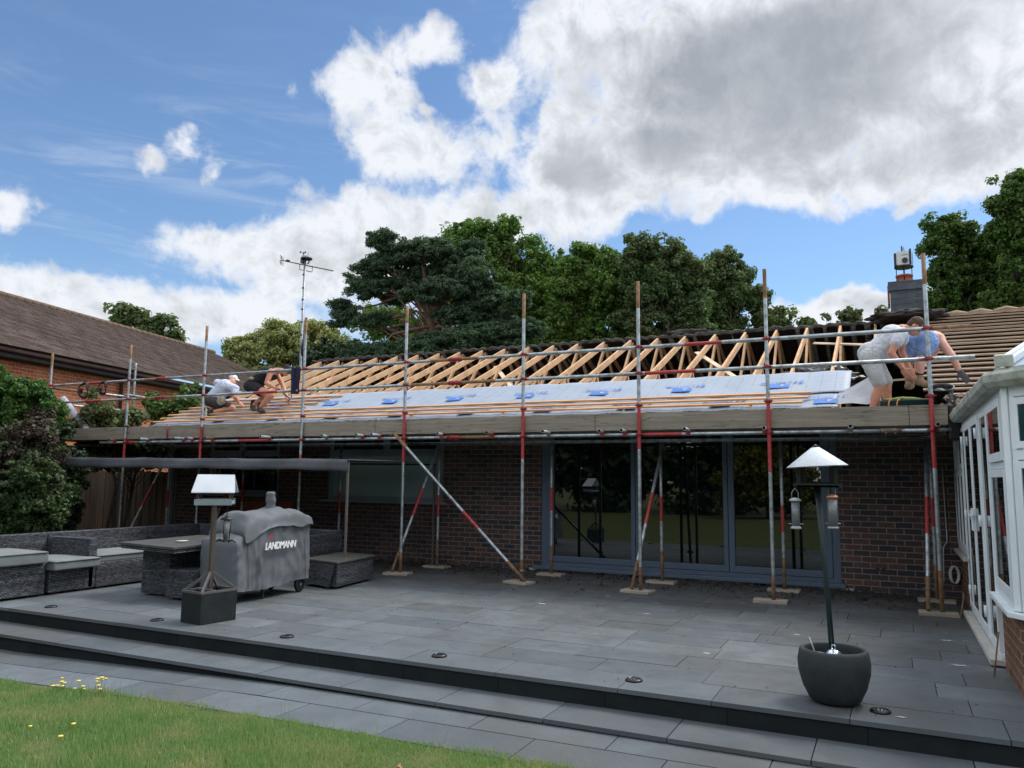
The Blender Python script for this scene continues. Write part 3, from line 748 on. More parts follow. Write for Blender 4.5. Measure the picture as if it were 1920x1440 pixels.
# couplers on rails and ledgers
def coupler(x, y, z, mt, s=1.0, axis='z'):
    k = MB()
    prof = [(.031*s,-.024),(.036*s,-.018),(.036*s,.018),(.031*s,.024)]
    Mx = None if axis == 'z' else (Matrix.Rotation(R(90),3,'Y') if axis == 'x' else Matrix.Rotation(R(90),3,'X'))
    k.lathe(prof, (x, y, z), 12, M=Mx)
    if axis == 'z': k.box(x-.042, x+.042, y+.010, y+.030, z-.020, z+.020); k.tube([(x+.050, y-.03, z), (x+.050, y+.03, z)], .009, 6); k.tube([(x-.05, y+.0, z), (x-.05, y+.05, z)], .009, 6)
    else: k.tube([(x-.0, y-.045, z-.03), (x, y-.045, z+.03)], .009, 6)
    return k.build('coupler', mt, sc)
for i, x in enumerate(OX):
    for z in (3.305, 2.94): coupler(x, OY, z, M['redclamp'])
    if i > 0: coupler(x, OY, 2.10, M['redclamp']); coupler(x, OY, 2.50 if i > 1 else 2.42, M['redclamp'] if i > 1 else M['clamp'], .95); coupler(x, IY, 2.06, M['clamp'])
for (x, z) in ((-12.45,3.305),(-12.45,2.94),(-6.0,3.305),(-6.0,2.94),(-6.0,2.10),(-13.2,2.1),(0,2.1)):
    k = MB(); k.tube([(x-.11, GY, z), (x+.11, GY, z)], .034, 12); k.tube([(x-.05, GY-.04, z-.03), (x-.05, GY+.04, z-.03)], .010, 6); k.tube([(x+.05, GY-.04, z-.03), (x+.05, GY+.04, z-.03)], .010, 6)
    k.build('sleeve_coupler', M['redclamp'] if z != 2.1 or x < -5 else M['clamp'], sc)
for z in (3.25, 2.93): coupler(-15.62, 10.34, z, M['redclamp'], 1.1)
# transoms under the boards: open ends to the garden
TX = [-13.6,-12.68,-11.73,-11.51,-11.0,-9.66,-8.42,-7.69,-7.36,-6.21,-5.34,-4.42,-3.61,-3.28,-2.41,-1.43,-.43,.49]
for i, x in enumerate(TX):
    y0 = 10.20-.05*(i % 3); z = 2.152
    k = MB(); k.hollow((x, y0, z), (x, 11.62, z), TR, .0195, mi=(2 if i in (0, 4, 10) else 0), mi2=3)
    k.build('transom', [M['galv'], M['redpaint'], M['rust'], M['black']], sc)
    k = MB(); k.tube([(x-.0, GY-.036, z), (x, GY+.036, z)], .034, 12); k.tube([(x-.03, GY-.02, z-.055), (x-.03, GY-.02, z+.03)], .010, 6); k.box(x-.035, x+.02, GY-.034, GY+.02, z-.075, z-.02)
    k.build('coupler', M['redclamp'] if i % 5 != 1 else M['clamp'], sc)
# braces
def brace(a, b, bands):
    tubeb('brace', a, b, bands)
T0 = at(738, 812, OY-.06); T1 = at(984, 1093, OY-.06); T1.z = max(T1.z, .05)
Lb = (T1-T0).length
brace(T0, T1, [(0, .34, 2), (Lb*.555, Lb*.67, 1), (Lb*.88, Lb, 2)])
for (x, xb) in ((-6.86, -7.02), (-3.02, -3.19), (.40, .30), (-11.2, -11.1), (-13.2, -13.2)):
    a = Vector((x, IY-.06, 2.02)); b = Vector((xb, OY-.02, .05)); Lb = (b-a).length
    brace(a, b, [(Lb*.36, Lb*.58, 1), (Lb*.82, Lb, 2)])
    coupler((x+xb)/2+(xb-x)*.36, OY+.10, .27, M['clamp'])
coupler(-6.88, OY, 2.0, M['clamp']); coupler(-4.82, OY, .18, M['clamp'])
k = MB()
# sole boards
for i, x in enumerate(OX[1:]):
    w = .20; MB().box(x-.24, x+.16, OY-.13, OY+.12, .002, .036).xf(Matrix.Translation((x, OY, 0)) @ Matrix.Rotation(.25*math.sin(x*7), 4, 'Z') @ Matrix.Translation((-x, -OY, 0))).build('sole_board', M['board'], sc, bevel=.003)
    MB().box(x-.22, x+.2, IY-.10, IY+.12, .002, .036).build('sole_board', M['board'], sc, bevel=.003)
# walkway boards and toe boards
for j in range(5):
    x = -15.9; y = OY+.085+j*.235
    while x < .60:
        e = min(.60, x+3.9-.2*(j % 2)); MB().box(x+.005, e-.005, y, y+.222, 2.178, 2.214).build('walkway_board', M['board'], sc, bevel=.004); x = e
for j in range(5):
    y = 11.5+.0*j
tb = [(-15.5,-12.55,.0),(-12.55,-8.9,.004),(-8.9,-7.45,-.003),(-7.45,-3.72,.003),(-3.72,.205,0),(.205,.61,.0)]
def crackwood(name, c1, c2):
    mt, g, b = newmat(name); t = g.N.new('ShaderNodeTexCoord'); mp = g.N.new('ShaderNodeMapping'); g.L.new(t.outputs['Object'], mp.inputs[0]); mp.inputs['Scale'].default_value = (.8,3,14); o = mp.outputs[0]
    c = g.mix(g.rng(g.noise(o, 1.6, 9, .65), .32, .68), c1, c2); ln = g.m('ABSOLUTE', g.m('SUBTRACT', g.noise(o, .55, 5, .6, .6), .5))
    c = g.mix(g.rng(ln, 0.0, .012, .85, 0), c, (.05,.04,.03)); c = g.mix(g.rng(g.noise(t.outputs['Object'], 2.1, 6, .7), .58, .70, 0, .5), c, tuple(q*.45 for q in c1))
    gi = g.N.new('ShaderNodeNewGeometry'); kk = g.rng(gi.outputs['Random Per Island'], 0, 1, .82, 1.12); c = g.mix(1.0, c, g.comb(kk, kk, kk), 'MULTIPLY')
    g.L.new(c, b.inputs['Base Color']); b.inputs['Roughness'].default_value = .88
    bn = g.N.new('ShaderNodeBump'); bn.inputs['Strength'].default_value = .4; bn.inputs['Distance'].default_value = .01; g.L.new(g.noise(o, 4, 6, .6), bn.inputs['Height']); g.L.new(bn.outputs[0], b.inputs['Normal'])
    return mt
TB = M['toe'] = crackwood('toe_board_wood', (.31,.275,.215), (.20,.175,.135)); TB_old = pm('toe_board_wood', (.30,.265,.205), .85, col2=(.20,.175,.135), vs=2.2, stretch=(.5,3,8), bump=.35, bs=14, isl=.16, det=9)
for a, b, dz in tb:
    MB().box(a+.003, b-.003, OY+.030, OY+.068, 2.158+dz, 2.396+dz).build('toe_board', TB, sc, bevel=.005)
MB().box(-15.62,-15.58, 10.5, 14.4, 2.158, 2.38).build('toe_board', TB, sc, bevel=.005)
MB().tube([(-12.14, OY+.0, 2.13), (-12.14, OY, 2.42)], .012, 8).build('toe_board_clip', M['redclamp'], sc)

# ---- loose things on the scaffold
# dark jeans on the rail
def cloth(name, x0, x1, z0, z1, y, mat, seed, folds=.02, nx=16, nz=18, taper=0.0):
    mb = MB()
    for j in range(nz+1):
        for i in range(nx+1):
            u, v = i/nx, j/nz
            x = x0+(x1-x0)*u + taper*(1-v)*(u-.5) + .01*mnoise.noise(Vector((u*3, v*4, seed)))
            yy = y+folds*math.sin(u*9+seed+v*1.5)*(1.05-v) + .012*mnoise.noise(Vector((u*5, v*3, seed+3)))
            mb.v.append((x, yy, z0+(z1-z0)*v))
    for j in range(nz):
        for i in range(nx):
            a = j*(nx+1)+i; mb.f.append((a, a+1, a+nx+2, a+nx+1)); mb.mi.append(0); mb.sm.append(True)
    o = mb.build(name, mat, None, fixn=False)
    s_ = o.modifiers.new('thickness', 'SOLIDIFY'); s_.thickness = .012
    return o
M['navy'] = pm('navy_cloth', (.012,.014,.045), .85, vs=9, bump=.3, bs=30)
tag(cloth('hanging_garment', -9.24, -9.04, 2.88, 3.345, GY-.035, M['navy'], 2), 'dark navy garment hung over the top scaffold rail between two roofers and the pole', 'garment')
# black knee pads / harness straps over the far left rail
for (x, sh, lb) in ((-14.62, 1.0, 'black strap loop hanging from the far left top scaffold rail, the wider one'), (-14.05, .8, 'small black strap loop on the far left top rail nearer the next pole')):
    k = MB(); pts = []
    for i in range(15):
        a = i/14*2*math.pi; pts.append((x+.15*sh*math.sin(a)*(1.0), GY-.03+.03*math.cos(a*2), 3.31-.145*sh+.15*sh*math.cos(a)))
    k.tube(pts, [.022+.014*math.sin(i) if i else .02 for i in range(15)], 8, caps=False)
    k.box(x-.13*sh, x-.02, GY-.05, GY-.03, 3.09, 3.19)
    tag(k.build('strap', M['black']), lb, 'strap', group='black straps over the scaffold rail')
# grey plastic pipe leaning at the left end
k = MB(); a = Vector((-14.62, 10.6, 2.215)); b = Vector((-15.42, 10.42, 3.03))
k.hollow(b, a, .075, .068, 18, 0, 1, .4)
tag(k.build('plastic_pipe', [pm('grey_pipe', (.42,.43,.47), .5, vs=3), M['black']]), 'thick pale grey plastic pipe leaning on the rail at the far left of the walkway', 'pipe')
# bin of mortar: green tub and black bucket at the right end
def ell(cx, cy, rx, ry, n=28): return [(cx+rx*math.cos(2*math.pi*i/n), cy+ry*math.sin(2*math.pi*i/n)) for i in range(n)]
k = MB(); c = at(1705, 752, 10.72)
prof = [(.20,0),(.255,.24),(.27,.25),(.27,.265),(.25,.262),(.235,.24),(.19,.03)]
k.lathe([(r, z) for r, z in prof], (0,0,0), 30); k.xf(Matrix.Translation((c.x-.01, 10.72, 2.215)) @ Matrix.Diagonal((1.15, .8, 1.02, 1)))
tub = k.build('rubble_tub', pm('dark_green_plastic', (.012,.050,.050), .45, vs=5)); tag(tub, 'dark green rubble tub with orange rope handles behind the toe board at the right end', 'tub')
for dx in (-.22, -.13):
    MB().tube([(c.x+dx, 10.44, 2.36), (c.x+dx-.012, 10.42, 2.42), (c.x+dx+.0, 10.43, 2.47), (c.x+dx+.02, 10.45, 2.48)], .008, 6).build('rope_handle', pm('orange_rope', (.6,.25,.08), .7), tub)
k = MB(); c = at(1763, 735, 10.75)
k.lathe([(.11,0),(.135,.26),(.145,.27),(.145,.285),(.13,.283),(.12,.26),(.10,.02)], (0,0,0), 26); k.xf(Matrix.Translation((c.x, 10.7, 2.37)) @ Matrix.Rotation(R(24), 4, 'X'))
bk = k.build('bucket', M['black']); tag(bk, 'round black bucket tipped towards the garden beside the last scaffold pole', 'bucket')
k = MB(); k.lathe([(.09,0),(.095,.02),(.05,.03),(.045,.028)], (0,0,0), 22); k.xf(Matrix.Translation((c.x-.02, 10.585, 2.52)) @ Matrix.Rotation(R(80), 4, 'X'))
k.build('drum_lid', pm('grey_disc', (.06,.065,.07), .5), bk)
MB().box(c.x-.13, c.x+.17, 10.55, 10.85, 2.214, 2.37).build('box_base', M['black'], bk)
k = MB(); k.box(.60, .74, 10.36, 10.60, 1.98, 2.52); tag(k.build('black_sack', M['black'], bevel=.03), 'black plastic sack hanging off the right end of the walkway by the white gutter', 'sack')
# yellow-green cloth on the tub, grey bag at the boots
c = at(1690, 738, 10.9); tag(lump('cloth_rag', (c.x, 10.78, 2.50), (.22,.12,.035), pm('yellow_rag', (.50,.52,.20), .9), None, 11, .5), 'crumpled yellow green rag lying over the green tub', 'rag')
# black plastic bag inside the roof
c = at(1530, 665, 13.6); bag = lump('refuse_sack', (c.x, 13.9, 3.12), (.62,.4,.30), pm('shiny_black_plastic', (.018,.018,.018), .25, vs=5, bump=.8, bs=9, spec=.8), None, 5, .35, 3.2, 5)
tag(bag, 'crumpled shiny black plastic sheeting inside the roof frame near the chimney', 'plastic sheet')
# ================================================================ garden furniture and patio things
def wickermat(name, dark, mid, light):
    mt, g, b = newmat(name)
    t = g.N.new('ShaderNodeTexCoord'); uv = t.outputs['UV']
    uvw = g.v('ADD', uv, g.v('MULTIPLY', g.v('SUBTRACT', g.noise(uv, 12, 3, .5, col=True), (.5,.5,.5)), (.008,.006,0)))
    n = g.N.new('ShaderNodeTexBrick'); g.L.new(uvw, n.inputs['Vector'])
    n.inputs['Color1'].default_value = (*mid, 1); n.inputs['Color2'].default_value = (*light, 1); n.inputs['Mortar'].default_value = (*dark, 1)
    n.inputs['Scale'].default_value = 1; n.inputs['Mortar Size'].default_value = .0045; n.inputs['Mortar Smooth'].default_value = .6
    n.inputs['Brick Width'].default_value = .040; n.inputs['Row Height'].default_value = .019
    s = g.N.new('ShaderNodeSeparateXYZ'); g.L.new(uv, s.inputs[0])
    band = g.rng(g.noise(g.comb(0.0, g.m('MULTIPLY', s.outputs[1], 14), g.m('MULTIPLY', s.outputs[0], .6)), 1, 2, .5), .35, .65, .55, 1.25)
    c = g.mix(1.0, n.outputs['Color'], g.comb(band, band, band), 'MULTIPLY')
    g.L.new(c, b.inputs['Base Color']); b.inputs['Roughness'].default_value = .42; b.inputs['Specular IOR Level'].default_value = .5
    bn = g.N.new('ShaderNodeBump'); bn.inputs['Strength'].default_value = 1.0; bn.inputs['Distance'].default_value = .008
    g.L.new(g.m('SUBTRACT', 1.0, n.outputs['Fac']), bn.inputs['Height']); g.L.new(bn.outputs[0], b.inputs['Normal'])
    return mt
M['wicker'] = wickermat('grey_rattan_weave', (.005,.006,.008), (.034,.037,.045), (.15,.162,.185))
M['cushion'] = pm('grey_green_cushion', (.155,.17,.17), .9, col2=(.13,.145,.145), vs=5, bump=.15, bs=120)
M['tabletop'] = pm('weathered_tabletop', (.085,.085,.075), .35, col2=(.055,.055,.048), vs=6, bump=.1)
def wbox(name, boxes, parent, bevel=.012):
    k = MB()
    for q in boxes: k.box(*q)
    return k.build(name, M['wicker'], parent, bevel=bevel)
def feet(parent, pts, mt=None):
    for (x, y) in pts:
        MB().box(x-.05, x+.05, y-.05, y+.05, 0.001, .032).build('foot', M['black'], parent)
# long sofa along the left (faces +X), with corner and return
sf = thing('rattan_sofa', 'long grey rattan corner sofa with its arm end by the two footstools', 'sofa', (-9.9, 7.5, 0), 'rattan seating set')
wbox('base', [(-10.25,-9.42,7.02,9.30,.03,.34),(-9.42,-8.9,8.75,9.55,.03,.34)], sf)
wbox('backrest', [(-10.42,-10.26,6.90,9.62,.03,.70),(-10.26,-8.3,9.46,9.62,.03,.70)], sf)
wbox('arm', [(-10.25,-9.42,6.90,7.01,.03,.655)], sf)
feet(sf, [(-9.5,7.1),(-9.5,8.6)])
def cushion(x0, x1, y0, y1, z0, z1, label, crown=.02, rz=0.0):
    bm = bmesh.new(); bmesh.ops.create_cube(bm, size=1)
    for v in bm.verts: v.co = Vector(((x0+x1)/2+v.co.x*(x1-x0), (y0+y1)/2+v.co.y*(y1-y0), (z0+z1)/2+v.co.z*(z1-z0)))
    bmesh.ops.bevel(bm, geom=bm.edges[:], offset=.022, segments=3, affect='EDGES', profile=.6)
    bmesh.ops.subdivide_edges(bm, edges=[e for e in bm.edges if e.calc_length() > .15], cuts=8, use_grid_fill=True)
    cx_, cy_ = (x0+x1)/2, (y0+y1)/2
    for v in bm.verts:
        if v.co.z > (z0+z1)/2+.01:
            u = 1-min(1, (2*(v.co.x-cx_)/(x1-x0))**2); w = 1-min(1, (2*(v.co.y-cy_)/(y1-y0))**2); v.co.z += crown*math.sqrt(u*w)
        v.co += Vector((1,1,.5))*(.006*mnoise.noise(v.co*5))
    if rz: bmesh.ops.rotate(bm, verts=bm.verts, cent=(cx_, cy_, 0), matrix=Matrix.Rotation(rz, 3, 'Z'))
    for f in bm.faces: f.smooth = True
    me = bpy.data.meshes.new('seat_cushion'); bm.to_mesh(me); bm.free(); me.materials.append(M['cushion']); boxuv(me)
    o = bpy.data.objects.new('seat_cushion', me); COL.objects.link(o)
    # piping
    k = MB(); e = .006; zz = z1-.014
    pts = [(x0-e,y0+.02,zz),(x0-e,y1-.02,zz),(x0+.02,y1+e,zz),(x1-.02,y1+e,zz),(x1+e,y1-.02,zz),(x1+e,y0+.02,zz),(x1-.02,y0-e,zz),(x0+.02,y0-e,zz),(x0-e,y0+.02,zz)]
    k.tube(pts, .006, 6, caps=False)
    if rz: k.xf(Matrix.Translation((cx_, cy_, 0)) @ Matrix.Rotation(rz, 4, 'Z') @ Matrix.Translation((-cx_, -cy_, 0)))
    k.build('piping', M['darkmetal'], o, uv=False)
    return tag(o, label, 'cushion', 'grey cushions on the rattan seating')
cushion(-10.22,-9.44,7.04,8.45,.335,.43, 'long grey seat cushion on the sofa between its arm and the table pedestal')
# sofa piece seen from its end at far left (a second unit with its back)
s2 = thing('rattan_armchair', 'grey rattan seat unit with high back at the far left behind the two cushioned footstools', 'armchair', (-10.2, 6.3, 0), 'rattan seating set')
wbox('backrest', [(-10.42,-10.26,5.95,6.88,.03,.70)], s2); wbox('base', [(-10.25,-9.95,6.0,6.88,.03,.34)], s2)
feet(s2, [(-10.2,6.1),(-10.2,6.7)])
# two stools in front with cushions
def stool(name, x0, x1, y0, y1, h, label):
    t = thing(name, label, 'footstool', ((x0+x1)/2, (y0+y1)/2, 0), 'rattan footstools')
    wbox('seat_box', [(x0, x1, y0, y1, .03, h)], t, .014)
    feet(t, [(x0+.12,y0+.12),(x1-.12,y0+.12),(x0+.12,y1-.12),(x1-.12,y1-.12)])
    return t
stool('footstool', -10.1, -9.42, 6.38, 7.0-.02, .30, 'grey rattan footstool under the second cushion, beside the sofa arm')
cushion(-10.12,-9.30,6.34,6.98,.305,.42, 'grey green cushion overhanging the footstool next to the sofa arm', .02, .02)
stool('footstool', -10.1, -9.42, 5.45, 6.33, .40, 'grey rattan footstool cut off by the left edge of the picture')
cushion(-10.15,-9.34,5.40,6.30,.405,.545, 'pale grey cushion at the left edge of the picture, nearest the steps')
# dining table
tb_ = thing('garden_table', 'rattan dining table with a grey weathered top and box pedestal', 'table', (-8.2, 7.3, 0), 'rattan seating set')
k = MB(); k.box(-8.35,-6.62,5.9+.12,7.15,.665,.70); k.xf(Matrix.Translation((-7.6,6.7,0)) @ Matrix.Rotation(R(10),4,'Z') @ Matrix.Translation((7.55,-6.72,0)))
k = MB(); k.prism([(-8.76,6.81,.62),(-7.60,6.64,.62),(-7.76,8.05,.62),(-8.87,8.2,.62)], (0,0,.03)); k.build('tabletop', M['tabletop'], tb_, bevel=.006)
k = MB(); k.prism([(-8.74,6.83,.575),(-7.62,6.66,.575),(-7.78,8.03,.575),(-8.85,8.18,.575)], (0,0,.042)); k.build('tabletop_edge', M['wicker'], tb_)
wbox('pedestal', [(-8.55,-8.07,7.0,7.85,.02,.574)], tb_)
k = MB(); c = at(341, 1016, 7.22); k.lathe([(.0,0),(.05,0),(.075,.010),(.078,.014),(.05,.006),(.0,.006)], (c.x, c.y, .652), 20)
tag(k.build('dish', pm('white_dish', (.7,.72,.7), .3)), 'small white dish lying on the grey garden table', 'dish')
stool('footstool', -7.96, -7.53, 6.86, 7.6, .36, 'small bare grey rattan stool tucked against the table pedestal')
# right arm of the set, seen past the cooker, and the wide bench table
s3 = thing('rattan_bench', 'grey rattan sofa end with sloping back against the brick wall, right of the covered cooker', 'sofa', (-7.7, 9.5, 0), 'rattan seating set')
mb = MB(); a = at(575, 1003, 9.6); 
wbox('backrest', [(-8.35,-7.62,9.64,9.80,.03,.68)], s3); wbox('side_panel', [(-7.74,-7.60,8.9,9.63,.03,.64)], s3); wbox('base', [(-8.7,-7.76,8.95,9.62,.03,.33)], s3)
s4 = thing('rattan_footstool', 'wide low grey rattan bench with a skewed front panel, right of the covered cooker', 'bench', (-7.1, 9.1, 0), 'rattan footstools')
BX = [(-7.36,8.66),(-6.70,8.53),(-6.86,9.56),(-7.52,9.68)]
k = MB(); k.prism([(x, y, .03) for x, y in BX], (0,0,.30)); k.build('seat_box', M['wicker'], s4, bevel=.01)
k = MB(); k.prism([(-7.38,8.64,.335),(-6.68,8.50,.335),(-6.84,9.58,.335),(-7.54,9.70,.335)], (0,0,.028)); k.build('bench_top', M['tabletop'], s4, bevel=.006)
k = MB(); k.prism([(-7.34,8.625,.05),(-6.80,8.50,.03),(-6.72,8.515,.33),(-7.34,8.64,.33)], (0,-.012,0)); k.build('skewed_panel', M['wicker'], s4)
feet(s4, [(-7.2,8.75),(-6.85,8.68),(-6.95,9.45)])
# canopy: flat fabric awning on thin posts
cp = thing('canopy', 'long flat grey fabric canopy on thin posts over the rattan seating', 'canopy', (-10, 9.2, 0))
def fabricmat(name, col, bs=90):
    return pm(name, col, .85, col2=tuple(c*.75 for c in col), vs=3, bump=.2, bs=bs)
M['canopyf'] = fabricmat('grey_canopy_fabric', (.105,.110,.125)); M['canopyu'] = pm('shaded_liner', (.03,.032,.036), .9)
CA, CB = Vector((-12.92, 8.85)), Vector((-6.96, 9.02))
k = MB(); n = 40; 
for j in range(4):
    for i in range(n+1):
        u = i/n; p = CA.lerp(CB, u); z = (1.765-.03*u) - j*.052 + .006*math.sin(u*23+j*.5) + .004*math.sin(u*61)
        k.v.append((p.x, p.y-.02+.012*math.sin(u*31+j), z))
for j in range(3):
    for i in range(n):
        a = j*(n+1)+i; k.f.append((a, a+1, a+n+2, a+n+1)); k.mi.append(0); k.sm.append(True)
o = k.build('valance', M['canopyf'], cp, fixn=False); s_ = o.modifiers.new('t','SOLIDIFY'); s_.thickness = .012
k = MB(); k.prism([(CA.x,CA.y,1.755),(CB.x,CB.y,1.725),(CB.x,CB.y+2.4,1.74),(CA.x,CA.y+2.4,1.77)], (0,0,.012)); k.build('roof_fabric', M['canopyf'], cp)
k = MB(); k.bar((CA.x,CA.y+.02,1.735),(CB.x,CB.y+.02,1.705),.03,.03); k.bar((CA.x,CA.y+2.4,1.735),(CB.x,CB.y+2.4,1.705),.03,.03); k.build('top_frame', M['darkmetal'], cp)
PM_ = pm('brown_post', (.10,.085,.08), .6)
for (x, y) in ((CA.x+.03, CA.y+.03),(CB.x-.02, CB.y+.03),(CB.x-.02, CB.y+2.38),(CA.x+.03, CA.y+2.38)):
    k = MB(); k.box(x-.014, x+.014, y-.014, y+.014, .0, 1.72); k.build('post', PM_, cp)
# terracotta panels leaning on the wall
for (px, py, w, lb) in ((-11.75, 11.72, .62, 'brown terracotta slab leaning on the wall, the left one of two'), (-11.02, 11.74, .5, 'smaller brown terracotta slab leaning on the wall, right of the first')):
    k = MB(); k.prism([(px,py-.42,.35),(px+w,py-.42,.35),(px+w+.16,py+.10,.98),(px+.16,py+.10,.98)], (0,-.02,.02)); tag(k.build('leaning_slab', M['terracotta']), lb, 'slab', 'terracotta slabs behind the seating')
k = MB(); k.box(-12.2,-9.9,11.15,11.5,.0,.36); tag(k.build('storage_crate', M['oldwood'], bevel=.01), 'low wooden crate hidden behind the seating that carries the terracotta slabs', 'crate')
# bird table on a planter
bt = thing('bird_table', 'wooden bird table with a white pitched roof standing in a black square planter', 'bird table', (-6.44, 6.12, 0))
Mz = Matrix.Translation((-6.42, 6.10, 0)) @ Matrix.Rotation(R(-8), 4, 'Z') @ Matrix.Diagonal((.78,.78,1,1))
def bl(k): return k.xf(Mz)
Mt = Matrix.Translation((-6.49, 6.17, 0)) @ Matrix.Rotation(R(38), 4, 'Z') @ Matrix.Diagonal((.72,.72,1,1))
def bu(k): return k.xf(Mt)
M['planterm'] = pm('black_planter', (.012,.016,.017), .7, col2=(.02,.025,.026), vs=9, bump=.15, spec=.2)
k = MB(); w, h = .21, .30
for (x0,x1,y0,y1) in ((-w,w,-.27,-.25),(-w,w,.25,.27),(-w,-w+.02,-.25,.25),(w-.02,w,-.25,.25)): k.box(x0,x1,y0,y1,.002,h)
k.box(-w+.02,w-.02,-.25,.25,.002,.24)
bl(k).build('planter_box', M['planterm'], bt, bevel=.004)
k = MB(); M['postwood'] = pm('grey_post_wood', (.075,.06,.045), .8, col2=(.045,.037,.028), vs=7, stretch=(3,3,.5), bump=.2)
k.box(-.028,.028,-.028,.028,.05,1.20); bl(k).build('post', M['postwood'], bt, bevel=.003)
k = MB()
for (a, b) in (((-.2,-.26),(0,0)),((.2,-.26),(0,0)),((-.2,.26),(0,0)),((.2,.26),(0,0))): k.bar((a[0],a[1],.31),(b[0]*.1,b[1],.50),.025,.035)
for (x0,x1,y0,y1) in ((-w-.004,w+.004,-.275,-.255),(-w-.004,w+.004,.255,.275),(-w-.004,-w+.02,-.255,.255),(w-.02,w+.004,-.255,.255)): k.box(x0,x1,y0,y1,.30,.325)
k.bar((-.19,-.05,.315),(.19,-.05,.315),.03,.02)
bl(k).build('stay', pm('silvered_stay', (.09,.085,.085), .6, vs=7), bt, bevel=.002)
k = MB(); k.box(-.26,.26,-.17,.17,1.19,1.225); k.box(-.26,.26,-.19,-.17,1.18,1.245); k.box(-.26,.26,.17,.19,1.18,1.245); bu(k).build('tray', pm('bluegrey_tray', (.22,.27,.29), .6, vs=6), bt, bevel=.003)
k = MB()
for (x, y) in ((-.22,-.13),(.22,-.13),(-.22,.13),(.22,.13)): k.box(x-.013,x+.013,y-.013,y+.013,1.225,1.36)
bu(k).build('corner_post', M['postwood'], bt)
k = MB(); k.prism([(-.30,-.215,1.31),(.30,-.215,1.31),(.26,-.01,1.49),(-.26,-.01,1.49)], (0,.006,.012)); k.prism([(-.30,.195,1.31),(.30,.195,1.31),(.26,.0,1.49),(-.26,.0,1.49)], (0,-.006,.012))
bu(k).build('roof', pm('white_sheet', (.58,.62,.66), .3, vs=2, spec=.6), bt)
M['gable'] = pm('grey_gable', (.20,.22,.24), .7)
for gx in (.262, -.272): bu(MB().prism([(gx,-.17,1.32),(gx,.17,1.32),(gx,.0,1.47)], (.01,0,0))).build('gable_board', M['gable'], bt)
# lantern feeder hanging on the post
ln = thing('hanging_lantern', 'small glass lantern feeder hanging from the post under the white roofed bird table', 'lantern', (-6.36, 6.2, .85))
k = MB(); k.lathe([(.02,.27),(.03,.25),(.085,.235),(.085,.225)][::-1], (-6.40,6.26,.80), 4); k.lathe([(.07,0),(.075,.01),(.04,.015)], (-6.40,6.26,.80), 12); k.tube([(-6.40,6.26,1.05),(-6.40,6.26,1.19)], .004, 5)
for a in (0, 90, 180, 270): k.tube([(-6.33+.035*math.cos(R(a)),6.2+.035*math.sin(R(a)),.81),(-6.33+.058*math.cos(R(a)),6.2+.058*math.sin(R(a)),1.03)], .005, 5)
k.tube([(-6.47,6.2,.80),(-6.42,6.19,.825),(-6.36,6.2,.80)], .008, 6); k.tube([(-6.20,6.2,.80),(-6.24,6.19,.825),(-6.30,6.2,.80)], .008, 6)
k.build('lantern_frame', M['darkmetal'], ln)
k = MB(); k.lathe([(.03,0),(.052,.2)], (-6.40,6.26,.82), 4); k.build('lantern_glass', pm('misty_glass', (.26,.28,.27), .15), ln)
# ---- covered cooker
bq = thing('covered_barbecue', 'large barbecue under a creased grey fabric cover on two wheels', 'barbecue', (-7.1, 7.6, 0))
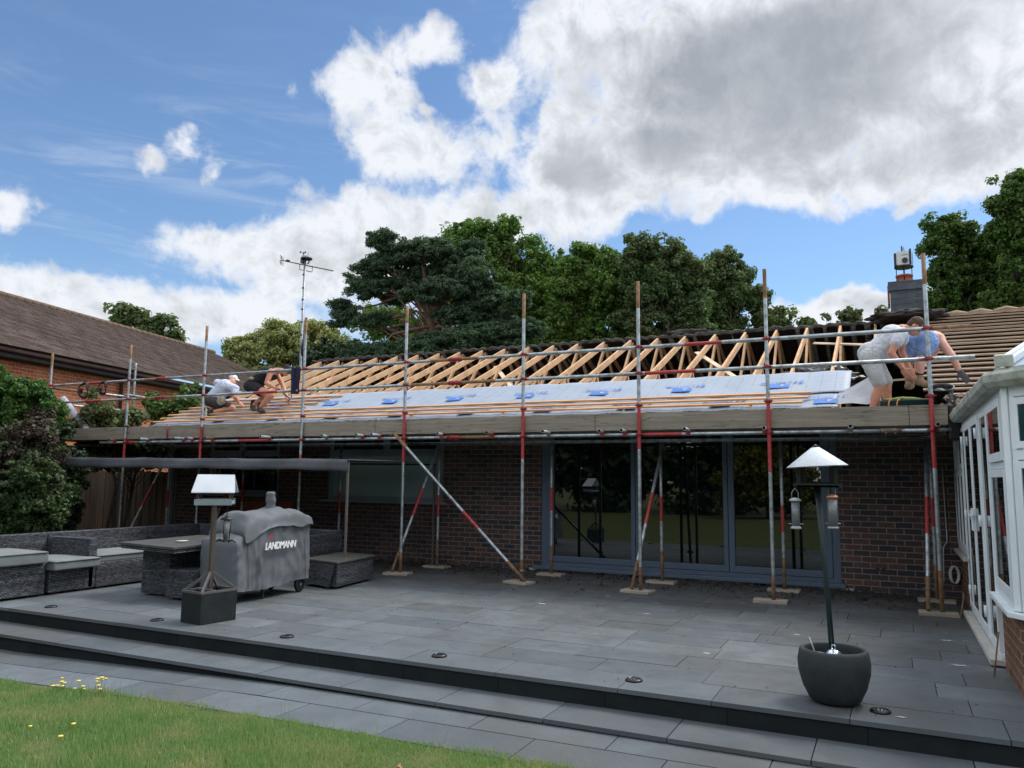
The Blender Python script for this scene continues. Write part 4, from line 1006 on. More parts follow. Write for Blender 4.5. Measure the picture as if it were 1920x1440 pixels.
# side outline along its length (s = distance along, z) - cover is a grid wrapped round it
def bbq_cover():
    # cover cross sections along length; local x = length (0..L), y = depth
    Lq = 1.50; nx_, ny_ = 60, 44
    top = [(-.03,.70),(0,.74),(.12,.79),(.30,.80),(.36,.82),(.42,.95),(.50,1.05),(.62,1.055),(.85,1.045),(1.0,1.06),(1.12,1.075),(1.25,1.06),(1.40,1.02),(1.50,.97),(1.53,.93)]
    xs, zs = zip(*top)
    k = MB()
    dep = .56
    per = []
    for j in range(ny_+1):
        t = j/ny_   # 0 front bottom -> over top -> back bottom
        if t < .38: per.append(('f', t/.38))
        elif t < .62: per.append(('t', (t-.38)/.24))
        else: per.append(('b', (t-.62)/.38))
    for i in range(nx_+1):
        s = i/nx_; x = s*Lq; zt = float(np.interp(x, xs, zs))
        endk = min(1, min(s, 1-s)/.03)
        hood = float(np.interp(x, [0,.14,.30,1.35,1.5],[0,0,1,1,.8])); zf = float(np.interp(x, [-.03,.0,.5,1.5,1.55],[.68,.70,.86,.915,.90])); zt = float(np.interp(x, [-.03,0,.14,.20,.30,.55,.85,1.1,1.35,1.5,1.55],[.72,.745,.80,.90,1.01,1.045,1.035,1.07,1.04,.985,.96]))
        zb = .15 - .02*math.sin(s*5)+.03*(1-s)*.0
        for (seg, u) in per:
            r = .05
            if seg == 'f':
                z = zb+(zf-zb)*u; y = -dep/2
                y -= .030*(1-u) + .016*mnoise.noise(Vector((x*4.5,1.3,u*.8)))*(1.2-u*.7)*2 + .010*mnoise.noise(Vector((x*11,u*2,4)))
                if hood > 0: y += .0
            elif seg == 't':
                v = u*math.pi; z = zf+(zt-zf)*(max(0,math.sin(v))**.55); y = -dep/2*math.copysign(abs(math.cos(v))**.9, math.cos(v))
                if hood: z -= .0
            else:
                z = zb+(zf-zb)*(1-u); y = dep/2+.02*math.sin(x*15)
            p = Vector((x, y, z)); rg = 1-abs(mnoise.noise(Vector((x*3.4+z*1.6, y*2, z*1.9-x*.8)))*3.2); rg2 = 1-abs(mnoise.noise(Vector((x*5.5-z*2.5, 3+y*3, z*3.2)))*3.0); w = .010*mnoise.noise(p*9)-.020*max(0,rg)**3-.012*max(0,rg2)**3-.030*math.exp(-((z-(zf+.0))/.022)**2)*hood*(seg != 't')
            # gathered folds in the dip between shelf and hood
            if .30 < x < .52 and seg != 'b': w -= .02*math.sin((x-.3)*60)*(.4+.6*(seg == 't'))
            k.v.append((p.x, p.y+(w if seg != 't' else 0), p.z+(w if seg == 't' else w*.3)))
    m_ = ny_+1
    for i in range(nx_):
        for j in range(ny_):
            a = i*m_+j; k.f.append((a, a+m_, a+m_+1, a+1)); k.mi.append(0); k.sm.append(True)
    # close the two ends with a small inward grid
    for (i0, sx) in ((0, -1), (nx_, 1)):
        ring = [Vector(k.v[i0*m_+j]) for j in range(m_)]; 
        c = Vector((ring[0].x+sx*.035, 0, .5)); o0 = len(k.v)
        for lv in (.75, .4, 0.0):
            for r_ in ring:
                tgt = Vector((c.x, r_.y*lv, .15+(r_.z-.15)*(.35+.65*lv) if r_.z > .2 else r_.z))
                k.v.append((c.x-sx*.02*(lv), tgt.y, tgt.z))
        rows_ = [[i0*m_+j for j in range(m_)]]+[[o0+q*m_+j for j in range(m_)] for q in range(3)]
        for q in range(3):
            for j in range(ny_): k.f.append((rows_[q][j], rows_[q][j+1], rows_[q+1][j+1], rows_[q+1][j])); k.mi.append(0); k.sm.append(True)
    return k
k = bbq_cover()
# local x runs along +Y, local -y faces +X
MQ = Matrix.Translation((-7.23, 6.96, 0)) @ Matrix.Rotation(R(90), 4, 'Z') @ Matrix.Diagonal((.85,1,1,1))
k.xf(MQ)
M['coverf'] = pm('grey_cover_fabric', (.108,.118,.130), .75, col2=(.085,.094,.105), vs=2.5, bump=.25, bs=14, det=6)
cv = k.build('cover', M['coverf'], bq)
# loose hood panel hanging over the front edge
k = MB(); na, nb = 56, 22
for i in range(na+1):
    x = .13+1.40*i/na; zf = float(np.interp(x, [-.03,.0,.5,1.5,1.55],[.68,.70,.86,.915,.90])); zt = float(np.interp(x, [0,.13,.18,.27,.40,.62,.85,1.1,1.35,1.5,1.55],[.745,.80,.93,1.03,1.05,1.04,1.055,1.085,1.05,1.0,.95]))
    hem = .045+.030*math.sin(x*6.0)+.020*mnoise.noise(Vector((x*6, 1, 7)))
    for j in range(nb+1):
        u = j/nb
        if u < .16: q = u/.16; y = -.305-.022*(1-q)+.012*mnoise.noise(Vector((x*9, q*2, 3))); z = zf-hem*(1-q)+.012
        else:
            v = (u-.16)/.84*math.pi*.94; y = -.30*math.copysign(abs(math.cos(v))**.9, math.cos(v)); z = zf+.014+(zt-zf)*(max(0, math.sin(v))**.5)
            z += .016*mnoise.noise(Vector((x*5, y*6, 9)))-.030*max(0, 1-abs(mnoise.noise(Vector((x*2.6+y*3, y*4, 5)))*4))**2
        k.v.append((x, y, z))
for i in range(na):
    for j in range(nb): a = i*(nb+1)+j; k.f.append((a, a+nb+1, a+nb+2, a+1)); k.mi.append(0); k.sm.append(True)
k.xf(MQ); o = k.build('hood_panel', M['coverf'], bq, fixn=False); s_ = o.modifiers.new('t', 'SOLIDIFY'); s_.thickness = .006
# chimney sock
k = MB()
pr = []
for i in range(11):
    z = i/10; pr.append((.062+.006*math.sin(z*14)+(.004 if i % 2 else 0)-(.02 if i == 10 else 0), z*.235))
k.lathe(pr, (0,0,0), 18)
k.v = [(x+.008*mnoise.noise(Vector((x*9,y*9,z*20))), y+.02*(z>.15)*0+.010*mnoise.noise(Vector((x*12,5,z*16))), z) for x, y, z in k.v]
k.xf(MQ @ Matrix.Translation((1.02, .02, 1.05)) @ Matrix.Rotation(R(-3), 4, 'Y')); k.build('flue_sleeve', M['coverf'], bq)
# seams and hem
M['seam'] = pm('seam_thread', (.05,.052,.056), .8)
for xx in (.20, 1.38): MB().tube([MQ @ Vector((xx, -.335, .16)), MQ @ Vector((xx, -.318, .45)), MQ @ Vector((xx, -.300, .70))], .004, 5).build('seam', M['seam'], bq)
# wheels and legs
for (xx, yy) in ((1.38,-.24),(1.38,.24)):
    k = MB(); k.lathe([(.045,-.022),(.088,-.024),(.096,-.015),(.096,.015),(.088,.024),(.045,.022)], (0,0,0), 26); k.xf(MQ @ Matrix.Translation((xx, yy, .098)) @ Matrix.Rotation(R(90), 4, 'X'))
    wh = k.build('wheel', M['black'], bq)
    k = MB(); k.lathe([(.012,-.028),(.02,-.026),(.02,.026),(.012,.028)], (0,0,0), 12)
    for a in range(5): k.bar((0,0,0),(.06*math.cos(a*1.257),.06*math.sin(a*1.257),0),.012,.03)
    k.xf(MQ @ Matrix.Translation((xx, yy, .098)) @ Matrix.Rotation(R(90), 4, 'X')); k.build('hub', pm('grey_hub', (.14,.15,.16), .4), wh)
for (xx, yy) in ((.14,-.2),(.14,.2),(.60,-.24)):
    MB().box(xx-.015, xx+.015, yy-.015, yy+.015, .002, .3).xf(MQ).build('leg', M['darkmetal'], bq)
MB().box(.1, 1.42, -.22, .22, .19, .24).xf(MQ).build('lower_shelf', M['black'], bq)
# lettering on the cover
def text_mesh(name, s, size, mat, parent, Mx, off=.0, space=1.0, ext=.0015, font_off=0.0, shear=0.0):
    cu_ = bpy.data.curves.new(name, 'FONT'); cu_.body = s; cu_.size = size; cu_.extrude = ext; cu_.align_x = 'LEFT'; cu_.space_character = space; cu_.offset = font_off; cu_.shear = shear
    to = bpy.data.objects.new(name, cu_); COL.objects.link(to)
    dg = bpy.context.evaluated_depsgraph_get(); me = bpy.data.meshes.new_from_object(to.evaluated_get(dg)); 
    bpy.data.objects.remove(to); bpy.data.curves.remove(cu_)
    me.transform(Mx); me.materials.clear(); me.materials.append(mat)
    o = bpy.data.objects.new(name, me); COL.objects.link(o)
    if parent: setpar(o, parent)
    return o
ML = MQ @ Matrix.Translation((.47, -.352, .60)) @ Matrix.Rotation(R(90), 4, 'X')
text_mesh('lettering', 'LANDMANN', .118, pm('white_print', (.8,.8,.8), .5), bq, ML, space=.92, ext=.004, font_off=.0035, shear=.2)
k = MB()
def starpoly(cx_, cz_, r0, r1, n):
    return [(cx_+(r0 if i % 2 == 0 else r1)*math.cos(i*math.pi/n+.3), -.356, cz_+(r0 if i % 2 == 0 else r1)*math.sin(i*math.pi/n+.3)) for i in range(2*n)]
pp = starpoly(.585, .745, .045, .02, 6); cc = len(pp)
k.add(pp+[(.585,-.358,.745)], [(i, (i+1) % cc, cc) for i in range(cc)]); k.xf(MQ); k.build('flame_mark', pm('red_print', (.45,.03,.03), .5), bq, fixn=False)
# ---- bird feeder station in a round pot
pot = thing('bird_feeder_station', 'black pole bird feeder with a white cone roof standing in a round black pot', 'bird feeder', (-.42, 5.96, 0))
PC = (-.42, 5.98, 0)
k = MB(); k.lathe([(.12,.0),(.165,.02),(.205,.10),(.232,.20),(.236,.27),(.225,.335),(.215,.352),(.200,.356),(.190,.345),(.195,.30),(.19,.24)], PC, 40)
k.build('pot', pm('black_pot', (.013,.018,.020), .7, col2=(.022,.029,.031), vs=14, bump=.25, bs=50), pot)
k = MB(); k.lathe([(.0,.255),(.192,.25),(.192,.24)][::-1], PC, 30); k.build('soil', M['asph'], pot)
k = MB(); k.tube([(-.425,6.0,.25),(-.455,5.99,.9),(-.485,5.96,1.46)], .019, 12); 
k.build('pole', pm('dark_green_pole', (.012,.030,.030), .4, vs=6), pot)
k = MB(); k.lathe([(.205,0),(.205,.004),(.03,.135),(.012,.145)], (-.48,5.95,1.598), 40); k.xf(Matrix.Translation((-.48,5.95,1.6)) @ Matrix.Rotation(R(-3),4,'Y') @ Matrix.Translation((.48,-5.95,-1.6)))
k.build('cone_roof', pm('white_enamel', (.74,.79,.84), .25, vs=3, spec=.6), pot)
k = MB(); k.lathe([(.028,0),(.004,.022)], (-.487,5.95,1.735), 14); k.build('finial', M['darkmetal'], pot)
k = MB(); k.box(-.62,-.335,5.84,6.06,1.455,1.468); k.box(-.64,-.315,5.90,5.915,1.462,1.482); k.box(-.61,-.33,6.05,6.062,1.455,1.49); k.box(-.61,-.33,5.84,5.852,1.455,1.478)
k.build('tray', M['darkmetal'], pot)
k = MB()
for (x, y) in ((-.60,5.88),(-.355,5.88),(-.60,6.03),(-.355,6.03),(-.57,5.95),(-.38,5.96)): k.box(x-.014,x+.014,y-.008,y+.008,1.468,1.61)
k.build('roof_strut', M['black'], pot)
def tubefeeder(px_, cap, label, h=.17, ztop=1.37, wide=.028):
    t = thing('tube_feeder', label, 'bird feeder', (px_[0], px_[1], ztop-h), 'tube feeders hanging from the cone roofed pole')
    x, y = px_
    k = MB(); k.tube([(x-.022,y,ztop-.005),(x-.022,y,ztop+.055),(x,y,ztop+.085),(x+.022,y,ztop+.055),(x+.022,y,ztop-.005)], .0025, 5); k.build('hanger', M['galv'], t)
    k = MB(); k.lathe([(.012,.018),(.036,.008),(.043,-.004),(.030,-.006)][::-1], (x,y,ztop), 20); k.build('lid', cap, t)
    k = MB(); k.lathe([(wide,0),(wide,h)], (x,y,ztop-h-.005), 18); k.build('seed_tube', pm('mesh_tube', (.17,.18,.19), .35, .2, vs=60), t)
    k = MB(); k.lathe([(.036,-.012),(.038,-.004),(.03,.004),(.012,.035)], (x,y,ztop-h-.003), 20); k.tube([(x-.05,y,ztop-h+.02),(x+.05,y,ztop-h+.02)], .0028, 5); k.build('base', pm('pale_base', (.35,.37,.38), .4), t)
    return t
c1 = at(1491, 938, 5.92); tubefeeder((c1.x, c1.y), pm('pale_lid', (.45,.47,.48), .4), 'bird feeder tube with a pale grey lid hanging on the left of the pole', .185, c1.z)
c2 = at(1560, 932, 5.88); tubefeeder((c2.x, c2.y), pm('copper_lid', (.50,.20,.09), .35, .4), 'bird feeder tube with a copper coloured lid hanging on the right of the pole', .20, c2.z, .032)
k = MB(); k.lathe([(.0,.0),(.062,.0),(.058,.02),(.035,.045),(.0,.055)], (-.415,5.93,.305), 22); k.tube([(-.425,5.93,.355),(-.425,5.93,.385),(-.405,5.93,.385),(-.405,5.93,.355)], .004, 6)
tag(k.build('dome_lid', pm('shiny_steel', (.75,.8,.85), .12, 1.0)), 'shiny steel domed lid lying in the round black pot', 'lid')
k = MB(); k.lathe([(.0,0),(.06,.004),(.062,.01),(.0,.012)], (-.52,5.90,.315), 22); k.tube([(-.53,5.9,.32),(-.565,5.89,.43)], .005, 6)
tag(k.build('saucer', pm('pale_saucer', (.42,.44,.43), .6)), 'pale round saucer with a thin rod lying in the round black pot', 'saucer')
# ---- recessed deck lights along the step edge
for i, (x, lb) in enumerate(((-8.58,'nearest the footstools at the left'),(-6.885,'between the footstools and the bird table planter'),(-5.157,'just right of the bird table planter'),(-3.501,'near the middle of the step edge'),(-1.807,'second from the right, left of the round pot'),(-.138,'just right of the round pot'))):
    t = thing('deck_light', 'round black deck light, '+lb, 'deck light', (x, 5.86, 0), 'recessed deck lights along the upper step')
    k = MB(); k.lathe([(.062,0),(.066,.006),(.055,.016),(.043,.018),(.043,.010)], (x, 5.86, .001), 26); k.build('rim', M['black'], t)
    k = MB(); k.lathe([(.0,.0),(.042,.0),(.04,.004),(.0,.006)], (x, 5.86, .009), 20); k.build('lens', pm('frosted_lens', (.25,.27,.28), .2) if i == 0 else M['lens'], t)
    if i == 0: M['lens'] = bpy.data.materials['frosted_lens']
    k = MB()
    for a in (-.022, 0, .022): k.box(x+a-.004, x+a+.004, 5.86-.036, 5.86+.036, .014, .020)
    k.build('grille', M['black'], t)
# ---- debris swept below the scaffold, droppings, twigs
rd_ = np.random.RandomState(9); k = MB()
for i in range(3200):
    x = rd_.uniform(-8.5, .4); y = 11.93-abs(rd_.normal(0, .55)); s = abs(rd_.normal(0, .010))+.004
    if y < 8.6: continue
    if rd_.rand() < .06: s *= 2.2
    z = .003; a = rd_.uniform(0, 6.3); ca, sa = math.cos(a)*s, math.sin(a)*s
    k.add([(x-ca,y-sa,z),(x+sa*.7,y-ca*.7,z),(x+ca,y+sa,z+s*.3),(x-sa*.6,y+ca*.6,z),(x,y,z+s*.8)], [(0,1,4),(1,2,4),(2,3,4),(3,0,4)])
o = k.build('roof_debris', pm('dark_crumbs', (.025,.021,.018), .9, isl=.6), uv=False, fixn=False); tag(o, kind='stuff')
k = MB()
for i in range(150):
    x = rd_.uniform(-7, .6); y = rd_.uniform(5.7, 10); s = rd_.uniform(.003, .011); a = rd_.uniform(0, 6.3); ca, sa = math.cos(a)*s, math.sin(a)*s
    k.add([(x-ca,y-sa,.002),(x+sa,y-ca*.7,.002),(x+ca,y+sa,.002),(x,y,.002+s*.7)], [(0,1,3),(1,2,3),(2,0,3)])
tag(k.build('patio_crumbs', pm('patio_crumbs', (.03,.025,.02), .9, isl=.8), uv=False, fixn=False), kind='stuff')
k = MB()
def splat(x, y, s, el=1.6):
    n = 11; pts = []
    for i in range(n): 
        a = i/n*6.283; r = s*(1+.45*math.sin(i*2.3+x*9)+.2*math.sin(i*4.1)); pts.append((x+r*el*math.cos(a), y+r*math.sin(a)*.6, .0026))
    k.add(pts+[(x, y, .004)], [(i, (i+1) % n, n) for i in range(n)])
for (px_, py_, s) in ((1016,1132,.035),(1213,1151,.025),(1232,1131,.022),(1140,1118,.015),(1800,1248,.04),(1775,1201,.035),(1810,1202,.015),(1495,1190,.022),(1325,1225,.02),(1600,1192,.01),(1395,1131,.018),(1105,1183,.008),(1690,1345,.02),(1080,1180,.01)):
    d = cf + cr*((px_-960)/FPX)+cu*((720-py_)/FPX); t = -CH/d.z; splat(d.x*t, d.y*t, s)
tag(k.build('bird_droppings', pm('white_dropping', (.55,.57,.55), .8), uv=False, fixn=False), kind='stuff')
# ================================================================ people (bodies as one continuous remeshed surface)
def frame(d, up=(0,0,1)):
    z = Vector(d).normalized(); x = Vector(up).cross(z)
    if x.length < 1e-4: x = Vector((1,0,0))
    x.normalize(); y = z.cross(x); return Matrix((x, y, z)).transposed()
def capsule(k, a, b, r0, r1, n=14, flat=1.0, up=(0,0,1)):
    a = Vector(a); b = Vector(b); Ln = (b-a).length; Fm = frame(b-a, up); o = len(k.v); rings = []
    for i in range(4): t = -math.pi/2+i*math.pi/8; rings.append((math.sin(t)*r0, max(.0005, math.cos(t)*r0)))
    rings.append((0, r0)); rings.append((Ln*.5, (r0+r1)/2)); rings.append((Ln, r1))
    for i in range(1, 5): t = i*math.pi/8; rings.append((Ln+math.sin(t)*r1, max(.0005, math.cos(t)*r1)))
    for (z, r) in rings:
        for j in range(n):
            q = 2*math.pi*j/n; k.v.append(tuple(a+Fm @ Vector((r*math.cos(q), r*math.sin(q)*flat, z))))
    for i in range(len(rings)-1):
        for j in range(n):
            p = o+i*n+j; q = o+i*n+(j+1) % n; k.f.append((p, q, q+n, p+n)); k.mi.append(0); k.sm.append(True)
    k.f.append(tuple(o+j for j in reversed(range(n)))); k.mi.append(0); k.sm.append(True)
    e = o+(len(rings)-1)*n; k.f.append(tuple(e+j for j in range(n))); k.mi.append(0); k.sm.append(True)
def ellips(k, c, rad, Fm=None, n=16, m_=10):
    o = len(k.v); c = Vector(c); Fm = Fm or Matrix.Identity(3)
    for i in range(m_+1):
        t = -math.pi/2+math.pi*i/m_; 
        for j in range(n):
            q = 2*math.pi*j/n; cc = max(.004, math.cos(t)); k.v.append(tuple(c+Fm @ Vector((rad[0]*cc*math.cos(q), rad[1]*cc*math.sin(q), rad[2]*math.sin(t)))))
    for i in range(m_):
        for j in range(n):
            p = o+i*n+j; q = o+i*n+(j+1) % n; k.f.append((p, q, q+n, p+n)); k.mi.append(0); k.sm.append(True)
    k.f.append(tuple(o+j for j in reversed(range(n)))); k.mi.append(0); k.sm.append(True)
    e = o+m_*n; k.f.append(tuple(e+j for j in range(n))); k.mi.append(0); k.sm.append(True)
def remesh(k, name, mat, parent, vox=.011, it=3, wr=0.0, wf=18.0, keep=None):
    o = k.build('tmp', mat, None, uv=False)
    r = o.modifiers.new('r', 'REMESH'); r.mode = 'VOXEL'; r.voxel_size = vox; r.use_smooth_shade = True
    s = o.modifiers.new('s', 'SMOOTH'); s.iterations = it; s.factor = .5
    dg = bpy.context.evaluated_depsgraph_get(); me = bpy.data.meshes.new_from_object(o.evaluated_get(dg)); me.name = name
    bpy.data.objects.remove(o)
    if wr:
        nn = [v.normal.copy() for v in me.vertices]
        for v, n_ in zip(me.vertices, nn):
            p = v.co; v.co = p+n_*wr*(.8*mnoise.noise(Vector((p.x*wf, p.y*wf, p.z*wf*.6)))-1.1*max(0, 1-abs(mnoise.noise(Vector((p.x*wf*1.2+p.z*wf*.9, p.y*wf, p.z*wf*1.3-p.x*wf*.5)))*3.4))**2+.45)
    me.materials.clear(); me.materials.append(mat)
    for p in me.polygons: p.use_smooth = True
    o = bpy.data.objects.new(name, me); COL.objects.link(o)
    if parent: setpar(o, parent)
    return o
def hand(k, wrist, d, palmn, side=1, curl=.5, s=1.0):
    """palm plus four fingers of different lengths and a thumb from the side of the palm"""
    w = Vector(wrist); d = Vector(d).normalized(); n = (Vector(palmn)-d*Vector(palmn).dot(d)).normalized(); lat = d.cross(n)*side
    Fm = Matrix((lat, n, d)).transposed()
    ellips(k, w+d*.05*s, (.040*s, .016*s, .052*s), Fm)
    for i, (off, ln) in enumerate(((-.028,.066),(-.010,.076),(.009,.072),(.027,.056))):
        b = w+d*.088*s+lat*off*s; spread = lat*off*.35
        m1 = b+(d+spread*2-n*curl*.35).normalized()*ln*.52*s
        e = m1+(d+spread*2-n*curl*1.3).normalized()*ln*.48*s
        capsule(k, b-d*.015, m1, .0092*s, .0085*s, 8); capsule(k, m1, e, .0085*s, .0072*s, 8)
    tb = w+d*.025*s-lat*.032*s; t1 = tb+(d*.6-lat*.75-n*.35).normalized()*.038*s; t2 = t1+(d*.9-lat*.25-n*.5).normalized()*.03*s
    capsule(k, tb, t1, .0125*s, .0105*s, 8); capsule(k, t1, t2, .0105*s, .0085*s, 8)
def head(k, c, face, up, neck):
    f = Vector(face).normalized(); u = Vector(up); u = (u-f*u.dot(f)).normalized(); l = u.cross(f); Fm = Matrix((l, f, u)).transposed(); c = Vector(c)
    def P(x, y, z): return c+Fm @ Vector((x, y, z))
    ellips(k, P(0,-.012,.025), (.076,.094,.088), Fm)          # skull
    ellips(k, P(0,.022,-.035), (.058,.066,.075), Fm)          # face
    ellips(k, P(0,.050,-.088), (.030,.026,.022), Fm)          # chin
    capsule(k, P(0,.080,-.002), P(0,.103,-.034), .009, .014, 8)   # nose
    ellips(k, P(0,.083,-.062), (.024,.010,.007), Fm); ellips(k, P(.030,.078,.010), (.018,.010,.007), Fm); ellips(k, P(-.030,.078,.010), (.018,.010,.007), Fm)
    for sx in (-1, 1): ellips(k, P(sx*.078,-.008,-.012), (.009,.020,.032), Fm)
    capsule(k, P(0,-.03,-.04), neck, .056, .062)
    return P, Fm
def eyes(P, Fm, parent):
    for sx in (-1, 1):
        k = MB(); ellips(k, P(sx*.031,.083,-.004), (.012,.006,.006), Fm, 8, 6); k.build('eye', M['black'], parent, uv=False)
def foot(k, ankle, d, up, L=.25, r=.045):
    a = Vector(ankle); d = Vector(d).normalized(); u = Vector(up).normalized()
    capsule(k, a-u*.045-d*.03, a-u*.055+d*(L-.11), r*1.0, r*.86, 14); capsule(k, a, a-u*.05, r*1.15, r*1.15)
    ellips(k, a-u*.062+d*.06, (.052, L/2, .030), Matrix((d.cross(u), d, u)).transposed())
M['tee_white'] = pm('white_tee', (.62,.63,.67), .85, col2=(.54,.55,.60), vs=5, bump=.25, bs=22)
M['tee_blue'] = pm('pale_blue_tee', (.50,.55,.66), .85, col2=(.42,.47,.60), vs=6, bump=.25, bs=22)
M['shorts_pale'] = pm('pale_grey_shorts', (.50,.50,.50), .9, col2=(.36,.36,.37), vs=7, bump=.3, bs=25)
M['shorts_blue'] = pm('light_blue_shorts', (.22,.33,.56), .9, col2=(.15,.24,.45), vs=8, bump=.3, bs=25)
M['shorts_dark'] = pm('charcoal_shorts', (.050,.046,.050), .9, col2=(.03,.03,.033), vs=6, bump=.3, bs=25)
M['cloth_black'] = pm('black_cloth', (.014,.014,.018), .85, vs=6, bump=.3, bs=25)
M['hair'] = pm('brown_hair', (.075,.035,.022), .7, col2=(.04,.02,.012), vs=30, bump=.5, bs=90)
M['boot_tan'] = pm('tan_boot', (.30,.21,.13), .8, col2=(.20,.14,.09), vs=12, bump=.2)
M['boot_dark'] = pm('dark_boot', (.075,.065,.055), .8, col2=(.04,.035,.03), vs=12, bump=.2)
M['canvas'] = pm('canvas_pouch', (.36,.33,.24), .9, col2=(.25,.22,.15), vs=9, bump=.3)
RN = Vector((0, -SL, 1)).normalized()   # roof normal
def tattoo(): pass

# ---- person C: bent over on the walkway at the right
yc = 10.86
pel = at(1635, 668, yc); che = at(1672, 632, yc); nk = at(1699, 617, yc); hd = at(1717, 613, yc)
PCn = thing('person', 'roofer in a white t-shirt and pale shorts bent forward on the walkway', 'person', (pel.x, yc, 2.214), 'roofers at work')
k = MB()
sn_, sf_ = at(1688, 627, yc-.17), at(1692, 622, yc+.17)
hn, hf_ = pel+Vector((0,-.09,-.03)), pel+Vector((.02,.09,-.03))
kn, kf = at(1650, 724, yc-.12), at(1663, 722, yc+.12)
an_, af_ = at(1634, 783, yc-.14), at(1670, 786, yc+.13); an_.z = af_.z = 2.214+.085
capsule(k, pel, pel.lerp(che, .5), .135, .125, flat=.95); capsule(k, pel.lerp(che, .5), che, .125, .145); capsule(k, che, nk-Vector((.05,0,.02)), .145, .085)
capsule(k, sn_, sf_, .062, .062)
for (h_, kk, aa) in ((hn, kn, an_), (hf_, kf, af_)):
    capsule(k, h_, kk, .088, .060); mid = kk.lerp(aa, .32)+Vector((-.015,0,0)); capsule(k, kk, mid, .058, .058); capsule(k, mid, aa, .058, .040)
el = at(1671, 662, yc-.24); wr_ = at(1692, 690, yc-.22); el2 = at(1691, 660, yc+.20); wr2 = at(1706, 690, yc+.12)
for (s0, e0_, w0) in ((sn_, el, wr_), (sf_, el2, wr2)):
    capsule(k, s0, e0_, .050, .043); m1 = e0_.lerp(w0, .3); capsule(k, e0_, m1, .043, .042); capsule(k, m1, w0, .042, .028)
hand(k, wr_, at(1703, 708, yc-.2)-wr_, (-.2,-1,.1), 1, .5, 1.1); hand(k, wr2, at(1712, 707, yc+.1)-wr2, (-.2,-1,.1), 1, .6, 1.1)
P_, F_ = head(k, hd, (.55,-.12,-.80), (.80,-.05,.58), nk-Vector((.02,0,.01)))
body = remesh(k, 'body', M['skin'], PCn, .009, 3)
eyes(P_, F_, PCn)
k = MB(); ellips(k, P_(0,-.022,.036), (.082,.098,.090), F_); ellips(k, P_(0,-.055,-.01), (.075,.06,.07), F_); remesh(k, 'hair', M['hair'], PCn, .010, 1, .006, 40)
k = MB()   # t-shirt
q0 = pel.lerp(che, .10)
capsule(k, q0, pel.lerp(che, .5), .142, .140); capsule(k, pel.lerp(che, .5), che, .140, .162); capsule(k, che, nk-Vector((.055,0,.03)), .160, .085)
for (s0, e0_) in ((sn_, el), (sf_, el2)): capsule(k, s0, s0.lerp(e0_, .42), .075, .072)
capsule(k, sn_, sf_, .078, .078)
capsule(k, che+Vector((-.02,0,-.08)), pel.lerp(che, .35)+Vector((.06,0,-.08)), .10, .09)
remesh(k, 't_shirt', M['tee_white'], PCn, .011, 2, .008, 7)
k = MB()   # shorts
capsule(k, pel+Vector((-.02,0,.04)), pel.lerp(che, .18), .150, .138)
for (h_, kk) in ((hn, kn), (hf_, kf)): capsule(k, h_+Vector((-.03,0,0)), h_.lerp(kk, .86), .125, .088)
remesh(k, 'shorts', M['shorts_pale'], PCn, .011, 2, .007, 8)
for aa in (an_, af_):
    k = MB(); foot(k, aa, (.9,-.3,0), (0,0,1)); remesh(k, 'boot', M['boot_dark'], PCn, .010, 2)

# ---- person D: in blue shorts, bent away on the roof edge behind
yd = 11.25
pel = at(1726, 641, yd); che = at(1752, 640, yd+.34); nk = at(1752, 652, yd+.50); hd = at(1748, 658, yd+.60)
PD = thing('person', 'roofer in light blue shorts bending away, one gloved hand on the old battens', 'person', (pel.x, yd, 2.5), 'roofers at work')
k = MB()
hn, hf_ = pel+Vector((-.09,-.03,-.02)), pel+Vector((.08,-.05,-.03))
kn, kf = at(1702, 684, yd+.0), at(1724, 680, yd-.12)
an_, af_ = at(1706, 714, yd+.08), at(1723, 706, yd-.10)
capsule(k, pel, pel.lerp(che, .5), .135, .125); capsule(k, pel.lerp(che, .5), che, .125, .14); capsule(k, che, nk, .13, .08)
s1 = at(1758, 634, yd+.16); e1 = at(1785, 668, yd+.05); w1 = at(1799, 696, yd+.10); s2 = che+Vector((-.2,.1,0)); e2 = s2+Vector((.0,.25,-.04)); w2 = e2+Vector((.1,.2,.02))
capsule(k, che, s1, .11, .075)
capsule(k, s1, e1, .066, .050); m1 = e1.lerp(w1, .3); capsule(k, e1, m1, .050, .047); capsule(k, m1, w1, .047, .034); capsule(k, s2, e2, .05, .042); capsule(k, e2, w2, .042, .03)
for (h_, kk, aa) in ((hn, kn, an_), (hf_, kf, af_)):
    capsule(k, h_, kk, .092, .064); mid = kk.lerp(aa, .4); capsule(k, kk, mid, .062, .062); capsule(k, mid, aa, .062, .044)
hand(k, w2, w2-e2, (0,-1,0)); P_, F_ = head(k, hd, (-.1,.35,-.9), (-.1,.9,.4), nk)
remesh(k, 'body', M['skin_pale'], PD, .010, 3); eyes(P_, F_, PD)
k = MB(); ellips(k, P_(0,-.022,.036), (.082,.098,.090), F_); remesh(k, 'hair', M['hair'], PD, .010, 1, .006, 40)
k = MB(); hand(k, w1, (.45,-.2,-.75), (-.4,-1,.2), -1, .3, 1.12); capsule(k, w1-Vector((.02,0,-.05)), w1, .040, .037); remesh(k, 'glove', pm('grey_glove', (.10,.09,.10), .85), PD, .007, 1)
k = MB(); capsule(k, pel+Vector((0,0,.02)), pel.lerp(che, .25), .165, .150)
for (h_, kk) in ((hn, kn), (hf_, kf)): capsule(k, h_, h_.lerp(kk, .48), .130, .108)
ellips(k, pel+Vector((.02,-.02,.02)), (.19,.15,.14))
remesh(k, 'shorts', M['shorts_blue'], PD, .011, 2, .008, 9)
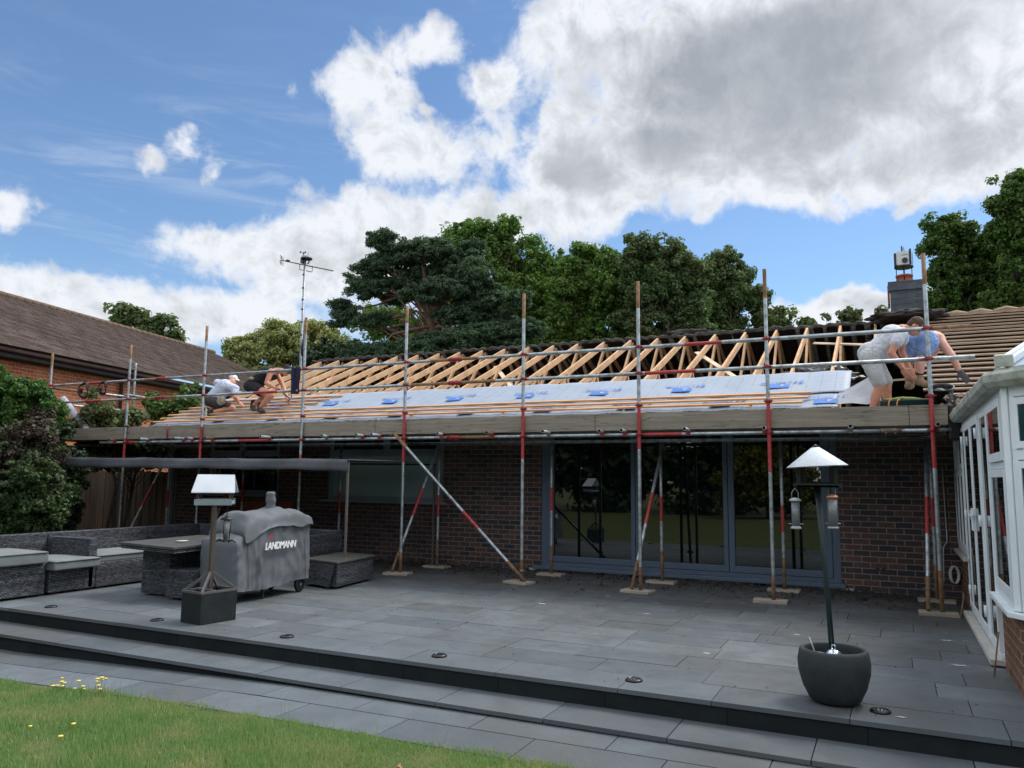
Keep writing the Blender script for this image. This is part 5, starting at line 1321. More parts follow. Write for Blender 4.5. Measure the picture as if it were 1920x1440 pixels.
for aa, dd in ((an_, (-.2,-1,-.15)), (af_, (.45,-.85,-.35))):
    k = MB(); foot(k, aa+Vector((0,0,-.01)), dd, (0,-.1,1), .27, .050); bt_ = remesh(k, 'boot', M['boot_tan'], PD, .010, 2)
    k = MB(); capsule(k, aa+Vector((0,0,.09)), aa+Vector((0,0,.03)), .053, .056); remesh(k, 'sock', M['cloth_black'], PD, .012, 1)
MB().box(.02, .95, 11.0, 11.55, 2.40, 2.44).build('foot_board', M['board'], sc, bevel=.004)

# ---- person A: kneeling roofer at the left
ya = 12.15
pel = at(399, 748, ya); che = at(421, 726, ya+.10); nk = at(434, 718, ya+.22); hd = at(437, 712, ya+.32)
PA = thing('person', 'kneeling roofer in a pale t-shirt, dark shorts and white cap', 'person', (pel.x, ya, 2.8), 'roofers at work')
k = MB()
s1 = at(441, 729, ya-.04); s2 = at(408, 718, ya+.30); kn = at(436, 765, ya-.02); kf = at(428, 762, ya+.35)
af_ = at(395, 772, ya-.24); an_ = at(388, 768, ya+.02)
capsule(k, pel, che, .145, .150); capsule(k, che, nk, .15, .09); capsule(k, s1, s2, .07, .07)
e1 = at(440, 745, ya-.12); w1 = at(447, 754, ya-.02); e2 = s2+Vector((.1,.15,-.2)); w2 = e2+Vector((.25,.0,-.1))
capsule(k, s1, e1, .052, .045); capsule(k, e1, w1, .044, .032); capsule(k, s2, e2, .05, .042); capsule(k, e2, w2, .042, .03)
hand(k, w1, at(453, 758, ya)-w1, (0,-.5,1), 1, .4, 1.05); hand(k, w2, (1,0,-.2), (0,-.5,1), -1, .4)
capsule(k, pel+Vector((0,-.08,-.04)), kn, .10, .068); capsule(k, pel+Vector((0,.1,-.04)), kf, .10, .068); capsule(k, kn, af_+Vector((.06,.06,.0)), .064, .045); capsule(k, kf, an_+Vector((.06,.06,.0)), .064, .045)
P_, F_ = head(k, hd, (.85,.35,-.45), (.45,0,.9), nk)
remesh(k, 'body', M['skin'], PA, .011, 3); eyes(P_, F_, PA)
k = MB(); capsule(k, pel.lerp(che, .1), che, .150, .172); capsule(k, che, nk-Vector((.03,0,.03)), .168, .09); capsule(k, s1, s2, .085, .085); capsule(k, s1, s1.lerp(e1, .55), .078, .070); capsule(k, s2, s2.lerp(e2, .5), .078, .07)
remesh(k, 't_shirt', M['tee_blue'], PA, .012, 2, .010, 8)
k = MB(); capsule(k, pel+Vector((0,0,-.02)), pel.lerp(che, .12), .158, .150); capsule(k, pel+Vector((0,-.08,-.05)), (pel+Vector((0,-.08,-.04))).lerp(kn, .86), .120, .088); capsule(k, pel+Vector((0,.1,-.05)), pel.lerp(kf, .85), .12, .088)
remesh(k, 'shorts', M['shorts_dark'], PA, .012, 2, .012, 11)
k = MB(); ellips(k, P_(0,-.015,.05), (.084,.102,.068), F_); ellips(k, P_(0,.085,.045), (.062,.055,.008), F_); ellips(k, P_(0,-.0,.03), (.088,.106,.014), F_); remesh(k, 'cap', pm('white_cap', (.72,.74,.72), .8), PA, .008, 1)
c = at(414, 750, ya-.20); k = MB(); ellips(k, c, (.10,.05,.11)); ellips(k, c+Vector((.07,0,-.02)), (.06,.045,.08)); remesh(k, 'tool_pouch', M['canvas'], PA, .012, 1, .01, 14)
for aa in (af_, an_):
    k = MB(); foot(k, aa+Vector((0,0,.0)), (.22,-.25,-.85), (.75,.35,.45), .27, .048); remesh(k, 'shoe', pm('black_shoe', (.02,.025,.03), .7), PA, .010, 2) if aa is af_ else remesh(k, 'shoe', bpy.data.materials['black_shoe'], PA, .010, 2)
    k = MB(); k.bar(aa+Vector((-.055,-.06,.06)), aa+Vector((.01,-.10,-.20)), .085, .018, up=(-.8,-.4,-.3)); k.build('sole', pm('pale_sole', (.55,.52,.45), .8), PA, bevel=.006) if aa is af_ else k.build('sole', bpy.data.materials['pale_sole'], PA, bevel=.006)

# ---- person B: crouching roofer in black with a hammer
yb = 12.05
pel = at(476, 722, yb); che = at(499, 701, yb+.02); nk = at(520, 695, yb); hd = at(537, 695, yb-.02)
PB = thing('person', 'crouching roofer in a black vest and dark cap holding a hammer', 'person', (pel.x, yb, 2.8), 'roofers at work')
k = MB()
s1 = at(508, 697, yb-.18); s2 = at(518, 699, yb+.17); kn = at(509, 741, yb-.18); kf = at(497, 744, yb+.10)
an_ = at(487, 765, yb-.16); af_ = at(474, 761, yb+.08)
capsule(k, pel, che, .14, .14); capsule(k, che, nk-Vector((.04,0,.02)), .135, .085); capsule(k, s1, s2, .068, .068)
for (h_, kk, aa) in ((pel+Vector((.02,-.10,-.03)), kn, an_), (pel+Vector((0,.09,-.03)), kf, af_)):
    capsule(k, h_, kk, .098, .068); mid = kk.lerp(aa, .35); capsule(k, kk, mid, .066, .064); capsule(k, mid, aa, .064, .042)
e1 = at(500, 718, yb-.26); w1 = at(516, 727, yb-.30); e2 = at(530, 722, yb+.16); w2 = at(539, 748, yb+.04)
capsule(k, s1, e1, .058, .048); m1 = e1.lerp(w1, .35); capsule(k, e1, m1, .048, .045); capsule(k, m1, w1, .045, .032)
capsule(k, s2, e2, .054, .046); m1 = e2.lerp(w2, .35); capsule(k, e2, m1, .046, .042); capsule(k, m1, w2, .042, .030)
hand(k, w2, at(543, 760, yb)-w2, (-.3,-1,.2), 1, .25, 1.05); hand(k, w1, at(526, 733, yb-.3)-w1, (-.2,-1,-.2), 1, 1.5, 1.05)
P_, F_ = head(k, hd, (.62,-.10,-.78), (.78,0,.62), nk)
remesh(k, 'body', M['skin'], PB, .011, 3); eyes(P_, F_, PB)
k = MB(); capsule(k, pel.lerp(che, .2), che, .150, .152); capsule(k, che, nk-Vector((.10,0,.03)), .148, .11); capsule(k, che+Vector((0,0,-.06)), che+Vector((.12,0,-.05)), .10, .08)
remesh(k, 'vest', M['cloth_black'], PB, .012, 2, .010, 11)
k = MB(); capsule(k, pel+Vector((-.02,0,-.01)), pel.lerp(che, .25), .160, .150)
for (h_, kk) in ((pel+Vector((.0,-.10,-.03)), kn), (pel+Vector((-.02,.09,-.03)), kf)): capsule(k, h_, h_.lerp(kk, .45), .130, .110)
remesh(k, 'shorts', M['cloth_black'], PB, .012, 2, .012, 11)
k = MB(); ellips(k, P_(0,-.015,.045), (.084,.102,.076), F_); ellips(k, P_(0,.095,.035), (.060,.050,.008), F_); remesh(k, 'cap', M['cloth_black'], PB, .008, 1)
c = at(471, 710, yb-.15); k = MB(); ellips(k, c, (.07,.04,.035)); remesh(k, 'belt_bag', M['canvas'], PB, .010, 1, .01, 14)
for aa, dd in ((an_, (.9,-.4,-.12)), (af_, (.75,-.5,-.35))):
    k = MB(); foot(k, aa, dd, (0,-.2,1), .28, .050); remesh(k, 'boot', M['boot_dark'], PB, .010, 2)
    k = MB(); capsule(k, aa+Vector((0,0,.08)), aa, .047, .050); remesh(k, 'sock', M['cloth_black'], PB, .012, 1)
hm = thing('hammer', 'claw hammer held by the crouching roofer in black', 'hammer', tuple(at(530, 735, yb-.34)))
a, b = at(522, 729, yb-.36), at(544, 748, yb-.30)
MB().tube([a, b], .013, 8).build('handle', M['darkmetal'], hm)
d = (b-a).normalized(); s_ = Vector((d.z, 0, -d.x)); k = MB(); k.tube([b+s_*.065, b, b-s_*.04], .017, 8); k.tube([b-s_*.04, b-s_*.08-d*.02, b-s_*.11-d*.05], [.016,.012,.005], 8); k.build('hammer_head', pm('steel', (.3,.3,.3), .35, 1.0), hm)
# ================================================================ neighbour's house
N1, N2 = Vector((-17.2, 10.1)), Vector((-18.97, 17.19)); nd = (N2-N1).normalized(); nang = math.atan2(nd.y, nd.x); nn_ = Vector((-nd.y, nd.x))   # to the left of the wall line
NH = thing('neighbour_house', 'orange red brick house with a long brown tiled roof beyond the hedge at the left', 'house', (N1.x, N1.y, 0))
def nw(s, o, z): return (N1.x+nd.x*s+nn_.x*o, N1.y+nd.y*s+nn_.y*o, z)
LOC = (N1.x, N1.y, 0)
def nbox(k, s0, s1, o0, o1, z0, z1, mi=0):
    vs = [nw(s, o, z) for z in (z0, z1) for o in (o0, o1) for s in (s0, s1)]
    return k.add(vs, [(0,2,3,1),(4,5,7,6),(0,1,5,4),(2,6,7,3),(0,4,6,2),(1,3,7,5)], mi)
EZn, RZn, ROn = 4.25, 6.90, 5.95
k = MB(); nbox(k, -5, 16.5, .38, .62, -.3, 4.12); nbox(k, 16.3, 16.5, .62, 11.2, -.3, 4.12); k.build('wall', M['brick_red'], NH, loc=LOC, rz=nang)
def tilemat():
    mt, g, b = newmat('brown_roof_tiles')
    t = g.N.new('ShaderNodeTexCoord'); uv = t.outputs['UV']
    uvw = g.v('ADD', uv, g.v('MULTIPLY', g.v('SUBTRACT', g.noise(uv, 5, 3, .5, col=True), (.5,.5,.5)), (.015,.0,0)))
    n = g.N.new('ShaderNodeTexBrick'); g.L.new(uvw, n.inputs['Vector'])
    n.inputs['Color1'].default_value = (0,0,0,1); n.inputs['Color2'].default_value = (1,1,1,1); n.inputs['Mortar'].default_value = (.3,.3,.3,1)
    n.inputs['Scale'].default_value = 1; n.inputs['Mortar Size'].default_value = .004; n.inputs['Brick Width'].default_value = .17; n.inputs['Row Height'].default_value = .1058
    c = g.mix(n.outputs['Color'], (.070,.050,.044), (.132,.100,.088)); c = g.mix(n.outputs['Fac'], c, (.03,.022,.02))
    li = g.rng(g.noise(uv, 13, 4, .85), .62, .68, 0, .85); c = g.mix(li, c, (.40,.38,.34))
    big = g.rng(g.noise(uv, .7, 5, .6), .3, .7, .75, 1.2); c = g.mix(1.0, c, g.comb(big, big, big), 'MULTIPLY')
    g.L.new(c, b.inputs['Base Color']); b.inputs['Roughness'].default_value = .9; b.inputs['Specular IOR Level'].default_value = .25
    return mt
M['tiles'] = tilemat()
k = MB(); nr = 58; run_ = ROn+.12
for r in range(nr):
    o0 = -.12+run_*r/nr; o1 = -.12+run_*(r+1)/nr; za = EZn+(RZn-EZn)*r/nr; zb = EZn+(RZn-EZn)*(r+1)/nr
    segs = 44
    for s in range(segs):
        sa, sb = -6+23*s/segs, -6+23*(s+1)/segs; wv = .006*math.sin(s*1.7+r*.9)
        k.add([nw(sa, o0-.01, za+.022+wv), nw(sb, o0-.01, za+.022+wv), nw(sb, o1, zb+.002), nw(sa, o1, zb+.002), nw(sa, o0-.01, za-.004), nw(sb, o0-.01, za-.004)], [(0,1,2,3),(4,5,1,0)])
k.build('roof_tiles', M['tiles'], NH, loc=LOC, rz=nang, fixn=False)
k = MB(); k.prism([nw(-6, ROn+.02, RZn), nw(17, ROn+.02, RZn), nw(17, 12.1, EZn), nw(-6, 12.1, EZn)], (0,0,-.05)); k.build('rear_roof', M['tiles'], NH)
k = MB(); s = -6.0
while s < 17: k.tube([nw(s, ROn, RZn+.02), nw(s+.32, ROn, RZn+.03)], .10, 8); s += .33
k.build('ridge_tiles', pm('mossy_ridge', (.15,.085,.06), .9, col2=(.10,.08,.05), vs=6), NH)
# the higher hipped part at the far left end of the ridge
k = MB(); k.prism([nw(-3.2, 3.4, 5.7), nw(.75, ROn+.05, RZn-.02), nw(-3.2, ROn+.05, RZn+1.25)], (.0,.0,.06)); 
k = MB(); q0, q1 = nw(.9, ROn-.02, RZn+.0), nw(-2.6, ROn-.02, RZn+1.0)
k.add([nw(.9, ROn-.03, RZn), nw(-6, ROn-.03, RZn+1.9), nw(-6, ROn-3.6, RZn+.30), nw(-6, ROn+4, RZn-1), nw(-6, ROn-6, RZn-2.6)], [(0,1,2),(0,2,4),(0,3,1)])
k.build('upper_roof', M['tiles'], NH, fixn=False)
k = MB(); nbox(k, -5.6, 16.9, .05, .30, 4.02, 4.20); nbox(k, -5.6, 16.9, .30, .38, 4.00, 4.06); k.build('fascia', pm('black_fascia', (.02,.02,.022), .6), NH)
k = MB(); k.tube([nw(-5.6, -.03, 4.17), nw(8.2, -.03, 4.15)], .055, 10); k.tube([nw(8.4, -.03, 4.15), nw(17, -.03, 4.13)], .055, 10); k.build('gutter', pm('brown_gutter', (.075,.045,.045), .85, spec=.1), NH)
k = MB(); k.tube([nw(4.2, .0, 4.12), nw(4.25, .30, 3.9), nw(4.25, .31, .0)], .045, 10); k.build('drainpipe', bpy.data.materials['brown_gutter'], NH)
# ================================================================ boundary fence with vertical boards
FN = thing('fence', 'weathered close boarded wooden fence between the hedge and the house corner', 'fence', (-16, 12.6, 0))
F0, F1 = Vector((-18.3, 12.0)), Vector((-13.95, 12.75)); fd = (F1-F0).normalized(); Lf = (F1-F0).length
k = MB(); s = 0
while s < Lf:
    w = .10+rnd.uniform(-.006,.008); p0 = F0+fd*s; p1 = F0+fd*(s+w); h = 1.56+rnd.uniform(-.02,.02); t = .018*(int(s*11) % 2)+rnd.uniform(0,.004)
    k.prism([(p0.x, p0.y-t, .02), (p1.x, p1.y-t-.008, .02), (p1.x, p1.y-t-.008, h), (p0.x, p0.y-t, h)], (0, .016, 0)); s += w-.012
M['fencew'] = pm('fence_board', (.19,.17,.135), .9, col2=(.11,.10,.08), vs=5, stretch=(4,4,.4), isl=.25, bump=.3); k.build('fence_boards', M['fencew'], FN)
for s in (.1, 2.2, 4.25):
    p = F0+fd*s; MB().box(p.x-.06, p.x+.06, p.y-.12, p.y-.02, 0, 1.62).build('fence_post', M['fencew'], FN, bevel=.006)
# ================================================================ foliage
def leafmesh(name, P, size, mat, parent, seed, aspect=1.5, flat=0.0, jitter=.35, nrm=None, rnd_n=.55):
    """leaf sized faces; nrm gives the way each leaf mostly faces (outwards from its clump)"""
    r = np.random.RandomState(seed); n = len(P); s = size*(1+r.uniform(-jitter, jitter, n))
    q = r.normal(0, 1, (n, 3))
    if nrm is None: N_ = q
    else: N_ = nrm+q*rnd_n
    N_ /= np.linalg.norm(N_, axis=1)[:, None]+1e-9
    a = r.normal(0, 1, (n, 3)); a -= N_*np.sum(a*N_, 1)[:, None]; a[:, 2] *= (1-flat); a /= np.linalg.norm(a, axis=1)[:, None]
    b = np.cross(N_, a); b /= np.linalg.norm(b, axis=1)[:, None]+1e-9
    A = a*(s*aspect/2)[:, None]; B = b*(s/2)[:, None]; Cn = N_*(s*.12)[:, None]
    v = np.stack([P-A, P-B*.9+Cn, P+A, P+B*.9+Cn], 1).reshape(-1, 3)
    me = bpy.data.meshes.new(name); me.vertices.add(n*4); me.vertices.foreach_set('co', v.ravel())
    me.loops.add(n*4); me.loops.foreach_set('vertex_index', np.arange(n*4)); me.polygons.add(n); me.polygons.foreach_set('loop_start', np.arange(n)*4)
    me.materials.append(mat); me.update(calc_edges=True)
    o = bpy.data.objects.new(name, me); COL.objects.link(o)
    if parent: setpar(o, parent)
    return o
def clumps(blobs, nclump, per, cr_, seed, flat=.8, shell=.45, gap=0.0, gf=.5):
    """blobs: (centre, radius vector); leaves sit in irregular clumps spread through the crown, with gaps"""
    r = np.random.RandomState(seed); vol = np.array([b[1][0]*b[1][2] for b in blobs]); vol = vol/vol.sum(); cc = []
    for (c, rad), w in zip(blobs, vol):
        m_ = max(3, int(nclump*w)); d = r.normal(0, 1, (m_, 3)); d /= np.linalg.norm(d, axis=1)[:, None]
        q = (shell+(1-shell)*r.uniform(0, 1, m_)**.6)[:, None]; lump_ = 1+.30*np.array([mnoise.noise(Vector(x)*2.3+Vector((seed, 0, 0))) for x in d])[:, None]
        p = np.array(c)+d*q*np.array(rad)*lump_; cc.append(p)
    cc = np.concatenate(cc)
    if gap:
        ex = cc[r.randint(0, len(cc), len(cc)//9)]; mid = cc.mean(0); cc = np.concatenate([cc, ex+(ex-mid)*r.uniform(.01, .08, (len(ex), 1))+r.normal(0, cr_*.5, ex.shape)])
    if gap:
        kp = np.array([mnoise.noise(Vector(x)*gf+Vector((seed*1.3, 0, 0)))+.5*mnoise.noise(Vector(x)*gf*2.3) for x in cc]) > -gap
        cc = cc[kp]
    k_ = len(cc); sz = cr_*r.uniform(.5, 1.4, k_); off = r.normal(0, 1, (k_, per, 3)); rr = np.linalg.norm(off, axis=2)[:, :, None]
    dirn = off/rr; off = dirn*(.45+.55*r.uniform(0, 1, (k_, per, 1)))*np.array([1,1,flat])
    P = cc[:, None, :]+off*sz[:, None, None]
    nrm = (dirn+np.array([0,0,.45])).reshape(-1, 3)
    clumps.nrm = nrm
    return P.reshape(-1, 3), cc
M['bark'] = pm('bark', (.085,.065,.05), .95, col2=(.045,.035,.028), vs=8, bump=.5, bs=20)
M['bark_pine'] = pm('pine_bark', (.17,.095,.065), .95, col2=(.10,.06,.045), vs=6, bump=.5, bs=20)
def ground_z(): return -.3
def tree(name, label, group, dep, px_blobs, leafm, nclump, per, lsz, cr_, seed, trunk=None, barkm=None, flat=.8, shell=.45, aspect=1.4, leafflat=0.0, depthr=1.0, tops=None, tr=.35, shr=.93, gap=.10):
    """px_blobs: crown masses as seen (x, y, rx, ry, depth offset in m), turned into real positions at the tree's own distance"""
    bl_ = []
    for q in px_blobs:
        x, y, rx, ry = q[:4]; dd = dep+(q[4] if len(q) > 4 else 0); c = atd(x, y, dd); kx = dd/FPX
        bl_.append((tuple(c), (rx*kx*shr, min(rx, ry)*kx*depthr*1.1, ry*kx*shr)))
    cen = Vector(np.mean([b[0] for b in bl_], 0)); 
    base = atd(*trunk, dep) if trunk else cen; base = Vector((base.x, base.y, -.35))
    t = thing(name, label, 'tree' if 'shrub' not in name and 'hedge' not in name else 'shrub', tuple(base), group)
    P, cc = clumps(bl_, nclump, per, cr_*.72, seed, flat, shell, gap, .55/cr_)
    leafmesh('crown', P, lsz, leafm, t, seed, aspect, leafflat, nrm=clumps.nrm)
    k = MB(); r = random.Random(seed); H_ = max(b[0][2]+b[1][2] for b in bl_)
    fork = Vector((base.x+r.uniform(-.3,.3), base.y, base.z+(cen.z-base.z)*.55)); top = Vector((cen.x, cen.y, cen.z+(H_-cen.z)*.5))
    k.tube([base, base.lerp(fork, .5)+Vector((r.uniform(-.15,.15),0,0)), fork, fork.lerp(top, .5)+Vector((r.uniform(-.3,.3),0,0)), top], [tr*1.25, tr, tr*.85, tr*.5, tr*.12], 10)
    sel = [Vector(b[0]) for b in bl_]+[Vector(cc[r.randrange(len(cc))]) for _ in range(min(24, len(cc)))]
    for q in sel:
        s0 = base.lerp(fork, r.uniform(.65, 1)) if q.z < fork.z+.5 else fork.lerp(top, r.uniform(0, .8)); ll = min(1.2, (q-s0).length*.16); jj = lambda: Vector((r.uniform(-1,1), r.uniform(-1,1), r.uniform(-.3,1)))*ll*.6
        k.tube([s0, s0.lerp(q, .3)+jj()+Vector((0,0,ll*.4)), s0.lerp(q, .62)+jj(), s0.lerp(q, .85)+jj()*.5, q], [tr*.22, tr*.16, tr*.10, tr*.06, tr*.02], 6, caps=False)
    k.build('trunk', barkm or M['bark'], t, uv=False, fixn=False)
    return t
L_oak = leafmat('oak_leaves', (.055,.120,.022), (.105,.190,.038), (.14,.20,.05), .5, .40, .35, .6)
L_oak2 = leafmat('oak_leaves_dull', (.056,.100,.036), (.095,.142,.055), (.135,.14,.065), .55, .38, .4, .6)
L_pine = leafmat('pine_needles', (.032,.066,.034), (.060,.105,.056), (.075,.115,.055), .6, .3, .5, .5)
L_chest = leafmat('chestnut_in_flower', (.19,.23,.07), (.40,.38,.18), (.13,.19,.045), .55, .3, .9, .7)
L_right = leafmat('maple_leaves', (.042,.095,.018), (.082,.150,.030), (.10,.14,.042), .5, .38, .5, .5)
L_dark = leafmat('dark_evergreen', (.014,.032,.011), (.028,.056,.019), None, .6, .15)
L_red = leafmat('purple_leaves', (.052,.036,.030), (.100,.070,.055), (.035,.070,.020), .55, .25, 3.0, 1.0)
L_hedge = leafmat('laurel_leaves', (.030,.085,.014), (.070,.155,.028), (.095,.16,.05), .5, .3, 1.5, .5)
L_olive = leafmat('olive_shrub_leaves', (.060,.085,.030), (.12,.15,.055), (.10,.085,.05), .55, .3, 1.2, .7)
GT = 'trees beyond the bungalow'
# Scots pine: flat needle plates on bare limbs
pine_b = [(715,450,32,22),(745,480,60,26),(700,500,42,22),(790,470,70,26,-1),(850,490,60,30,-1),(880,520,60,34,-2),(770,520,80,26),(690,540,50,20),(670,530,25,16,1),(820,545,80,26,-2),(900,560,60,30,-2),
          (650,585,34,16,1),(640,600,28,14,1),(700,600,46,14),(930,600,50,22,-2),(860,590,60,20,-2),(740,560,50,14,1),(970,560,30,20,-3),(900,625,90,22,-3),(980,620,50,24,-3),(830,640,90,24,-3),(760,655,80,20,-3),(690,660,80,20,-1),(930,655,80,26,-3),(640,570,26,12,1),(885,465,35,18,-1)]
tree('pine_tree', 'dark spreading pine with bare lower limbs, tallest conifer left of the oaks', GT, 34, pine_b, L_pine, 2800, 60, .060, .36, 121, (850, 700), M['bark_pine'], flat=.42, shell=.10, gap=.45, aspect=3.4, depthr=.8, tr=.42)
tree('oak_tree', 'tall bright green oak rising directly behind the pine', GT, 44, [(880,440,55,28),(940,430,45,26),(850,470,40,30),(920,480,70,45),(985,460,28,22),(990,500,55,45),(1000,560,70,60),(930,560,70,60),(1040,520,45,50),(860,540,50,60),(1030,620,60,40),(950,630,70,40),(720,600,60,38,1),(780,620,60,34,1)], L_oak, 2300, 62, .135, .50, 22, (960, 700), shell=.12)
tree('oak_tree', 'mid green oak standing between the tall oak and the duller broad tree', GT, 42, [(1100,480,38,26),(1135,490,40,26),(1080,510,40,34),(1120,550,60,50),(1060,560,40,50),(1160,540,40,50),(1100,620,70,36),(1170,610,40,40),(1040,620,40,36)], L_oak, 1800, 62, .130, .48, 23, (1110, 700), shell=.12)
tree('oak_tree', 'dull green broad crowned tree in the middle of the skyline, behind the central scaffold pole', GT, 40, [(1210,460,38,26),(1250,490,60,36),(1190,500,28,34),(1290,520,40,34),(1220,550,60,46),(1290,570,60,40),(1200,610,60,30),(1280,620,60,26)], L_oak2, 1800, 62, .12, .44, 24, (1250, 700), shell=.12)
tree('oak_tree', 'dull dark tree sloping down to the right, left of the fourth tall pole', GT, 43, [(1350,495,40,26),(1320,520,36,28),(1385,520,34,24),(1370,560,60,36),(1320,590,50,36),(1420,560,24,26),(1400,600,60,20),(1450,590,26,18),(1340,620,60,20)], L_oak2, 1500, 60, .125, .46, 25, (1370, 700), shell=.12)
tree('oak_tree', 'small rounded far tree low behind the roof between the dull tree and the chimney', GT, 60, [(1480,605,24,12),(1500,610,24,9),(1460,612,20,8)], L_oak2, 120, 26, .28, .7, 26, (1480, 660), tr=.2)
tree('chestnut_tree', 'pale yellow green rounded tree in flower behind the aerial mast', GT, 46, [(470,645,48,20),(520,630,50,28),(570,625,52,26),(610,640,45,26),(540,655,80,30),(440,655,30,14),(600,665,60,22),(480,665,60,18),(640,655,30,18),(440,690,40,20),(500,700,60,26),(560,700,60,26),(400,690,24,14),(620,700,50,26)], L_chest, 2000, 54, .125, .46, 27, (550, 720), shell=.4)
tree('conifer_hedge', 'low dark evergreen mass under the pine at the left end of the ridge', GT, 38, [(640,662,70,20),(720,668,70,18),(790,665,60,22),(590,672,40,14),(860,655,60,22)], L_dark, 700, 40, .14, .42, 28, (700, 720), tr=.2)
tree('ash_tree', 'sparse airy tree showing above the neighbouring brown roof at the far left', GT, 52, [(225,580,26,10),(255,592,30,13),(305,602,26,9),(230,604,26,9),(280,618,46,12),(320,630,30,10),(262,628,40,10),(340,640,26,8)], L_oak2, 300, 22, .26, .62, 29, (275, 690), shell=.1, tr=.22)
tree('maple_tree', 'large dark leafy tree behind the stripped battens right of the chimney', GT, 30, [(1790,440,48,28),(1760,470,32,30),(1835,470,42,40),(1790,520,58,46),(1850,520,45,46),(1760,560,48,28),(1830,570,70,26),(1900,540,44,46),(1748,425,16,12),(1788,412,16,10)], L_right, 1600, 64, .095, .34, 30, (1810, 640), shell=.12)
tree('maple_tree', 'tall dark tree at the right edge of the picture, highest on the right', GT, 27, [(1900,345,44,26),(1915,390,56,36),(1880,380,30,24),(1905,440,50,40),(1875,430,22,24),(1930,500,60,60),(1960,400,70,70),(1900,560,60,30),(1980,560,80,60)], L_right, 1700, 64, .088, .33, 31, (1940, 640), shell=.12)
tree('small_tree', 'small olive green tree top just above the ridge left of the chimney', GT, 34, [(1575,590,26,12),(1605,592,26,12),(1560,588,14,9),(1625,600,18,8),(1590,604,30,8)], L_olive, 150, 26, .15, .38, 32, (1590, 650), tr=.15)
tree('small_tree', 'thin leafy sprig close against the left side of the chimney', GT, 24, [(1655,590,11,9),(1662,580,8,8),(1648,600,12,6)], L_olive, 34, 16, .10, .22, 33, (1655, 640), tr=.06)
# hedge and shrubs at the left
GS = 'shrubs along the left boundary'
tree('hedge_shrub', 'bright green bushy shrub topping the hedge at the left edge', GS, 13.2, [(10,735,52,34),(55,748,44,34),(92,768,26,26,.3),(60,790,50,30,.4),(30,780,50,26),(-40,740,50,40)], L_hedge, 900, 60, .045, .13, 41, (20, 1000), shell=.4, tr=.05)
tree('hedge_shrub', 'purple and brown leaved shrub in the middle of the left hedge', GS, 12.6, [(20,840,50,44),(60,820,40,34),(78,785,24,24,.6),(40,880,54,34),(-20,860,50,60),(85,850,26,30,.4)], L_red, 950, 56, .042, .13, 42, (20, 1000), shell=.4, tr=.05)
tree('hedge_shrub', 'dark green ivy like shrub at the foot of the left hedge behind the footstools', GS, 12.0, [(100,930,34,40,.5),(20,930,60,50),(70,900,40,44),(80,960,44,42),(20,985,60,34),(-40,940,60,60),(60,850,30,26,.8)], L_hedge2 if 'L_hedge2' in globals() else leafmat('ivy_leaves', (.018,.045,.012), (.045,.085,.022), (.06,.065,.03), .5, .25, 2.5, .7), 1300, 58, .042, .13, 43, (20, 1010), shell=.4, tr=.05)
tree('hedge_shrub', 'green shrub around the foot of the leftmost scaffold pole', GS, 15.0, [(105,805,36,30),(95,845,34,30),(130,800,18,16,2.2),(85,765,24,22),(70,820,40,50,1),(60,900,60,60,1.5),(110,880,24,30)], bpy.data.materials['ivy_leaves'], 700, 56, .046, .14, 44, (105, 1000), shell=.4, tr=.04)
tree('hedge_shrub', 'very dark evergreen shrub between the hedge and the wooden fence', GS, 14.6, [(120,900,34,44),(105,960,36,40),(132,950,18,34),(140,872,24,22),(125,860,40,20)], L_dark, 800, 50, .05, .16, 45, (120, 1010), shell=.4, tr=.04)
tree('hedge_shrub', 'dark dense shrub directly behind the wooden fence under the scaffold boards', GS, 16.9, [(170,852,34,16),(215,855,40,18),(260,855,40,18),(305,855,36,18),(345,858,22,18),(170,842,30,12),(230,842,40,12),(300,842,40,12)], L_dark, 1300, 44, .07, .18, 48, (240, 960), shell=.1, tr=.04, gap=.8)
tree('olive_shrub', 'wispy olive green shrub behind the walkway against the red brick wall', GS, 16.2, [(190,775,46,22),(240,785,46,20),(160,790,30,22),(210,800,60,20),(170,745,10,12),(172,735,8,8),(180,865,60,22),(250,870,40,18)], L_olive, 520, 34, .060, .17, 46, (200, 940), shell=.15, tr=.03)
tree('olive_shrub', 'fresh green wispy shrub beside the kneeling roofer behind the roof end', GS, 17.5, [(300,770,36,24),(340,760,30,26),(355,740,14,16),(310,795,40,16),(280,745,12,20),(370,760,16,22),(290,860,36,20)], leafmat('fresh_leaves', (.050,.105,.022), (.10,.17,.045), (.13,.15,.06), .5, .35, 1.5, .6), 430, 32, .062, .17, 47, (320, 940), shell=.15, tr=.03)
for i, (x, y, h) in enumerate(((-15.4,6.6,4.3),(-14.5,4.2,3.9),(-14.8,.6,4.3),(-15.2,-3.2,4.0),(-15.0,-7.5,4.6))):
    t = thing('boundary_shrub', ['tall dark boundary shrub against the neighbouring wall, mirrored in the left window','tall dark boundary shrub nearest the seating along the left of the lawn','tall dark boundary shrub second along the left side of the lawn','tall dark boundary shrub third along the left side of the lawn','tallest dark boundary shrub farthest down the left side of the lawn'][i], 'shrub', (x, y, -.3), 'tall shrubs along the left of the lawn')
    P, cc = clumps([((x, y, h*.3), (1.3, 2.1, h*.35)), ((x, y, h*.65), (1.2, 1.9, h*.35))], 420, 40, .38, 80+i, .8, .2); leafmesh('crown', P, .13, L_dark, t, 80+i, nrm=clumps.nrm)
    MB().tube([(x,y,-.3),(x,y,h*.7)], [.12,.04], 8).build('trunk', M['bark'], t, uv=False)
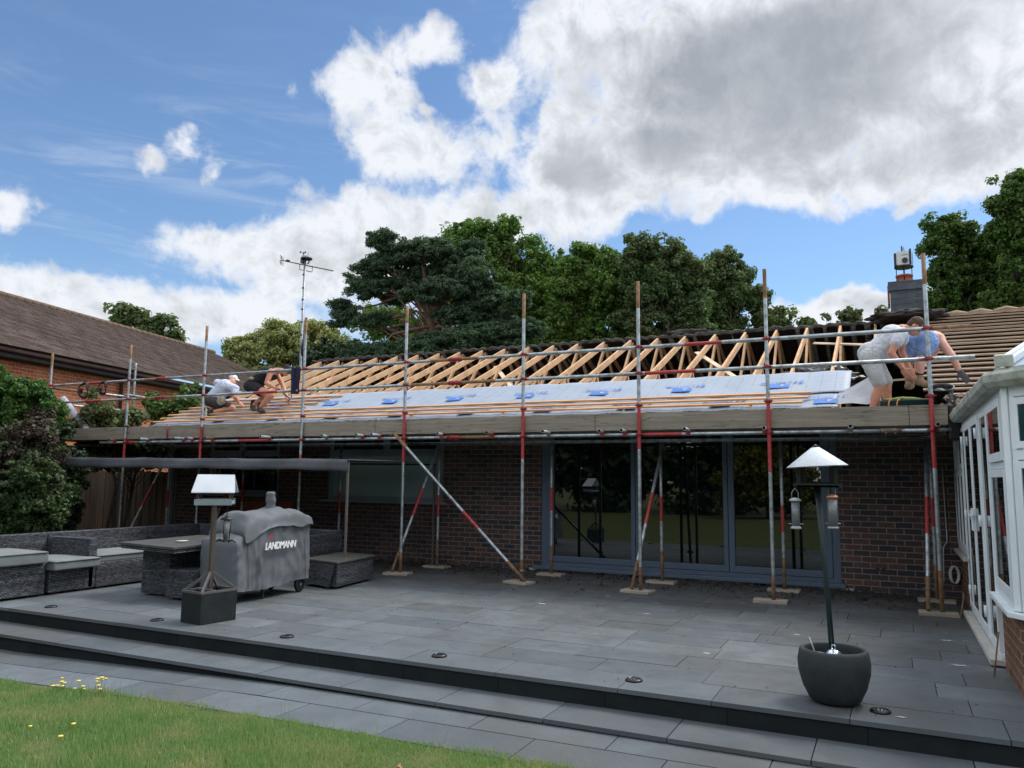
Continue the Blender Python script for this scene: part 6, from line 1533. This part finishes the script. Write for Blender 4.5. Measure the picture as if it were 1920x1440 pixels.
# trees behind the viewer: they close the garden, shade it and show in the glass
GB = 'trees closing the far side of the garden'
for i, (x, y, h, w, mt, lb) in enumerate(((-24,-17,11,5.5,L_dark,'dark conifer at the far left of the garden end'),(-15,-19,13,5.5,L_dark,'broad tree second from the left at the garden end'),(-7.5,-19,12,5.0,L_dark,'dark conifer in the middle of the garden end'),(1,-20,12,5.5,L_dark,'broad tree right of the middle of the garden end'),(9,-18,11,5.0,L_dark,'dark conifer at the right of the garden end'),(17,-14,10,5.0,L_dark,'broad tree at the far right of the garden end'))):
    t = thing('garden_tree', lb, 'tree', (x, y, -.3), GB)
    bl_ = [((x+random.Random(i*9+j).uniform(-w*.4,w*.4), y+random.Random(i*5+j).uniform(-1.5,1.5), .9+h*(j+.5)/6*.9), (w*(.72-.07*j), 2.4, h/6*1.1)) for j in range(6)]
    P, cc = clumps(bl_, 520, 40, .8, 60+i, .8, .2); leafmesh('crown', P, .30, mt, t, 60+i, nrm=clumps.nrm)
    MB().tube([(x,y,-.3),(x,y,h*.8)], [.35,.08], 8).build('trunk', M['bark'], t, uv=False)
t = thing('golden_shrub', 'golden green shrub at the end of the lawn, seen in the right glass panel', 'shrub', (-5.2,-13.5,-.3))
P, cc = clumps([((-5.2,-13.5,1.9),(1.6,1.2,1.7)),((-4.0,-13.8,1.2),(1.4,1.1,1.2)),((-6.4,-13.9,1.2),(1.2,1.1,1.2))], 420, 26, .35, 71, .8, .3)
leafmesh('crown', P, .15, leafmat('golden_leaves', (.11,.115,.02), (.17,.165,.035), None, .5, .3), t, 71); MB().tube([(-5.2,-13.5,-.3),(-5.2,-13.5,1.6)], [.08,.03], 8).build('trunk', M['bark'], t, uv=False)
# ================================================================ aerial mast
am = thing('aerial_mast', 'slim metal mast carrying a television aerial and a weather station above the roof end', 'mast', (-13.9, 16.9, 0))
mx, my = at(567, 640, 17.0).x, 17.0
zt = at(571, 487, 17.0).z; x1 = at(572, 487, 17.0).x; x0 = at(563, 700, 17.0).x
MB().tube([(x0, my, 0), (x0, my, at(563,700,17.0).z), (x1, my, zt)], .036, 10).build('pole', pm('mast_alu', (.30,.32,.35), .4, .6, vs=5), am)
for yy in (515, 540, 562, 580, 604, 628, 650): p = at(571.5-(yy-487)*.042, yy, 17.0); MB().tube([(p.x, my, p.z-.02), (p.x, my, p.z+.02)], .045, 10).build('tape_band', M['black'], am)
k = MB(); a, b = at(527, 488, 16.95), at(625, 508, 17.6); k.tube([a, b], .014, 6); m1 = a.lerp(b, .36); m2 = a.lerp(b, .60); k.tube([m1, m1-Vector((0,0,.16)), m2-Vector((0,0,.16)), m2], .012, 6)
dv = (b-a).normalized(); sv = dv.cross(Vector((0,0,1))).normalized()
for i in range(16): q = a.lerp(b, .30+i*.046); k.tube([q-sv*.09, q+sv*.09], .005, 5)
for (oz, ox) in ((.11,0),(.055,.0),(-.055,0),(-.11,0)): q = a+Vector((.0,0,oz)); k.tube([q-sv*.18+dv*.02, q+sv*.18+dv*.02], .008, 5)
k.tube([a+Vector((0,0,.13)), a-Vector((0,0,.13))], .010, 5); q = a.lerp(b, .13); k.box(q.x-.04, q.x+.04, q.y-.05, q.y+.05, q.z-.0, q.z+.05)
k.build('television_aerial', M['darkmetal'], am)
c = Vector((x1, my, zt)); k = MB(); k.lathe([(.17,0),(.15,.045),(.09,.085),(.02,.10)], (c.x+.05, my, zt+.02), 20); k.build('weather_dome', pm('grey_dome', (.20,.23,.25), .4), am)
k = MB(); k.box(c.x-.12, c.x-.02, my-.06, my+.06, zt-.10, zt+.01); k.lathe([(.16,-.02),(.165,0)], (c.x+.05, my, zt+.02), 20); k.tube([(c.x+.14,my,zt),(c.x+.15,my,zt-.09),(c.x+.10,my,zt-.14)], .02, 6); k.build('sensor_box', M['black'], am)
k = MB(); k.tube([(c.x-.08,my,zt+.05),(c.x-.08,my,zt+.22)], .012, 6)
for a_ in (0, 2.1, 4.2): q = (c.x-.08+.08*math.cos(a_), my+.08*math.sin(a_), zt+.22); k.tube([(c.x-.08,my,zt+.22), q], .006, 5); ellips(k, q, (.026,.026,.026), None, 10, 6)
k.tube([(c.x+.11,my,zt+.1),(c.x+.11,my,zt+.2)], .006, 5); k.build('anemometer', M['darkmetal'], am)
lump('satellite_box', tuple(at(570, 652, 16.8)), (.10,.08,.28), M['black'], am, 2, .12)
# ================================================================ flowers in the lawn edge
def flowers(name, label, group, pts, seed, zf):
    r = random.Random(seed)
    for (x, y, h) in pts:
        z0 = zlawn(x, y); t = thing(name, label, 'flower', (x, y, z0), group); st = MB(); hd_ = MB(); tx_ = x+r.uniform(-.03,.03); st.tube([(x,y,z0),(x+(tx_-x)*.4,y,z0+h*.6),(tx_,y,z0+h)], .0018, 5)
        st.build('stem', M['grass'], t, uv=False, fixn=False)
        n = r.choice([3,5,6]); hd_.lathe([(.004,-.008),(.006+.002*n,0),(.004+.002*n,.004),(.003,.005)], (tx_, y, z0+h), 9)
        hd_.build('flower_head', zf, t, uv=False, fixn=False)
yel = pm('yellow_flower', (.75,.62,.10), .6); r = random.Random(8)
pts = []
for (px_, py_) in ((118,1292),(124,1282),(116,1278),(120,1272),(152,1286),(160,1292),(150,1277),(185,1285),(188,1292),(178,1277),(190,1270),(193,1274),(197,1272),(186,1273),(144,1296),(104,1296),(98,1308)):
    d = cf + cr*((px_-960)/FPX)+cu*((720-py_)/FPX); y = 4.36+r.uniform(-.05,.05); p = Vector((0,0,CH))+d*(y/d.y); pts.append((p.x, y, max(.04, p.z-zlawn(p.x, y))))
flowers('yellow_wildflower', 'small yellow wildflower in the clump at the lawn edge by the paving', 'yellow wildflowers at the lawn edge', pts, 3, yel)
pts = [(-5.3,3.55,.04),(-5.1,3.7,.04),(-5.8,3.6,.03),(-4.9,3.5,.035)]; flowers('yellow_wildflower', 'low yellow flower out in the mown grass at the bottom left', 'yellow flowers in the mown grass', pts, 4, yel)
k = MB(); c = (-2.62, 3.96, zlawn(-2.62,3.96)+.035)
k.add([(c[0]-.03,c[1],c[2]),(c[0],c[1]-.012,c[2]+.02),(c[0]+.035,c[1],c[2]+.004),(c[0],c[1]+.02,c[2]+.012),(c[0]-.01,c[1]+.03,c[2]+.025)], [(0,1,2),(0,2,3),(0,3,4)])
tag(k.build('dry_leaf', pm('dry_leaf_brown', (.42,.24,.13), .8), uv=False, fixn=False), 'curled dry brown leaf lying in the grass near the paving', 'leaf')
# ================================================================ white conservatory at the right
CV = thing('conservatory', 'white framed conservatory on a low brown brick wall at the right edge', 'conservatory', (1.5, 9.3, 0))
cxw = .74; CY0 = 6.62; fa = R(-52)           # corner of the side wall, facet direction
fdv = Vector((math.cos(fa), math.sin(fa), 0)); fn = Vector((-math.sin(fa), math.cos(fa), 0))   # along facet, inward normal
def fac(s, o, z): return (cxw+fdv.x*s+fn.x*o, CY0+fdv.y*s+fn.y*o, z)
def fbox(k, s0, s1, o0, o1, z0, z1, mi=0):
    vs = [fac(s, o, z) for z in (z0, z1) for o in (o0, o1) for s in (s0, s1)]
    return k.add(vs, [(0,2,3,1),(4,5,7,6),(0,1,5,4),(2,6,7,3),(0,4,6,2),(1,3,7,5)], mi)
LD = (cxw, CY0, 0)
# dwarf walls
k = MB(); k.box(cxw+.02, cxw+.24, 10.45, WY-.005, 0, .60); k.build('dwarf_wall', M['brick_brown'], CV)
k = MB(); k.box(cxw+.02, cxw+.24, CY0+.02, 7.66, 0, .56); k.build('dwarf_wall', M['brick_brown'], CV)
k = MB(); fbox(k, .0, 2.2, .02, .24, -.02, .56); k.build('dwarf_wall', M['brick_brown'], CV, loc=LD, rz=fa)
# cills
k = MB(); k.box(cxw-.06, cxw+.26, 10.36, WY-.02, .605, .64); k.build('cill', M['upvc_dirty'], CV, bevel=.004)
k = MB(); k.prism([(cxw-.06, 7.74, .565), (cxw-.06, CY0-.045, .565), tuple(fac(2.3, -.07, .565)), tuple(fac(2.3, .2, .565)), (cxw+.2, CY0+.1, .565), (cxw+.2, 7.74, .565)], (0,0,.035)); k.build('cill', M['upvc'], CV, bevel=.004)
# threshold
k = MB(); k.box(cxw-.085, cxw+.22, 7.68, 10.42, .012, .06); k.build('threshold', pm('pale_threshold', (.50,.49,.46), .6, col2=(.40,.38,.34), vs=5), CV, bevel=.005)
TOPZ = 2.13
fx0, fx1 = cxw+.0, cxw+.07
def leaf(y0, y1, z0, z1, w=.055, name='door_leaf', mat='upvc', glass='glass_dark', prl=0.0, panels=((0,1),), bars=()):
    k = MB(); a0, a1 = fx0-.012-prl, fx1-.015-prl
    k.box(a0, a1, y0, y0+w, z0, z1); k.box(a0, a1, y1-w, y1, z0, z1)
    k.box(a0, a1, y0+w, y1-w, z0, z0+w*1.15); k.box(a0, a1, y0+w, y1-w, z1-w, z1)
    for b in bars: k.box(a0, a1, y0+w, y1-w, b-.035, b+.035)
    # rubber line and inner bead
    o = k.build(name, M[mat], CV, bevel=.005)
    MB().box(a0+.007, a0+.016, y0+w+.001, y1-w-.001, z0+w*1.15+.001, z1-w-.001).build('pane', M[glass], o)
    return o
# outer frame posts and head
k = MB()
for y in (WY-.06, 10.45, 9.96, 7.66, CY0+.02): k.box(fx0, fx1, y, y+.055, .06 if 7.7 < y < 10.4 else .64, TOPZ)
k.box(fx0, fx1, CY0+.08, WY-.06, TOPZ, TOPZ+.10); k.box(fx0, fx1, 10.51, WY-.065, .645, .70); k.box(fx0, fx1, CY0+.08, 7.655, .605, .66); k.box(fx0, fx1, 7.72, 10.44, .065, .10)
k.build('outer_frame', M['upvc'], CV, bevel=.004)
# fixed lights over the left dwarf wall, top one tilted open
for (a, b) in ((10.52, 10.98), (10.99, 11.44), (11.45, 11.88)): leaf(a, b, .71, 1.62, .05, 'window'); 
for i, (a, b) in enumerate(((10.52, 10.98), (10.99, 11.44), (11.45, 11.88))):
    o = leaf(a, b, 1.66, TOPZ-.01, .05, 'top_light')
    if i in (1, 2):
        o.rotation_euler = (0, R(-14), 0); pv = Vector((fx0, 0, TOPZ)); o.location = pv-Matrix.Rotation(R(-14), 3, 'Y') @ pv
k = MB(); k.box(fx0+.0, fx1, 10.51, WY-.065, 1.62, 1.66); k.build('transom_bar', M['upvc'], CV)
# doors and side lights
for i, (a, b, nm) in enumerate(((10.02, 10.43, 'side_light'), (9.16, 9.94, 'door_leaf'), (8.36, 9.14, 'door_leaf'), (7.73, 8.34, 'side_light'))):
    o = leaf(a, b, .115, TOPZ-.01, .075 if nm == 'door_leaf' else .05, nm, prl=.012 if nm == 'door_leaf' else 0)
    if nm == 'door_leaf':
        yy = (a+.05 if i == 1 else b-.05); k = MB(); k.box(fx0-.045, fx0-.026, yy-.016, yy+.016, 1.02, 1.24); k.bar((fx0-.052, yy, 1.17), (fx0-.052, yy+(.11 if i == 1 else -.11)*1, 1.17), .018, .022); k.box(fx0-.06, fx0-.04, yy-.01, yy+.01, 1.16, 1.18); k.build('door_handle', M['upvc'], o, bevel=.003)
        for z in (.35, 1.15, 1.95): yh = (b-.0 if i == 1 else a); MB().tube([(fx0-.04, yh, z-.05), (fx0-.04, yh, z+.05)], .012, 8).build('hinge', M['upvc'], o)
# window on the right dwarf wall (top light over lower light)
o = leaf(6.72, 7.64, .67, 1.60, .06, 'window'); o = leaf(6.72, 7.64, 1.66, TOPZ-.01, .06, 'top_light', prl=.008)
k = MB(); k.box(fx0, fx1, CY0+.08, 7.655, 1.605, 1.655); k.build('transom_bar', M['upvc'], CV)
# corner post
k = MB(); k.prism([(cxw-.012, CY0+.07, .605), (cxw-.012, CY0-.02, .605), tuple(fac(.05, -.012, .605)), tuple(fac(.05, .08, .605)), (cxw+.09, CY0+.07, .605)], (0,0,TOPZ+.10-.605)); k.build('corner_post', M['upvc'], CV, bevel=.006)
# facet windows
k = MB(); fbox(k, .055, 2.2, .0, .07, .605, .68); fbox(k, .055, 2.2, .0, .07, TOPZ-.02, TOPZ+.10); fbox(k, .055, 2.2, .0, .07, 1.66, 1.73)
for s in (.055, .80, 1.53): fbox(k, s, s+.045, -.003, .073, .68, 1.66); fbox(k, s, s+.045, -.003, .073, 1.73, TOPZ-.02)
k.build('facet_frame', M['upvc'], CV, loc=LD, rz=fa, bevel=.003)
for (s0, s1) in ((.102, .798), (.847, 1.528)):
    for (z0, z1) in ((.69, 1.65), (1.74, TOPZ-.03)):
        k = MB(); 
        for (a, b, c, d) in ((s0,s0+.032,z0,z1),(s1-.032,s1,z0,z1),(s0+.032,s1-.032,z0,z0+.05),(s0+.032,s1-.032,z1-.05,z1)): fbox(k, a, b, -.014, .05, c, d)
        o = k.build('casement', M['upvc'], CV, loc=LD, rz=fa, bevel=.003)
        k = MB(); fbox(k, s0+.032, s1-.032, -.006, .004, z0+.05, z1-.05); p = k.build('pane', M['glass_teal'], CV, loc=LD, rz=fa)
        k = MB(); fbox(k, s0+.13, s0+.138, -.010, -.0062, z0+.05, z1-.05); fbox(k, s0+.032, s1-.032, -.0095, -.0063, (z0+z1)/2-.004, (z0+z1)/2+.004); k.build('lead_strip', M['darkmetal'], CV, loc=LD, rz=fa)
# gutter and soffit
GZ = TOPZ+.09
def gutter_run(pts):
    k = MB(); prof = [(-.085,.075),(-.10,.05),(-.09,.0),(-.06,-.035),(.0,-.04),(.03,-.03),(.03,.075),(.015,.075),(.015,-.02),(-.05,-.022),(-.075,.005),(-.083,.06)]
    n = len(prof); 
    for (p, o_) in pts:
        for (a, z) in prof: k.v.append((p[0]+o_[0]*a*1.0, p[1]+o_[1]*a, p[2]+z))
    for i in range(len(pts)-1):
        for j in range(n):
            a = i*n+j; b = i*n+(j+1) % n; k.f.append((a, b, b+n, a+n)); k.mi.append(0); k.sm.append(False)
    k.f.append(tuple(range(n))); k.mi.append(0); k.sm.append(False); k.f.append(tuple((len(pts)-1)*n+j for j in reversed(range(n)))); k.mi.append(0); k.sm.append(False)
    return k
mit = (Vector((1,0,0))+fn).normalized()/math.cos((math.pi/2+fa)/2) if True else None
cor = Vector((cxw-.02, CY0-.0, GZ))
k = gutter_run([((cxw-.02, 11.30, GZ), (1,0)), ((cor.x, cor.y, GZ), (mit.x, mit.y)), (tuple(Vector(fac(2.2, -.02, GZ))), (fn.x, fn.y))])
gt = k.build('gutter', M['upvc_dirty'], CV)
k = MB(); k.box(cxw-.03, cxw+.06, CY0-.02, 11.3, TOPZ+.101, TOPZ+.20); k.build('eaves_beam', M['upvc_dirty'], CV)
k = MB(); fbox(k, -.03, 2.2, .02, .09, TOPZ+.101, TOPZ+.20); k.build('eaves_beam', M['upvc_dirty'], CV)
for y in (9.6, 7.9): 
    k = gutter_run([((cxw-.024, y-.06, GZ), (1.08,0)), ((cxw-.024, y+.06, GZ), (1.08,0))]); k.build('gutter_bracket', M['upvc_dirty'], CV)
# roof: hipped glazing bars with pale sheets
APX = Vector((2.4, 8.6, 3.55)); C0 = Vector((cxw+.02, CY0+.02, TOPZ+.20)); B0 = Vector((cxw+.02, 11.3, TOPZ+.20)); B1 = Vector((2.4, 11.9, 3.55)); E0 = Vector(fac(2.2, .03, TOPZ+.20))
sheetm = pm('pale_polycarbonate', (.34,.42,.50), .3, vs=4)
k = MB(); k.add([C0, APX, B1, B0], [(0,1,2,3)]); k.add([C0, E0, APX], [(0,1,2)]); o = k.build('roof_sheet', sheetm, CV, fixn=False); s_ = o.modifiers.new('t','SOLIDIFY'); s_.thickness = .02
for (a, b) in ((C0, APX), (APX, B1)): 
    k = MB(); up_ = Vector((0,0,1)); k.bar(a+up_*.035, b+up_*.035, .11, .05); k.bar(a+up_*.068, b+up_*.068, .045, .03); k.build('ridge_bar', M['upvc'], CV, bevel=.006)
for i in range(1, 6):
    a = C0.lerp(B0, i/6); b = APX.lerp(B1, i/6); k = MB(); k.bar(a+Vector((0,0,.03)), b+Vector((0,0,.03)), .05, .03); k.build('glazing_bar', M['upvc'], CV)
for i in range(1, 3):
    a = C0.lerp(E0, i/3); k = MB(); k.bar(a+Vector((0,0,.03)), APX+Vector((0,0,.02)), .05, .03); k.build('glazing_bar', M['upvc'], CV)
k = MB(); k.prism([tuple(C0+Vector((-.05,-.04,.0))), tuple(C0+Vector((.06,-.07,.0))), tuple(C0+Vector((.06,.05,.02))), tuple(C0+Vector((-.05,.06,.02)))], (0,0,.09)); k.build('bar_end_cap', M['upvc_dirty'], CV, bevel=.01)
# debris in the valley behind the gutter
k = MB(); r = random.Random(5)
for i in range(60):
    x = r.uniform(.55,.78); y = r.uniform(9.3, 11.2); z = 2.32+r.uniform(0,.10)+(y-9.3)*.03; s = r.uniform(.02,.05); a = r.uniform(0,6.3)
    k.add([(x-s*math.cos(a),y-s*math.sin(a),z),(x+s*math.cos(a),y+s*math.sin(a),z+.01),(x,y,z+s)], [(0,1,2)])
tag(k.build('valley_leaves', pm('dead_leaves', (.36,.24,.18), .9, isl=.6), uv=False, fixn=False), kind='stuff')
# cable coil on the wall by the conservatory, weep sticks
k = MB(); p = at(1811, 1000, WY-.03)
k.tube([(.60,WY-.02,1.7),(.61,WY-.02,.72),(.56,WY-.05,.64),(.545,WY-.06,.2)], .008, 6); 
for j in range(3):
    pts = [(.66+.05*math.cos(a/12*6.283)+j*.01, WY-.06-.01*j, .30+.11*math.sin(a/12*6.283)) for a in range(13)]; k.tube(pts, .008, 6, caps=False)
tag(k.build('cable', pm('white_cable', (.5,.52,.52), .5), uv=False), 'coil of white cable hanging on the brick wall in the corner by the conservatory', 'cable')
for i, (q, lb) in enumerate((((.66,10.20,.28),'thin rusty rod leaning at the foot of the far brick pier of the conservatory'),((.70,7.40,.33),'thin rusty rod leaning on the near brick pier below the white threshold end'))):
    tag(MB().tube([q, (q[0]-.06, q[1]-.12, .005)], .006, 6).build('metal_rod', M['rust'], uv=False), lb, 'rod', 'thin rods leaning on the conservatory brickwork')
# ================================================================ printing on the roof membrane
ink = pm('blue_ink', (.045,.16,.50), .6, col2=(.035,.13,.42), vs=9)
SV = Vector((0, 1, SL)).normalized(); NV = Vector((0, -SL, 1)).normalized()
def slopeM(x, y, lift):
    return Matrix.Translation((x, y, zr(y)+lift)) @ Matrix((Vector((1,0,0)), SV, NV)).transposed().to_4x4()
def plate(x, y, lift, w, h, parent):
    k = MB(); sh = .0
    k.add([(-w/2,0,0),(w/2,0,0),(w/2+sh,h,0),(-w/2+sh,h,0),(w*.14,h*.55,.0),(w*.30,h*.78,0)], [(0,1,2,3)])
    k.xf(slopeM(x, y, lift)); return k.build('print_block', ink, parent, uv=False, fixn=False)
wp = pm('white_arrow', (.6,.65,.7), .7)
for (sheet_, xs_, y, lift) in ((upm, [-11.39,-9.97,-8.55,-7.13,-5.71,-4.36,-2.97,-1.49], 12.20, .046), (lowm, [-12.15,-10.73,-9.31,-7.89,-6.47,-5.05,-3.63,-2.22,-.79], 11.47, .030)):
    for x in xs_:
        plate(x, y, lift, .30, .19, sheet_)
        k = MB(); k.add([(.02,.09,.002),(.10,.13,.002),(.03,.15,.002)], [(0,1,2)]); k.xf(slopeM(x, y, lift+.001)); k.build('print_arrow', wp, sheet_, uv=False, fixn=False)
        text_mesh('print_word', 'MASTER', .105, ink, sheet_, slopeM(x-.29, y+.225, lift+.002), space=1.0, ext=.0, font_off=.002, shear=.15)
        text_mesh('print_number', '612', .15, ink, sheet_, slopeM(x+.10, y+.225, lift+.002), space=1.05, ext=.0, font_off=.006, shear=.15)
